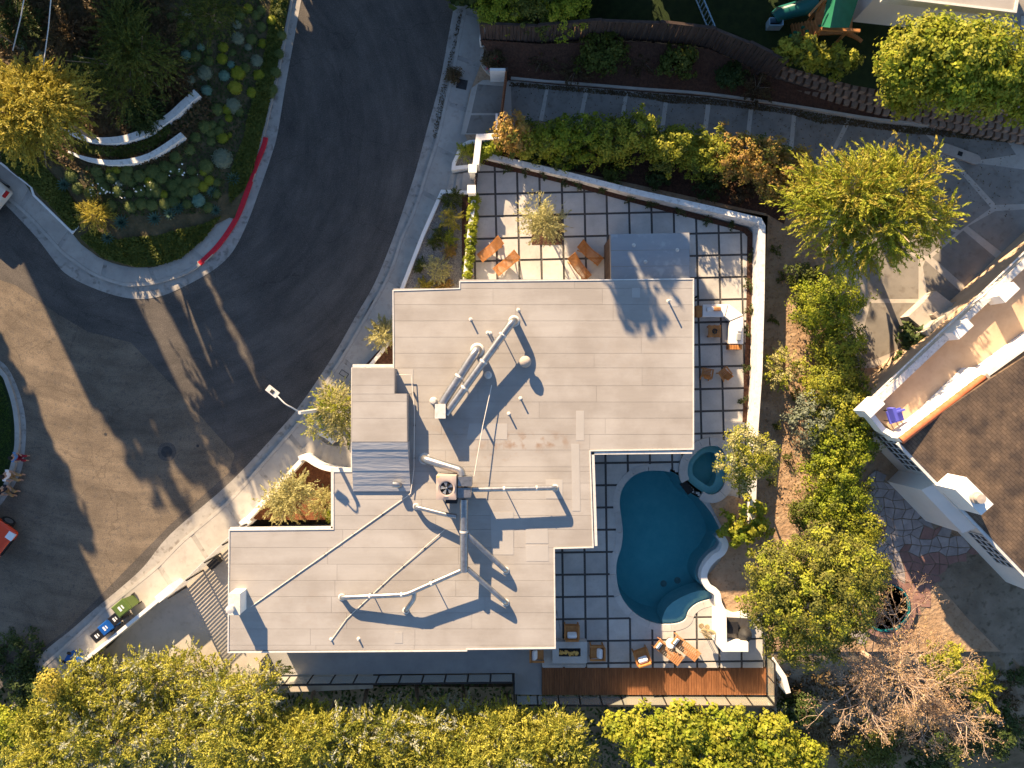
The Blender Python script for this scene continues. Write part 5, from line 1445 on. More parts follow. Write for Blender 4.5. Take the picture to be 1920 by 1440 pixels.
# ------------------------------------------------------------------ furniture
def lounger_proto():
    """curved slatted teak lounge chair about 1.5 m long, head end towards +x"""
    t = thing('lounge_chair', 'x', 'chair')
    prof = catmull([(-.72, .20), (-.45, .30), (-.15, .24), (.1, .30), (.38, .55), (.62, .80)], False, 5)
    for i in range(len(prof) - 1):
        (a, z), (b, y2) = prof[i], prof[i + 1]
        d_ = np.array((b - a, y2 - z)); d_ *= .66
        m_ = ((a + b) / 2, (z + y2) / 2)
        MB().beam((m_[0] - d_[0] / 2, 0, m_[1] - d_[1] / 2), (m_[0] + d_[0] / 2, 0, m_[1] + d_[1] / 2), .58, .022).build('slat', 'teak', t, local=True)
    for s_ in (-.24, .24):
        MB().tube([(a, s_, z - .03) for a, z in prof], .022, 6).build('side_rail', 'teak', t, local=True)
        MB().beam((-.5, s_, 0), (-.5, s_, .28), .05).build('leg', 'teak', t, local=True)
        MB().beam((.55, s_, 0), (.25, s_, .42), .05).build('leg', 'teak', t, local=True)
    return t
lo_ = lounger_proto()
LC = [(921, 467, 38, 'left teak lounge chair, nearest the patio hedge'), (951, 493, 38, 'teak lounge chair just right of the hedge side one'), (1105, 474, 142, 'rightmost teak lounge chair on the upper patio'), (1085, 500, 130, 'teak lounge chair nearest the roof edge beside the grey annex')]
for i, (a, b, an_, lab) in enumerate(LC):
    o = lo_ if i == 0 else copy_tree(lo_)
    o.location = P(a, b, .3)[:2] + (.002,); o.rotation_euler = (0, 0, R(an_)); o.scale = (.95, .82, .95); tag(o, lab, 'chair', 'teak lounge chairs on the upper patio')
def adirondack():
    t = thing('garden_chair', 'x', 'chair')
    for k in range(6):
        y = -.25 + k * .1
        MB().beam((-.30, y * .8, .52 + .40), (.0, y, .30), .085, .02).build('back_slat', 'teak', t, local=True)
    for k in range(5):
        MB().beam((.02 + k * .1, -.27, .30 + k * .018), (.02 + k * .1, .27, .30 + k * .018), .085, .022).build('seat_slat', 'teak', t, local=True)
    for s_ in (-.34, .34):
        MB().beam((-.2, s_, .55), (.45, s_, .56), .11, .025).build('arm', 'teak', t, local=True)
        MB().beam((.42, s_, 0), (.42, s_, .55), .06).build('leg', 'teak', t, local=True)
        MB().beam((-.35, s_ * .85, 0), (.1, s_ * .85, .3), .06).build('leg', 'teak', t, local=True)
    return t
ad = adirondack()
for i, (a, b, an_, lab) in enumerate(((1326, 703, 80, 'left slatted garden chair on the east patio strip'), (1362, 703, 128, 'right slatted garden chair on the east patio strip'))):
    o = ad if i == 0 else copy_tree(ad)
    o.location = P(a, b, .4)[:2] + (.002,); o.rotation_euler = (0, 0, R(an_)); o.scale = (.68, .68, .75); tag(o, lab, 'chair', 'garden chairs on the east patio')
def armchair():
    t = thing('armchair', 'x', 'chair')
    MB().box((0, 0, .30), (.62, .60, .06)).build('seat', 'teak', t, local=True)
    MB().box((.02, 0, .38), (.5, .5, .10)).build('seat_cushion', 'teak', t, local=True)
    MB().box((-.30, 0, .52), (.06, .60, .48), ry=-.15).build('backrest', 'teak', t, local=True)
    for s_ in (-.31, .31):
        MB().box((.0, s_, .56), (.66, .09, .04)).build('arm', 'teak', t, local=True)
        for a in (-.28, .28): MB().beam((a, s_, 0), (a, s_, .56), .06).build('leg', 'teak', t, local=True)
    pw = MB().box((-.12, 0, .55), (.2, .44, .30), ry=-.5).build('pillow', 'cushion', t, local=True)
    bv = pw.modifiers.new('soft', 'BEVEL'); bv.width = .07; bv.segments = 3
    return t
am = armchair()
for i, (a, b, an_, lab) in enumerate(((1072, 1184, 90, 'teak armchair above the fire table'), (1119, 1223, 180, 'teak armchair on the right side of the fire table'), (1203, 1230, 108, 'teak armchair nearest the two sun loungers'), (1007, 1226, 0, 'teak armchair half under the roof edge'))):
    o = am if i == 0 else copy_tree(am)
    o.location = P(a, b, .4)[:2] + (.002,); o.rotation_euler = (0, 0, R(an_)); tag(o, lab, 'chair', 'teak armchairs near the fire table')
def sunbed():
    t = thing('sun_lounger', 'x', 'sun lounger')
    for k in range(11):
        MB().box((-.30 + k * .125, 0, .36), (.085, .62, .025)).build('slat', 'teak_light', t, local=True)
    for k in range(5):
        MB().beam((-.42 - k * .115, -.31, .40 + k * .055), (-.42 - k * .115, .31, .40 + k * .055), .1, .025).build('back_slat', 'teak_light', t, local=True)
    for s_ in (-.33, .33):
        MB().beam((-1.0, s_, .33), (1.02, s_, .33), .05, .07).build('side_rail', 'teak_light', t, local=True)
        for a in (-.75, .85): MB().beam((a, s_, 0), (a, s_, .33), .06).build('leg', 'teak_light', t, local=True)
    pw = MB().box((-.72, 0, .64), (.22, .46, .1), ry=.4).build('pillow', 'cushion', t, local=True)
    bv = pw.modifiers.new('soft', 'BEVEL'); bv.width = .045; bv.segments = 3
    MB().box((-.58, 0, .57), (.08, .46, .06), ry=.4).build('pillow_band', 'black', t, local=True)
    return t
sbd = sunbed()
for i, (a, b, an_, lab) in enumerate(((1252, 1222, -38, 'left wooden sun lounger with white pillow by the pool'), (1284, 1214, -38, 'right wooden sun lounger with white pillow by the pool'))):
    o = sbd if i == 0 else copy_tree(sbd)
    o.location = P(a, b, .35)[:2] + (.002,); o.rotation_euler = (0, 0, R(an_)); o.scale = (.78, .70, .9); tag(o, lab, 'sun lounger', 'wooden sun loungers by the pool')
stb = thing('side_table', 'small round white table between the two sun loungers', 'table', P(1258, 1205, 0))
x, y, _ = P(1258, 1206, .4)
MB().lathe((x, y, 0), [(.24, .40), (.24, .43)], 18).build('top', 'cushion', stb); MB().lathe((x, y, 0), [(.14, 0), (.03, .03), (.03, .4)], 10).build('stem', 'metal', stb)
# sectional sofa
sf = thing('sectional_sofa', 'white L shaped sectional sofa with wooden end tables', 'sofa', P(1360, 600, 0))
zc = .45
for q in ([(1317.5, 571), (1366, 570), (1359.5, 594), (1317.5, 594)], [(1367, 570), (1394.5, 591), (1369, 602), (1360.5, 594.5)], [(1394.5, 593), (1394, 645), (1367.5, 645), (1369, 603.5)]):
    o = MB().prism(XY(q, zc), .15, zc).build('cushion', 'cushion', sf); bv = o.modifiers.new('soft', 'BEVEL'); bv.width = .03; bv.segments = 2
MB().prism(XY([(1318, 574), (1392, 590), (1391, 644), (1369, 644), (1370, 604), (1359, 593), (1318, 592)], .2), .0, .15).build('base', 'teak', sf)
for x0, y0, x1, y1, nn_, vert in ((1306, 573, 1317, 594, 4, 1), (1366.5, 646.5, 1392, 655, 5, 0)):
    for k in range(nn_):
        if vert: q = [(x0 + (x1 - x0) * k / nn_, y0), (x0 + (x1 - x0) * (k + .85) / nn_, y0), (x0 + (x1 - x0) * (k + .85) / nn_, y1), (x0 + (x1 - x0) * k / nn_, y1)]
        else: q = [(x0 + (x1 - x0) * k / nn_, y0), (x0 + (x1 - x0) * (k + .85) / nn_, y0), (x0 + (x1 - x0) * (k + .85) / nn_, y1), (x0 + (x1 - x0) * k / nn_, y1)]
        MB().prism(XY(q, .42), 0, .42).build('end_slat', 'teak', sf)
for a, b, an_, m_ in ((1332, 579, 8, 'cushion'), (1345, 579, 0, 'teak_light'), (1388, 615, 80, 'cushion'), (1386, 632, 85, 'cushion_grey')):
    o = MB().box((*P(a, b, .6)[:2], .55), (.36, .2, .14), rz=R(an_)).build('pillow', m_, sf); bv = o.modifiers.new('soft', 'BEVEL'); bv.width = .05; bv.segments = 3
cf = thing('coffee_table', 'square teak coffee table in front of the white sofa', 'table', P(1340, 621, 0))
x, y, _ = P(1340, 621, .4)
for k in range(5): MB().box((x - .24 + k * .12, y, .39), (.108, .58 - .04 * (k % 2), .04)).build('slat', 'teak', cf)
for sx in (-.22, .22):
    for sy in (-.22, .22): MB().box((x + sx, y + sy, .185), (.07, .07, .37)).build('leg', 'teak', cf)
tag(MB().tube(catmull([(x + .1 * math.cos(t), y + .1 * math.sin(t), .44 + .02 * math.sin(2 * t)) for t in np.arange(0, 6.0, .5)], False, 2), .025, 8).tube([(x - .08, y - .09, .43), (x + .02, y + .1, .44), (x + .1, y - .08, .43)], .022, 8).build('ornament', 'iron', smooth=True), 'dark ring ornament on the coffee table', 'ornament')
ft = thing('fire_table', 'long concrete fire table with amber stones', 'fire table', P(1068, 1226, 0))
MB().strip(XY([(1042, 1210), (1095, 1210), (1095, 1238), (1042, 1238)], .5), .30, .02, .46, align=0, closed=True).build('surround', 'paver', ft)
MB().prism(XY([(1045, 1216), (1087, 1216), (1087, 1232), (1045, 1232)], .42), .05, .38).build('trough', 'black', ft)
em = MB(); 
for k in range(60):
    a, b = random.uniform(1048, 1084), random.gauss(1224, 1.7); r = random.uniform(.04, .07)
    c = P(a, b, .42); em.lathe((c[0], c[1], .37), [(.0, 0), (r, .03), (r * .7, .07), (.0, .09)], 6)
tag(em.build('stones', 'amber_stone', ft), kind='stuff')
# heron sculptures
for a, b, s_, lab in ((1320, 1180, 1.0, 'left bronze heron sculpture beside the counter'), (1331, 1182, 1.05, 'right bronze heron sculpture beside the counter'), (1327, 1194, .75, 'low bronze heron sculpture in front of the other two')):
    t = thing('bird_sculpture', lab, 'sculpture', P(a, b, .5)[:2] + (0,), R(130 + 30 * s_))
    MB().tube([(-.25 * s_, 0, .62 * s_), (-.1 * s_, 0, .68 * s_), (.1 * s_, 0, .72 * s_), (.18 * s_, 0, .78 * s_)], [.015, .10 * s_, .11 * s_, .04], 10).build('body', 'bronze', t, smooth=True, local=True)
    MB().tube(catmull([(.17 * s_, 0, .78 * s_), (.26 * s_, 0, .95 * s_), (.16 * s_, 0, 1.12 * s_), (.24 * s_, 0, 1.28 * s_), (.42 * s_, 0, 1.24 * s_)], False, 4), .022, 6).build('neck', 'bronze', t, smooth=True, local=True)
    for sg in (-.04, .04): MB().tube([(0, sg, 0), (.02, sg, .35 * s_), (0, sg, .66 * s_)], .012, 5).build('leg', 'bronze', t, local=True)
    MB().lathe((0, 0, 0), [(.13, .0), (.12, .015)], 12).build('base', 'bronze', t, local=True)
# ------------------------------------------------------------------ plants
def unit(a):
    return a / np.maximum(np.linalg.norm(a, axis=1, keepdims=True), 1e-9)

def leaf_mesh(name, p, t, nrm, L, W, m, origin=(0, 0, 0)):
    t = unit(t); s = unit(np.cross(t, nrm))
    L = np.asarray(L).reshape(-1, 1) * .5; W = np.asarray(W).reshape(-1, 1) * .5
    p = p - np.array(origin)
    N = len(p)
    v = np.empty((N, 4, 3), np.float32)
    v[:, 0] = p - t * L; v[:, 1] = p + s * W - t * L * .15; v[:, 2] = p + t * L; v[:, 3] = p - s * W - t * L * .15
    me = bpy.data.meshes.new(name)
    me.vertices.add(4 * N); me.vertices.foreach_set('co', v.ravel())
    me.loops.add(4 * N); me.loops.foreach_set('vertex_index', np.arange(4 * N, dtype=np.int32))
    me.polygons.add(N); me.polygons.foreach_set('loop_start', np.arange(0, 4 * N, 4, dtype=np.int32))
    try: me.polygons.foreach_set('loop_total', np.full(N, 4, np.int32))
    except Exception: pass
    me.update(calc_edges=True)
    me.materials.append(M[m])
    return me

def sphere_dirs(n, low=-.35):
    z = rng.uniform(low, 1, n); a = rng.uniform(0, 2 * np.pi, n); r = np.sqrt(1 - z * z)
    return np.stack([r * np.cos(a), r * np.sin(a), z], 1)

def crown_points(blobs, n, lpc=45, cr=.28, fill=.25, low=-.3, lump=.16):
    """leaf positions and outward directions, gathered in clumps near the surface of several ellipsoids"""
    bl = np.array(blobs, float)            # cx cy cz rx ry rz
    wt = bl[:, 3] * bl[:, 4]; wt = wt / wt.sum()
    nc = max(6, n // lpc)
    bi = rng.choice(len(bl), nc, p=wt)
    d = sphere_dirs(nc, low)
    k = np.where(rng.random(nc) < fill, rng.uniform(.45, .8, nc), rng.uniform(.82, 1.0, nc)) * (1 + rng.normal(0, lump, nc))
    c = bl[bi, :3] + d * bl[bi, 3:6] * k[:, None]
    size = rng.uniform(.6, 1.4, nc) * cr
    li = rng.integers(0, nc, n)
    off = rng.normal(0, 1, (n, 3)); off = off / np.linalg.norm(off, axis=1, keepdims=True) * rng.random((n, 1)) ** .5
    p = c[li] + off * size[li, None] * np.array((1, 1, .75))
    return p, d[li], off, c

def spray_points(blobs, n, lps=26, length=.9, low=-.2, droop=.25, spread=.06):
    bl = np.array(blobs, float)
    wt = bl[:, 3] * bl[:, 4]; wt = wt / wt.sum()
    ns = max(6, n // lps)
    bi = rng.choice(len(bl), ns, p=wt)
    d = sphere_dirs(ns, low)
    k = rng.uniform(.35, .85, ns)
    base = bl[bi, :3] + d * bl[bi, 3:6] * k[:, None]
    ax = unit(d * np.array((1, 1, .45)) + rng.normal(0, .28, (ns, 3)))
    ln = rng.uniform(.6, 1.3, ns) * length
    si = rng.integers(0, ns, n)
    u = rng.random(n)
    p = base[si] + ax[si] * (u * ln[si])[:, None] + rng.normal(0, spread, (n, 3)) * (1.2 - u)[:, None]
    p[:, 2] -= droop * u * u * ln[si]
    t = unit(ax[si] + rng.normal(0, .45, (n, 3)) - np.array((0, 0, .2)))
    return p, t, base, base + ax * ln[:, None]

def plant(name, label, cat, base, blobs, n, m, leaf=.11, asp=.55, lpc=45, cr=.28, fill=.25, low=-.3, mode='clump', trunk=.07, group=None, m2=None, frac2=0.0, bark='bark', stems=1, limbs=6, lump=.16, length=.9, droop=.25, up=.5, spread=.06, crown_name='crown'):
    t = thing(name, label, cat, base, group=group)
    def foliage(nl, mm, nm):
        if mode == 'clump':
            p, d, off, c = crown_points(blobs, nl, lpc, cr, fill, low, lump)
            nr = unit(d * .6 + off * .7 + np.array((0, 0, up)) + rng.normal(0, .5, (nl, 3)))
            tt = np.cross(nr, rng.normal(0, 1, (nl, 3)))
            L = leaf * rng.uniform(.65, 1.35, nl)
            me = leaf_mesh(nm, p, tt, nr, L, L * asp, mm, base)
        else:
            p, tt, b0, c = spray_points(blobs, nl, lpc, length, low, droop, spread)
            nr = unit(rng.normal(0, 1, (nl, 3)) + np.array((0, 0, .6)))
            L = leaf * rng.uniform(.65, 1.35, nl)
            me = leaf_mesh(nm, p, tt, nr, L, L * asp, mm, base)
        o = bpy.data.objects.new(nm, me); COL.objects.link(o); o.parent = t
        return c
    c = foliage(int(n * (1 - frac2)), m, crown_name)
    if frac2: foliage(int(n * frac2), m2, 'leaves')
    if trunk:
        tb_ = MB()
        cz = np.mean([b[2] for b in blobs]); cc = np.mean(np.array(blobs)[:, :3], 0)
        for s_ in range(stems):
            o_ = np.array((rng.normal(0, .12) * (stems > 1), rng.normal(0, .12) * (stems > 1), 0))
            b_ = np.array(base) + o_ - np.array((0, 0, .08)); top_ = cc + o_ * 3
            md = (b_ + top_) / 2 + np.array((rng.normal(0, .1), rng.normal(0, .1), 0))
            tb_.tube(catmull([tuple(b_), tuple(md), tuple(top_)], False, 3), [trunk * (1.25 - .7 * i / 6) for i in range(7)], 7)
        for _ in range(limbs):
            e = c[rng.integers(0, len(c))]; s0 = np.array(base) + (cc - np.array(base)) * rng.uniform(.4, .95)
            md = (s0 + e) / 2 + np.array((0, 0, .1))
            tb_.tube([tuple(s0), tuple(md), tuple(e)], [trunk * .5, trunk * .32, trunk * .12], 5)
        tb_.build('trunk', bark, t, smooth=True)
    return t

def blob(px, py, z, r, rz=None, ry=None):
    x, y, _ = P(px, py, z)
    return (x, y, z, r, ry or r, rz or r * .8)

def px2m(r, z): return r * (CAM_H - z) / FPX

# ---- unseen trees read from shade, and houses added to shade the street and garden
def occl(x, y, h, r, label, m='leaf_mid', n=9000, z0=0.0, base_frac=.28, cat='tree', nb=3):
    bl = []
    for k in range(nb):
        zz = z0 + h * (base_frac + (1 - base_frac) * (k + .5) / nb)
        rr = r * (1.0 - .45 * abs((k + .3) / nb - .35))
        bl.append((x + rng.normal(0, r * .1), y + rng.normal(0, r * .1), zz, rr, rr, h * (1 - base_frac) / nb * .85))
    return plant('street_tree', label, cat, (x, y, z0 - .2), bl, n, m, leaf=.42, asp=.75, lpc=30, cr=min(.55, .12 + r * .5), fill=.55, low=-.8, trunk=.18, limbs=4)
UP = (-.447, .894)
def at_q(q, y):  # plan x where the sun ray of offset q crosses row y
    return (q - .447 * y) / .894
bh = thing('shading_house', 'unseen house block added beyond the top left corner to shade the street', 'house', (-29, 24, 1))  # unseen house added to shade the street between two sunlit bands
xa_, xb_ = at_q(-17.9, 22.5), at_q(-14.1, 22.5)
MB().prism([(xa_, 22), (xb_, 22), (xb_ - 4.5, 31), (xa_ - 4.5, 31)], .5, 9.6, bottom=False).build('wall', 'house_wall', bh)
MB().prism([(xa_ - .2, 21.7), (xb_ + .2, 21.7), (xb_ - 4.4, 31.2), (xa_ - 4.7, 31.2)], 9.6, 9.9).build('roof', 'roof_sheet', bh)
def far_house(label, q0, q1, y0, y1, h, z0):  # adds an unseen house as a sun blocker, side walls cut along the rays
    o = thing('shading_house', label, 'house', ((at_q(q0, y0) + at_q(q1, y0)) / 2, y0, z0))
    a, b = at_q(q0, y0), at_q(q1, y0)
    a1, b1 = at_q(q0, y1), at_q(q1, y1)
    MB().prism([(a, y0), (b, y0), (b1, y1), (a1, y1)], z0, h, bottom=False).build('wall', 'house_wall', o)
    MB().prism([(a - .1, y0 - .2), (b + .1, y0 - .2), (b1 + .1, y1 + .2), (a1 - .1, y1 + .2)], h, h + .25).build('roof', 'roof_sheet', o)
    n_ = max(2, int((b - a) / 2.2))
    for k in range(n_):
        for zz in (z0 + 1.2, z0 + 4.4):
            if zz + 1.5 < h: MB().box((a + (b - a) * (k + .5) / n_, y0 - .01, zz + .7), (1.1, .06, 1.3)).build('window', 'glass_dark', o)
far_house('unseen house block added beyond the top edge to shade the street bend', -9.1, -3.4, 22.5, 30, 9.3, 0)
far_house('unseen house block added beyond the left edge to shade the street', -33, -22.0, 9.5, 16, 9.0, -.6)
for k, (q, y, h, r) in enumerate(((-11.4, 22, 9.4, .3), (-10.1, 22, 9.6, .3), (-8.9, 21, 9.9, .7), (-6.3, 21, 10.0, 1.2), (-2.8, 22, 9.6, 1.5), (-.6, 23, 8.8, 1.6), (-12.75, 24, 9.6, .16))):
    occl(at_q(q, y), y, h, r, 'tall leafy tree beyond the top edge, %s along the hill' % ('first second third fourth fifth sixth thinnest'.split()[k]), z0=.6 if k < 4 else -.2)
for k, (q, y, h, r) in enumerate(((-17.6, 21.2, 9.9, .45), (-16.7, 21.0, 10.6, .6), (-15.6, 21.3, 10.1, .5), (-14.9, 21.0, 10.9, .4))):  # unseen trees added so their tops scallop the straight house shadow
    occl(at_q(q, y), y, h, r, 'slender unseen tree added to scallop the house shadow beyond the top edge, %s of four' % ('first', 'second', 'third', 'last')[k], z0=.4, n=4500)
for k, (x, y, h, r) in enumerate(((-12.6, 27.5, 8.8, 1.5), (-12.6, 30.5, 9.6, 1.6), (-12.4, 33.5, 10.6, 1.6), (-12.2, 37.0, 11.8, 1.6))):
    occl(x, y, h, r, 'street tree across the road beyond the top edge, %s up the hill' % ('first', 'second', 'third', 'fourth')[k], z0=-.2, base_frac=.05, nb=5, n=11000)
for k, (q, y, h, r) in enumerate(((-21.8, 14, 8.5, .8), (-24.5, 8, 9.2, 1.2), (-27.0, 8, 9.4, 1.2), (-23, 18, 10.5, 1.0))):
    occl(at_q(q, y), y, h, r, 'leafy tree beyond the left edge, %s from the garden' % ('nearest', 'second', 'third', 'tallest')[k])
for k, (x, y, h, r) in enumerate(((-2.1, 18.6, 10.0, .9), (-.6, 19.2, 9.6, 1.0), (.9, 19.0, 8.6, 1.0), (3.4, 19.6, 6.0, 1.3))):
    occl(x, y, h, r, '%s pointed cypress by the pavement beyond the top edge' % ('tallest', 'second', 'third', 'lowest')[k], 'leaf_dark', z0=-.4, base_frac=.08, nb=4)
for k, (x, y, h, r) in enumerate(((7.5, 20.5, 5.6, 2.4), (12.5, 21, 4.0, 2.0), (16, 21, 3.6, 1.8))):
    occl(x, y, h, r, 'bushy tree behind the shaded lawn beyond the top edge, %s of three' % ('left', 'middle', 'right')[k], 'leaf_mid', z0=Z_YARD)

# ---- corner garden
leafmat('leaf_ball', [(.065, .095, .028), (.10, .13, .04), (.13, .15, .05)], .2)
leafmat('leaf_grey2', [(.14, .17, .12), (.20, .23, .16)], .2)
leafmat('leaf_blue2', [(.10, .19, .15), (.15, .25, .2)], .2)
def hit_garden(px, py): return G(px, py)
BALLS = [(1580, 35, 32, 'y'), (1665, 45, 30, 'd'), (1630, 80, 32, 'd'), (1530, 80, 34, 'd'), (1735, 115, 34, 'y'), (1510, 140, 30, 'g'), (1665, 155, 34, 'd'), (1185, 75, 34, 'g'), (1140, 130, 28, 'd'), (1515, 230, 40, 'g'), (1600, 235, 36, 'd'), (1675, 262, 32, 'y'), (1275, 288, 26, 'b'), (1418, 288, 34, 'y'), (1330, 312, 22, 'd'), (1580, 285, 24, 'g'), (1240, 345, 36, 'd'), (1180, 340, 35, 'b'), (1410, 360, 36, 'y'), (1325, 375, 35, 'd'), (1480, 320, 24, 'd'), (1635, 375, 40, 'g'), (1470, 400, 26, 'b'), (1560, 420, 34, 'd'), (1515, 455, 46, 'y'), (1300, 455, 48, 'g'), (1425, 472, 36, 'b'), (1650, 470, 38, 'y'), (1495, 548, 46, 'y'), (1310, 568, 36, 'b'), (1605, 582, 36, 'y'), (1200, 500, 36, 'g'), (1485, 665, 50, 'g'), (1380, 690, 40, 'd'), (1455, 745, 26, 'y'), (1410, 780, 22, 'd'), (1350, 790, 28, 'd'), (1300, 800, 44, 'd'), (1415, 875, 38, 'y'), (1460, 855, 18, 'y'), (1340, 900, 30, 'd'), (1415, 1010, 64, 'g'), (1310, 1060, 48, 'd'), (1240, 870, 35, 'd'), (1200, 950, 38, 'd'), (1110, 1000, 40, 'd'), (970, 1090, 50, 'd'), (1040, 1060, 40, 'd'), (880, 1120, 42, 'd'), (790, 1130, 42, 'd'), (700, 1130, 42, 'd'), (610, 1090, 46, 'd'), (440, 1120, 46, 'd'), (480, 1200, 40, 'd'), (560, 1230, 42, 'd'), (1260, 1280, 44, 'b'), (1290, 1190, 35, 'y'), (1330, 1150, 34, 'y'), (1230, 1160, 40, 'd'), (1150, 1220, 46, 'd'), (1090, 1180, 40, 'd'), (1020, 1130, 45, 'd'), (960, 1190, 45, 'd'), (1100, 1290, 40, 'd'), (1040, 1300, 40, 'd'), (960, 1310, 40, 'd'), (890, 1300, 42, 'd'), (820, 1320, 40, 'd'), (740, 1220, 40, 'd'), (650, 1200, 42, 'd'), (880, 1220, 38, 'd'), (700, 1310, 38, 'd'), (240, 345, 38, 'g'), (110, 270, 40, 'g'), (1790, 60, 34, 'd'), (1800, 210, 32, 'd'), (1780, 330, 34, 'd'), (1760, 450, 36, 'd'), (1740, 560, 34, 'd'), (1725, 590, 30, 'd'), (1080, 90, 30, 'd'), (990, 60, 34, 'd'), (1170, 250, 30, 'd'), (1210, 200, 30, 'd')]
for r0_, (y_, x0_, x1_, n_) in enumerate(((318, 150, 400, 13), (338, 175, 410, 13), (360, 205, 405, 11), (383, 240, 395, 8), (205, 395, 455, 4), (245, 380, 440, 4))):
    for k_ in range(n_):
        xx_, yy_ = x0_ + (x1_ - x0_) * (k_ + random.uniform(.2, .8)) / n_, y_ + random.uniform(-5, 5)
        if min((xx_ - q[0] / 3.43) ** 2 + (yy_ - q[1] / 3.43) ** 2 for q in BALLS) > 130: BALLS.append((xx_ * 3.43, yy_ * 3.43, random.uniform(24, 38), random.choice('ddddyg')))
BM = {'y': ('leaf_lime', 'round yellow green clipped shrub on the corner garden bank'), 'd': ('leaf_ball', 'round dark green clipped shrub on the corner garden bank'), 'g': ('leaf_grey2', 'round grey green clipped shrub on the corner garden bank'), 'b': ('leaf_blue2', 'round blue green clipped shrub on the corner garden bank')}
ball_me = {}
for key, (m_, lab) in BM.items():
    for var in range(2):
        nl = 520
        d = sphere_dirs(nl, -.15); r = rng.uniform(.86, 1.03, nl) * (1 + .06 * np.sin(d[:, 0] * 7 + var) * np.cos(d[:, 1] * 6))
        p = d * r[:, None]
        nr = unit(d + rng.normal(0, .45, (nl, 3))); tt = np.cross(nr, rng.normal(0, 1, (nl, 3)))
        core = MB().lathe((0, 0, 0), [(.84, -.15), (.84, .3), (.6, .62), (.0, .84)], 12)
        me = leaf_mesh('shrub', p, tt, nr, rng.uniform(.16, .30, nl), rng.uniform(.07, .14, nl), m_)
        bmm = bmesh.new(); bmm.from_mesh(me)
        vs_ = [bmm.verts.new(v) for v in core.v]
        for f in core.f: bmm.faces.new([vs_[i] for i in f])
        bmm.to_mesh(me); bmm.free()
        ball_me[key, var] = me
for i, (a, b, r, key) in enumerate(BALLS):
    x, y, z = G(a / 3.43, b / 3.43, .3)
    o = bpy.data.objects.new('round_shrub', ball_me[key, i % 2]); COL.objects.link(o)
    rr = px2m(r / 3.43, z) * 1.05
    o.location = (x, y, z - .02); o.scale = (rr, rr, rr * .8); o.rotation_euler = (0, 0, random.uniform(0, 6.28))
    tag(o, BM[key][1], 'shrub', 'clipped round shrubs in the corner garden')
# agaves
ag = MB()
for ring_, nl_, el, ln in ((0, 7, 75, .8), (1, 10, 50, .95), (2, 13, 22, 1.0)):
    for k in range(nl_):
        an_ = 2 * math.pi * (k + .5 * ring_) / nl_; e_ = R(el)
        d_ = np.array((math.cos(an_) * math.cos(e_), math.sin(an_) * math.cos(e_), math.sin(e_))); s_ = np.array((-math.sin(an_), math.cos(an_), 0)) * .085
        p0, p1, p2 = d_ * .05, d_ * ln * .5 + np.array((0, 0, .05)), d_ * ln
        ag.add([p0 - s_, p0 + s_, p1 + s_ * 1.1, p2, p1 - s_ * 1.1, p1 - np.array((0, 0, .05))], [[0, 1, 2, 3, 4], [1, 0, 5], [2, 1, 5], [3, 2, 5], [4, 3, 5], [0, 4, 5]])
me_ag = None
for i, (a, b) in enumerate(((434, 332), (394, 357), (330, 388), (314, 399), (286, 408), (223, 415), (198, 444), (115, 344), (401, 392))):
    x, y, z = G(a, b, .3)
    if me_ag is None:
        o = ag.build('agave', 'leaf_blue'); me_ag = o.data
    else:
        o = bpy.data.objects.new('agave', me_ag); COL.objects.link(o)
    k = random.uniform(.34, .46)
    o.location = (x, y, z - .01); o.scale = (k, k, k); o.rotation_euler = (0, 0, random.uniform(0, 6))
    tag(o, 'blue green agave rosette at the foot of the corner garden', 'agave', 'agaves in the corner garden')
# ground cover
def cover(name, label, poly, n, m, leaf, zf, h=.25, asp=.6):
    pl_ = np.array(poly); lo_b, hi_b = pl_.min(0), pl_.max(0)
    pts = np.empty((0, 2))
    while len(pts) < n:
        c = rng.uniform(lo_b, hi_b, (n * 2, 2)); c = c[inside_np(c[:, 0], c[:, 1], poly)]; pts = np.vstack([pts, c])
    pts = pts[:n]
    z = np.array([zf(x, y) for x, y in pts]) + rng.random(n) ** .7 * h * (0.6 + .5 * np.sin(pts[:, 0] * 3.1) * np.cos(pts[:, 1] * 2.7))
    p = np.column_stack([pts, z])
    nr = unit(rng.normal(0, .55, (n, 3)) + np.array((0, 0, .9))); tt = np.cross(nr, rng.normal(0, 1, (n, 3)))
    L = leaf * rng.uniform(.6, 1.4, n)
    o = bpy.data.objects.new(name, leaf_mesh(name, p, tt, nr, L, L * asp, m)); COL.objects.link(o)
    return tag(o, label, kind='stuff')
GPX = lambda pts: [G(a, b, .1)[:2] for a, b in pts]
cover('ground_cover', 'glossy green ground cover along the rounded tip of the corner garden', GPX([(150, 445), (190, 482), (257, 500), (292, 499), (338, 483), (378, 450), (415, 404), (380, 420), (300, 440), (220, 450), (175, 430)]), 9000, 'leaf_mid', .13, zg, .22)
cover('ground_cover', 'dark green ground cover beside the corner garden kerb', GPX([(543, -20), (528, 76), (509, 169), (491, 248), (474, 315), (456, 355), (430, 380), (430, 330), (455, 260), (478, 170), (500, 80), (510, -20)]), 11000, 'leaf_mid', .13, zg, .2)
cover('ground_cover', 'dark ivy behind the white edging wall of the corner garden', GPX([(0, 300), (60, 350), (136, 432), (160, 410), (120, 350), (60, 290), (0, 250)]), 5000, 'leaf_mid', .12, zg, .2)
cover('undergrowth', 'low dark undergrowth covering the upper corner garden', GPX([(-20, -20), (-20, 240), (60, 300), (180, 330), (330, 300), (410, 210), (340, 120), (330, -20)]), 17000, 'leaf_brown', .15, zg, .3)
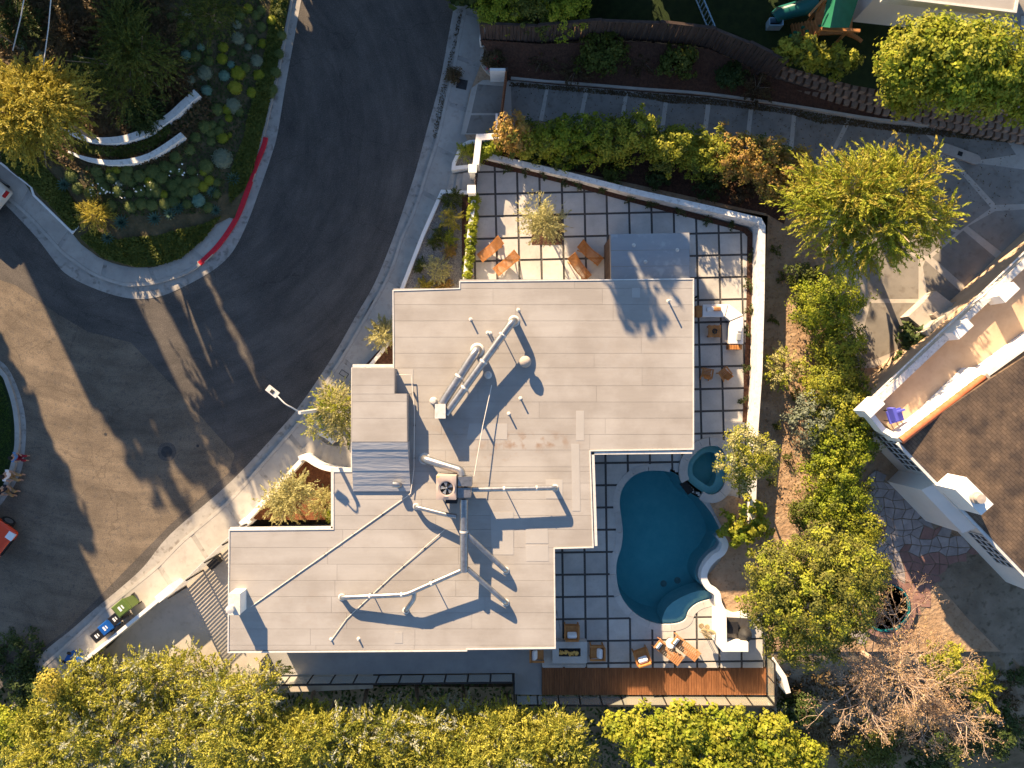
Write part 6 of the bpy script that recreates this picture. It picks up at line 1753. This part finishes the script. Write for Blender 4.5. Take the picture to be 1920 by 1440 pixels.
cover('undergrowth', 'low green undergrowth between the round shrubs', GPX([(330, -20), (340, 200), (150, 310), (180, 410), (400, 400), (470, 250), (500, -20)]), 8000, 'leaf_dark', .11, zg, .12)
cover('undergrowth', 'green plants between the two curved white walls', GPX([(135, 262), (170, 275), (215, 278), (255, 270), (300, 248), (320, 232), (325, 250), (285, 280), (240, 293), (200, 294), (150, 285)]), 3500, 'leaf_mid', .12, zg, .3)
fl_ = cover('flowers', 'scattered white blossoms below the lower curved wall', GPX([(160, 340), (220, 345), (270, 350), (345, 310), (380, 330), (330, 345), (250, 378), (170, 370)]), 42, 'flower', .085, lambda x, y: zg(x, y) + .35, .15, 1.0)
# trees on the garden hill
x, y, z = G(75, 215, 4)
b0 = G(78, 200, 4.0)
gb = (b0[0], b0[1], b0[2])
plant('golden_tree', 'sunlit golden feathery tree at the left edge of the garden', 'tree', gb, [blob(85, 200, 5.6, 1.5), blob(35, 220, 5.4, 1.4), blob(120, 205, 5.0, 1.0), blob(60, 165, 5.4, 1.1), blob(60, 255, 4.6, 1.1), blob(125, 175, 4.9, .8), blob(10, 180, 5.2, 1.0)], 26000, 'leaf_gold', .15, .38, mode='spray', lpc=30, length=.85, trunk=.13, limbs=10, droop=.35)
b0 = G(245, 110, 2)
plant('wispy_tree', 'shaded grey green wispy tree in the upper corner garden', 'tree', b0, [blob(250, 95, 3.6, 1.2), blob(215, 140, 3.2, .9), blob(290, 120, 3.2, .9), blob(235, 60, 3.4, .9), blob(250, 180, 2.9, .8)], 10000, 'leaf_mid', .16, .28, mode='spray', lpc=28, length=1.1, trunk=.08, droop=.3)
b0 = G(400, 20, 1)
plant('wispy_tree', 'small pale wispy tree at the top edge of the corner garden', 'tree', b0, [blob(395, 25, 2.6, .7), blob(365, 45, 2.2, .5), blob(420, 5, 2.5, .6)], 4500, 'leaf_mid', .15, .26, mode='spray', lpc=26, length=.9, trunk=.05)
b0 = G(178, 402, .5)
plant('yellow_shrub', 'sunlit yellow spiky shrub near the edging wall', 'shrub', b0, [(b0[0], b0[1], b0[2] + .45, .55, .5, .45)], 1600, 'leaf_gold', .17, .25, mode='spray', lpc=18, length=.6, trunk=.03, limbs=4)
for a, b, r, lab in ((235, 30, 1.0, 'dark rounded bush at the top of the corner garden'), (130, 60, 1.1, 'brown green bush near the top left cables'), (30, 40, 1.2, 'dark bush in the top left corner'), (165, 130, .9, 'low dark bush above the golden tree'), (270, 215, .8, 'low grey bush above the upper curved wall'), (320, 150, .8, 'dry brown grass bush beside the wispy tree')):
    b0 = G(a, b, .5)
    plant('bush', lab, 'bush', b0, [(b0[0], b0[1], b0[2] + .4, r, r * .9, .5)], 3000, 'leaf_brown' if 'brown' in lab else 'leaf_dark', .13, .4, mode='spray', lpc=24, length=.5, trunk=.03, limbs=3)
b0 = G(12, 75, 1); plant('golden_shrub', 'sunlit orange shrub in the top left corner', 'shrub', b0, [(b0[0], b0[1], 3.2, .5, .8, .5)], 1500, 'leaf_orange', .13, .4, mode='spray', length=.5, trunk=.04)
# cables over the garden
for (a, b, z0_), (c, d_, z1_), lab in (((98, -30, 6.2), (80, 132, 5.6), 'white cable running down to the golden tree'), ((50, -30, 6.0), (24, 95, 5.2), 'thin white cable at the top left corner')):
    tag(MB().tube([P(a, b, z0_), P((a + c) / 2 + 2, (b + d_) / 2, (z0_ + z1_) / 2 - .1), P(c, d_, z1_)], .022, 6).build('cable', 'metal_white'), lab, 'cable')
cover('grass', 'short grass on the island at the left edge', [(-26, .5), *[(x - .15, y) for x, y in isleI[4:-4]], (-26, -5.0)], 7000, 'grass', .10, lambda x, y: Z_WALK - .02, .1, .25)

# ---- plants at the house front
def shrub(name, label, px, py, r, z0, h, m, n, leaf=.11, asp=.5, mode='clump', group=None, ry=1.0, m2=None, f2=0, cr=.2, lpc=36, length=.5, trunk=.04, cat='shrub'):
    x, y, _ = P(px, py, z0 + h * .6)
    rr = px2m(r, z0 + h * .6)
    return plant(name, label, cat, (x, y, z0), [(x, y, z0 + h * .52, rr, rr * ry, h * .5), (x + rr * .3, y + rr * .2, z0 + h * .45, rr * .7, rr * .7 * ry, h * .45), (x - rr * .35, y - rr * .15, z0 + h * .48, rr * .7, rr * .65 * ry, h * .42)], n, m, leaf, asp, lpc, cr, .3, -.5, mode, trunk, group, m2, f2, limbs=4, length=length)
olive = dict(mode='spray', m='leaf_pale', leaf=.13, asp=.3)
plant('olive_tree', 'olive tree beside the raised stair roof at the front steps', 'tree', P(632, 785, -.45), [blob(632, 765, 2.4, .75), blob(645, 800, 2.2, .65), blob(612, 770, 2.2, .6), blob(640, 742, 2.1, .5), blob(590, 797, 2.0, .35), blob(618, 735, 1.9, .35)], 9000, 'leaf_pale', .12, .3, mode='spray', lpc=26, length=.6, trunk=.06, limbs=10, m2='leaf_lime', frac2=.3)
plant('olive_tree', 'olive tree growing in the red soil entrance bed', 'tree', P(545, 935, -.2), [blob(545, 930, 1.6, .75), blob(520, 945, 1.4, .55), blob(560, 915, 1.5, .55), blob(535, 950, 1.2, .5)], 7500, 'leaf_pale', .12, .3, mode='spray', lpc=26, length=.6, trunk=.06, limbs=10)
shrub('green_bush', 'rounded green bush beside the olive tree in the entrance bed', 606, 945, 22, -.2, .9, 'leaf_pale', 2600, .10, .4, 'spray')
shrub('green_bush', 'small bright green plant against the house in the entrance bed', 620, 967, 9, -.2, .7, 'leaf_bright', 900, .10, .5)
shrub('feather_grass', 'pale feathery shrub in the narrow front bed', 722, 626, 20, -.1, 1.0, 'leaf_pale', 2600, .13, .25, 'spray', length=.6)
plant('olive_tree', 'young olive tree in the square bed of the upper patio', 'tree', P(1026, 437, 0), [blob(1020, 415, 2.0, .6), blob(1005, 400, 1.9, .5), blob(1035, 420, 1.7, .5), blob(1018, 430, 1.5, .45), blob(990, 412, 1.7, .3)], 6000, 'leaf_pale', .11, .28, mode='spray', lpc=24, length=.65, trunk=.045, limbs=12)
mb = MB(); mb.sheet(XY([(997, 402), (1054, 402), (1054, 459), (997, 459)], .012), .012); struct('planting_bed', mb, 'mulch', 'square dark bed under the young olive tree')
for k in range(11):
    t = k / 10
    shrub('hedge_plant', 'bright green plant in the clipped row along the patio wall', 889 - 14 * t, 374 + 158 * t, 9, 0, .75, 'leaf_bright', 900, .10, .55, cr=.12, group='row of bright green plants along the patio wall')
for a, b, r, m_, h, lab in ((848, 372, 16, 'leaf_mid', .35, 'dark green tuft at the top of the gravel planter'), (847, 410, 17, 'leaf_gold', .55, 'golden upright shrub in the gravel planter'), (828, 437, 8, 'leaf_mid', .3, 'small green tuft in the middle of the gravel planter'), (842, 450, 8, 'leaf_lime', .35, 'small striped tuft beside the pink plant'), (813, 450, 8, 'leaf_mid', .3, 'dark tuft beside the pavement wall'), (843, 470, 7, 'leaf_orange', .3, 'small pink succulent in the gravel planter'), (822, 505, 22, 'leaf_pale', .8, 'large pale feathery shrub in the gravel planter'), (790, 498, 7, 'leaf_mid', .25, 'tiny green tuft at the left of the gravel planter'), (795, 535, 9, 'leaf_gold', .4, 'golden tuft against the roof edge'), (832, 538, 9, 'leaf_orange', .3, 'orange tuft against the roof edge')):
    shrub('planter_shrub', lab, a, b, r, -.02, h, m_, 300 + r * 70, .10, .3, 'spray', length=.35, trunk=.02)
shrub('grass_clump', 'pale yellow grass in the small planter', 872, 285, 13, -.02, .45, 'leaf_lime', 1400, .12, .2, 'spray', length=.4, trunk=.02)
shrub('corner_shrub', 'bright lime green shrub inside the short corner wall', 920, 275, 22, 0, 1.0, 'leaf_bright', 3500, .13, .6, ry=.8, cr=.2)
shrub('corner_shrub', 'small bright green plant by the top gate post', 901, 292, 10, 0, .8, 'leaf_bright', 900, .12, .6, cr=.14)
for k, (a, b) in enumerate(((950, 312), (985, 320), (1018, 328), (1055, 338), (1085, 345), (1130, 357), (1180, 371), (1222, 383), (1275, 397), (1330, 411), (1375, 424), (1408, 480), (1407, 530), (1406, 580), (1404, 620), (1401, 690), (1398, 750))):
    shrub('bed_plant', 'tiny dark seedling in the mulch bed inside the white wall', a, b, 7, .012, .3, 'leaf_dark', 220, .10, .3, 'spray', length=.25, trunk=.015, group='seedlings in the mulch bed')
# street gutter weed
shrub('weed_bush', 'brown weedy bush growing at the upper pavement kerb', 850, 140, 13, Z_WALK, .5, 'leaf_brown', 1500, .09, .4)
shrub('flower_bush', 'dark bush with pink and yellow blossoms near the timber gate', 925, 110, 18, 0, .9, 'leaf_brown', 1800, .10, .5, m2='flower_red', f2=.03)

# ---- hedge along the neighbour driveway
HD = [(962, 250, 36, 'leaf_orange', 2.6, 'orange green shrub at the gate end of the driveway hedge'), (1003, 262, 38, 'leaf_yellowgreen', 2.1, 'dark green shrub second in the driveway hedge'), (1048, 260, 42, 'leaf_bright', 2.2, 'dark green shrub third in the driveway hedge'), (1100, 258, 48, 'leaf_bright', 2.3, 'broad green shrub in the middle of the driveway hedge'), (1150, 265, 42, 'leaf_yellowgreen', 2.4, 'green shrub before the first yellow one of the hedge'), (1195, 250, 42, 'leaf_yellowgreen', 3.0, 'tall yellow shrub leaning over the driveway'), (1262, 274, 48, 'leaf_yellowgreen', 2.8, 'yellow shrub second tallest in the driveway hedge'), (1322, 288, 46, 'leaf_yellowgreen', 2.6, 'yellow olive shrub in the driveway hedge'), (1380, 294, 46, 'leaf_orange', 2.8, 'orange tinted shrub toward the end of the hedge'), (1432, 300, 46, 'leaf_orange', 3.0, 'orange pink shrub before the hedge end'), (1478, 330, 52, 'leaf_orange', 3.0, 'large orange shrub at the hedge end beside the feathery tree')]
for a, b, r, m_, h, lab in HD:
    shrub('hedge_shrub', lab, a, b, r, Z_EAST, h, m_, int(r * r * 2.7), .12, .6, cr=.22, m2='leaf_mid', f2=.15)
for a, b, r, m_, lab in ((1060, 305, 26, 'leaf_dark', 'dark low bush below the middle of the driveway hedge'), (1150, 318, 26, 'leaf_mid', 'low green bush on the slope above the white wall'), (1240, 330, 28, 'leaf_dark', 'low dark bush above the white wall'), (1330, 345, 28, 'leaf_dark', 'low dark bush on the slope near the wall corner'), (1390, 360, 22, 'leaf_brown', 'dry brown bush on the slope near the wall corner'), (1000, 300, 18, 'leaf_dark', 'small dark bush above the left end of the white wall')):
    shrub('slope_bush', lab, a, b, r, Z_EAST, .7, m_, 1500, .11, .5)
mb = MB(); mb.sheet(XY([(905, 262), (960, 250), (1330, 265), (1500, 320), (1470, 420), (1436, 400), (1190, 345), (905, 285)], Z_EAST), Z_EAST - .008); struct('bank', mb, 'mulch', 'dark soil under the driveway hedge')
# bushes on the bank
shrub('bank_bush', 'large green bush on the mulched bank', 1128, 95, 42, .3, 1.3, 'leaf_mid', 4200, .14, .55, cr=.22)
shrub('bank_bush', 'smaller dark green bush on the mulched bank', 1275, 115, 34, .2, 1.1, 'leaf_mid', 3000, .13, .55)
shrub('bank_bush', 'dark green bush under the block wall', 1370, 140, 28, 0, .9, 'leaf_dark', 2000, .12, .55)
for a, b, lab in ((1020, 105, 'dry brown scrub at the left of the bank'), (1080, 130, 'dry brown scrub below the large bank bush'), (1200, 110, 'dry brown scrub between the two bank bushes'), (1420, 165, 'dry brown scrub beside the driveway edging')):
    shrub('dry_scrub', lab, a, b, 30, .1, .5, 'leaf_brown', 1700, .11, .35, 'spray', length=.4)
# green hedge at the top
for k, (a, b, r, lab) in enumerate(((940, 10, 46, 'left part of the tall green hedge at the top edge'), (1000, 12, 50, 'middle part of the tall green hedge at the top edge'), (1060, 14, 48, 'right part of the tall green hedge at the top edge'))):
    shrub('green_hedge', lab, a, b, r, Z_YARD - .4, 2.6, 'leaf_bright' if k != 1 else 'leaf_mid', 6500, .11, .5, ry=.9, cr=.2, cat='hedge')
for k, (a, b) in enumerate(((1475, 92), (1505, 96), (1530, 103), (1558, 110), (1588, 118))):
    shrub('sunlit_hedge', '%s shrub of the sunlit yellow hedge above the block wall' % ('first', 'second', 'third', 'fourth', 'fifth')[k], a, b, 19, Z_YARD - .2, 2.4, 'leaf_yellowgreen', 1900, .14, .6, cr=.18, m2='leaf_mid', f2=.25)
plant('shade_tree', 'big sunlit lime green tree at the top right', 'tree', P(1790, 150, .9), [blob(1700, 115, 4.6, 1.2), blob(1700, 165, 4.0, 1.0), blob(1740, 85, 5.0, 1.2), blob(1790, 115, 5.2, 1.5), blob(1780, 160, 4.4, 1.2), blob(1850, 120, 5.0, 1.4), blob(1860, 170, 4.4, 1.2), blob(1910, 140, 4.8, 1.3), blob(1960, 150, 4.6, 1.4), blob(1920, 190, 4.0, 1.0), blob(1690, 190, 3.2, .6)], 34000, 'leaf_yellowgreen', .17, .6, lpc=40, cr=.36, fill=.3, trunk=.16, limbs=12, m2='leaf_bright', frac2=.45)

# ---- feathery tree over the neighbour drive
fb = P(1600, 420, Z_EAST)
plant('feathery_tree', 'large feathery yellow green tree over the neighbour driveway', 'tree', (fb[0], fb[1], Z_EAST), [blob(1600, 360, 5.0, 1.5), blob(1680, 370, 4.8, 1.4), blob(1560, 400, 4.6, 1.3), blob(1640, 430, 4.6, 1.5), blob(1720, 410, 4.3, 1.1), blob(1530, 350, 4.4, .9), blob(1590, 470, 4.0, .9), blob(1725, 335, 4.6, .55), blob(1660, 330, 4.8, .7), blob(1500, 380, 4.0, .6), blob(1748, 310, 4.6, .35), blob(1765, 405, 4.2, .45), blob(1700, 300, 4.6, .35), blob(1640, 310, 4.6, .4), blob(1570, 320, 4.5, .45)], 42000, 'leaf_lime', .17, .28, mode='spray', lpc=34, length=1.0, trunk=.14, limbs=16, m2='leaf_gold', frac2=.35, droop=.3, bark='bark_pale')
# ---- east hedge and trees
EH = [(1556, 572, 64, 'leaf_bright', 2.6, .85, 'clipped round green shrub below the feathery tree'), (1575, 650, 50, 'leaf_lime', 2.2, .9, 'loose bush with bare twigs in the east hedge'), (1570, 715, 56, 'leaf_yellowgreen', 2.5, 1.0, 'yellow bush above the middle of the east hedge'), (1590, 775, 52, 'leaf_yellowgreen', 2.7, 1.0, 'yellow bush at the terrace corner'), (1535, 790, 48, 'leaf_grey', 2.2, 1.2, 'grey green bush along the dirt strip'), (1590, 835, 52, 'leaf_bright', 2.6, .9, 'deep green bush beside the shingled house'), (1560, 890, 52, 'leaf_bright', 2.4, 1.0, 'green bush above the fence end'), (1580, 945, 56, 'leaf_bright', 2.5, 1.0, 'green bush beside the flagstone court'), (1610, 1000, 46, 'leaf_yellowgreen', 2.6, .9, 'bright bush between the court and the big round tree'), (1520, 960, 34, 'leaf_mid', 1.6, 1.0, 'low green bush at the end of the dirt strip')]
for a, b, r, m_, h, ry, lab in EH:
    shrub('hedge_bush', lab, a, b, r, Z_EAST, h, m_, int(r * r * 2.6), .11, .55, cr=.26, ry=ry, m2='leaf_mid', f2=.2)
shrub('loose_shrub', 'loose pale shrub standing on the dirt strip', 1472, 690, 38, Z_EAST, 1.8, 'leaf_pale', 3200, .11, .5, 'spray', length=.5, m2='leaf_lime', f2=.4)
shrub('loose_shrub', 'small ivy clump under the feathery tree', 1510, 520, 26, Z_EAST, 1.2, 'leaf_mid', 1800, .12, .6)
for a, b, r, lab in ((1725, 640, 34, 'dark broad leaved plant beside the walled bay'), (1690, 700, 34, 'dark broad leaved plant against the roof terrace'), (1665, 750, 26, 'dark broad leaved plant at the terrace corner')):
    shrub('broadleaf_plant', lab, a, b, r, Z_EAST, 1.3, 'leaf_dark', 900, .34, .4, cr=.4)
for a, b in ((1455, 470), (1465, 520), (1450, 600), (1490, 740), (1460, 800), (1480, 860), (1450, 900)):
    shrub('dirt_tuft', 'small green tuft on the bare dirt strip', a, b, 8, Z_EAST, .3, 'leaf_mid', 250, .09, .4, 'spray', length=.2, trunk=.015, group='tufts on the dirt strip')
plant('spa_tree', 'loose yellow green tree leaning over the spa', 'tree', P(1415, 880, .1), [blob(1395, 830, 2.9, .7), blob(1375, 870, 2.6, .7), blob(1410, 870, 2.8, .7), blob(1435, 840, 2.6, .55), blob(1390, 905, 2.2, .5), blob(1440, 875, 2.3, .4)], 9500, 'leaf_yellowgreen', .10, .5, lpc=26, cr=.22, fill=.5, trunk=.05, limbs=14, m2='leaf_pale', frac2=.4)
shrub('fig_shrub', 'large leaved yellow green shrub above the scalloped wall', 1400, 985, 44, .1, 1.7, 'leaf_yellowgreen', 2600, .17, .7, cr=.22, m2='leaf_bright', f2=.3)
plant('round_tree', 'big round dense olive green tree right of the barbecue', 'tree', P(1545, 1130, Z_EAST), [blob(1535, 1105, 4.2, 2.3, 1.9), blob(1470, 1080, 3.8, 1.4), blob(1595, 1075, 3.8, 1.4), blob(1520, 1170, 3.6, 1.7), blob(1440, 1130, 3.4, 1.1), blob(1570, 1145, 3.6, 1.4), blob(1540, 1040, 3.8, 1.3), blob(1440, 1060, 3.4, .8), blob(1635, 1070, 3.4, .75), blob(1470, 1200, 3.0, .9)], 46000, 'leaf_round', .12, .5, lpc=40, cr=.28, fill=.2, trunk=.17, limbs=12, lump=.09, m2='leaf_lime', frac2=.3)

# ---- bare tree at the lower right
def bare_tree(label, base, spread, seed):
    r_ = random.Random(seed)
    t = thing('bare_tree', label, 'tree', base)
    tb_, tips = MB(), []
    def grow(p, d, ln, rad, lev):
        q = p + d * ln
        mid_ = (p + q) / 2 + np.array([r_.gauss(0, ln * .06) for _ in range(3)])
        tb_.tube([tuple(p), tuple(mid_), tuple(q)], [rad, rad * .85, rad * .65], 5 if lev < 2 else 3, cap=False)
        if lev >= 5:
            tips.append(q); return
        for _ in range(3 if lev == 0 else r_.choice((2, 3, 3))):
            dd = d + np.array([r_.gauss(0, .55), r_.gauss(0, .55), r_.gauss(.02, .3)]); dd /= np.linalg.norm(dd)
            grow(q, dd, ln * r_.uniform(.6, .85), rad * .62, lev + 1)
        if lev > 1: tips.append(q)
    b = np.array(base)
    top_ = np.array(spread[0])
    tb_.tube([tuple(b), tuple((b + top_) / 2), tuple(top_)], [.16, .13, .1], 7)
    for s_ in spread[1:]:
        d = np.array(s_) - top_; l_ = np.linalg.norm(d)
        grow(top_, d / l_, l_ * .42, .07, 0)
    tb_.build('trunk', 'bark_pale', t, smooth=True)
    tp_ = np.array(tips); k = 4
    p = np.repeat(tp_, k, 0) + rng.normal(0, .09, (len(tp_) * k, 3))
    nr = unit(rng.normal(0, 1, p.shape) + np.array((0, 0, .5)))
    o = bpy.data.objects.new('crown', leaf_mesh('crown', p, np.cross(nr, rng.normal(0, 1, p.shape)), nr, rng.uniform(.06, .13, len(p)), rng.uniform(.02, .05, len(p)), 'leaf_dry', base)); COL.objects.link(o); o.parent = t
    return t
top0 = P(1680, 1262, 2.4)
bare_tree('almost bare pinkish brown tree below the big round tree', (top0[0] - .3, top0[1] - .2, -2.5), [top0] + [P(a, b, z) for a, b, z in ((1600, 1240, 3.8), (1545, 1285, 3.2), (1630, 1295, 3.8), (1760, 1330, 3.9), (1790, 1375, 3.4), (1775, 1285, 4.0), (1700, 1350, 3.8), (1740, 1225, 3.8), (1680, 1195, 3.8), (1640, 1235, 4.2), (1800, 1335, 3.4), (1690, 1150, 3.0), (1720, 1290, 4.6), (1660, 1320, 4.0))], 4)
shrub('yellow_shrub', 'bright yellow green shrub behind the bare tree', 1775, 1240, 34, -.6, 2.2, 'leaf_yellowgreen', 2600, .14, .45, cr=.2)
shrub('yellow_shrub', 'long leaved yellow green branch reaching to the lower right', 1835, 1290, 36, -1.2, 2.2, 'leaf_yellowgreen', 1600, .24, .25, 'spray', length=.8)
TZ = lambda x, y: terrain_z(x, y)
cover('undergrowth', 'dark tangled undergrowth on the slope at the lower right', XY([(1440, 1240), (1960, 1240), (1960, 1480), (1440, 1480)], -2), 16000, 'leaf_brown', .18, TZ, .9, .4)
for a, b, r, m_, lab in ((1640, 1420, 60, 'leaf_mid', 'dim green bush at the bottom edge under the bare tree'), (1900, 1250, 40, 'leaf_dark', 'dark bush at the right edge below the trodden earth'), (1880, 1380, 60, 'leaf_dark', 'dark bush at the lower right corner'), (1760, 1430, 50, 'leaf_dark', 'dark bush at the bottom right of the bare tree'), (1500, 1330, 36, 'leaf_dark', 'dark bush below the deck corner')):
    shrub('slope_bush', lab, a, b, r, -2.5, 2.0, m_, 2600, .16, .5, cr=.3)

# ---- the mass of big shrubs below the house
BS = [(110, 1330, 80, 'pale shoots at the left end'), (190, 1290, 85, 'behind the boundary wall'), (290, 1275, 85, 'just below the driveway'), (390, 1285, 85, 'below the striped shadow'), (470, 1320, 85, 'below the left end of the balcony'), (560, 1330, 80, 'below the balcony railing'), (660, 1345, 85, 'second below the balcony railing'), (760, 1340, 85, 'third below the balcony railing'), (860, 1345, 85, 'fourth below the balcony railing'), (950, 1370, 85, 'below the step in the balcony'), (1040, 1390, 80, 'beside the lime green tree'), (90, 1420, 90, 'in the bottom left corner'), (210, 1390, 90, 'above the bottom left corner'), (330, 1390, 95, 'in the second row from the left'), (450, 1410, 95, 'third in the bottom row'), (580, 1415, 95, 'fourth in the bottom row'), (700, 1430, 95, 'fifth in the bottom row'), (820, 1430, 95, 'sixth in the bottom row'), (930, 1440, 90, 'seventh in the bottom row'), (1050, 1450, 90, 'last in the bottom row')]
for k, (a, b, r, lab) in enumerate(BS):
    hz_ = 2.6 + (0.5 if b > 1380 else 0) - (.9 if a < 450 else 0) + rng.uniform(-.3, .3)
    c = P(a, b, hz_ - 1.0); rr = px2m(r, hz_ - .8)
    bl = [(c[0], c[1], hz_ - 1.3, rr * .7, rr * .65, 1.2)]
    for _ in range(9):
        an_ = rng.uniform(0, 6.28); q = rng.uniform(.25, .85) * rr
        y_ = c[1] + q * math.sin(an_) * .8
        bl.append((c[0] + q * math.cos(an_), y_, hz_ - rng.uniform(.5, 1.8), rr * rng.uniform(.24, .42), rr * rng.uniform(.24, .38), .75))
    ymax = -14.5 if 470 < a < 1100 else 99
    bl = [(x_, min(y_, ymax - ry_ * .95), z_, rx_, ry_, rz_) for x_, y_, z_, rx_, ry_, rz_ in bl]
    bz = terrain_z(c[0], c[1])
    silver = .22 if k in (1, 2, 3, 4, 6, 7, 8, 12, 13) else .03
    plant('hillside_shrub', 'big olive gold shrub %s' % (lab if k else 'at the left end of the slope'), 'shrub', (c[0], c[1], bz), bl, 14000, 'leaf_olive', .125, .36, mode='spray', lpc=30, length=.6, trunk=.1, limbs=5, low=-.25, m2='leaf_silver', frac2=silver, droop=.1, spread=.07, group='olive gold shrubs on the slope below the house')
plant('lime_tree', 'sunlit lime green leafy tree at the bottom right of the shrubs', 'tree', (*P(1330, 1400, 0)[:2], -5), [blob(1200, 1375, 2.2, 1.1), blob(1280, 1370, 2.6, 1.2), blob(1360, 1370, 2.6, 1.2), blob(1440, 1390, 2.2, 1.1), blob(1500, 1420, 1.8, 1.0), blob(1240, 1430, 2.4, 1.3), blob(1340, 1430, 2.6, 1.4), blob(1430, 1440, 2.2, 1.2), blob(1160, 1360, 1.6, .6)], 30000, 'leaf_yellowgreen', .16, .62, lpc=36, cr=.3, trunk=.16, limbs=10, m2='leaf_bright', frac2=.4)
plant('young_tree', 'slim golden sapling at the end of the boundary wall', 'tree', (*P(100, 1290, -.5)[:2], -.9), [blob(97, 1277, 2.2, .35, .8), blob(102, 1297, 1.4, .3)], 1400, 'leaf_gold', .12, .5, trunk=.04)
for a, b, r, m_, lab in ((30, 1230, 50, 'leaf_dark', 'dark bush at the end of the street by the left edge'), (60, 1290, 40, 'leaf_dark', 'dark bush behind the slim golden sapling'), (20, 1360, 45, 'leaf_bright', 'lime green bush low at the left edge'), (15, 1430, 50, 'leaf_dark', 'shaded bush in the bottom left corner')):
    shrub('roadside_bush', lab, a, b, r, -1.5, 1.9, m_, 3200, .14, .5, cr=.28)
cover('undergrowth', 'dark undergrowth on the slope under the shrubs', [(-30, -13.8), (12, -14.6), (12, -24), (-30, -24)], 14000, 'leaf_dark', .22, TZ, .8, .5)

# leaf litter drifted along the drive and bank
ZL = lambda x, y: Z_EAST + .012
cover('leaf_litter', 'dark fallen leaves drifted along the upper edge of the neighbour driveway', XY([(955, 154), (1030, 160), (1200, 174), (1330, 184), (1500, 207), (1650, 232), (1800, 246), (1900, 256), (1900, 268), (1700, 250), (1600, 236), (1540, 232), (1480, 214), (1330, 196), (1260, 194), (1200, 183), (1030, 168), (955, 162)], Z_EAST), 6500, 'leaf_brown', .08, ZL, .03)
cover('leaf_litter', 'scattered dry leaves on the neighbour driveway', XY([(955, 160), (1900, 256), (1900, 420), (1600, 300), (1000, 230)], Z_EAST), 900, 'leaf_brown', .07, ZL, .01)
cover('leaf_litter', 'dry leaves and grass on the bare dirt strip', XY([(1440, 420), (1500, 430), (1500, 700), (1520, 900), (1490, 980), (1420, 960), (1430, 700)], Z_EAST), 1500, 'leaf_dry', .07, ZL, .02)
cover('leaf_litter', 'dead leaves lying in the gutter beside the upper pavement', [tuple(p) for p in smooth([(868, 20), (852, 100), (838, 165), (820, 250), (812, 250), (828, 165), (844, 100), (862, 20)], Z_ROAD)], 500, 'leaf_brown', .07, lambda x, y: Z_ROAD + .02, .02)

# ---- labels that single out the repeats
ORD = 'first second third fourth fifth sixth seventh eighth ninth tenth eleventh twelfth thirteenth fourteenth fifteenth sixteenth seventeenth eighteenth nineteenth twentieth'.split()
def nth(i): return ORD[i] if i < 20 else ('twenty-' + ORD[i - 20] if i < 29 else 'thirty-' + ORD[i - 30] if i >= 30 else 'thirtieth')
def rank(objs, key, text):
    for i, o in enumerate(sorted(objs, key=key)): o['label'] = text % nth(i)
shr = [o for o in COL.objects if o.name.split('.')[0] == 'round_shrub']
def zone(o):
    px_ = 960 + o.location.x * FPX / (CAM_H - o.location.z); py_ = 720 - o.location.y * FPX / (CAM_H - o.location.z)
    if px_ < 200 and py_ < 200: return 'above the golden tree'
    if py_ > 285: return 'below the curved walls'
    if py_ > 150: return 'right of the curved walls'
    return 'at the upper garden kerb'
for key in BM:
    col_ = BM[key][1].split(' clipped')[0]
    for zn in ('above the golden tree', 'below the curved walls', 'right of the curved walls', 'at the upper garden kerb'):
        g_ = [o for o in shr if o['label'] == BM[key][1] and zone(o) == zn]
        g_.sort(key=lambda o: o.location.x)
        for i, o in enumerate(g_): o['label2'] = col_ + ' shrub %s, %s from the left' % (zn, nth(i))
for o in shr:
    o['label'] = o['label2']; del o['label2']
def all_named(nm): return [o for o in COL.objects if o.name.split('.')[0] == nm]
rank(all_named('agave'), lambda o: o.location.x, 'blue green agave in the corner garden, %s from the left')
rank(all_named('hedge_plant'), lambda o: -o.location.y, 'bright green plant along the patio wall, %s from the gate posts')
rank(all_named('bed_plant'), lambda o: o.location.x - o.location.y * 1.5, 'tiny dark seedling in the mulch bed, %s along from the gate')
rank(all_named('dirt_tuft'), lambda o: -o.location.y, 'small green tuft on the dirt strip, %s from the top')
rank(all_named('vent_pipe'), lambda o: -o.location.y, 'slim white vent pipe on the cream roof, %s from the top')
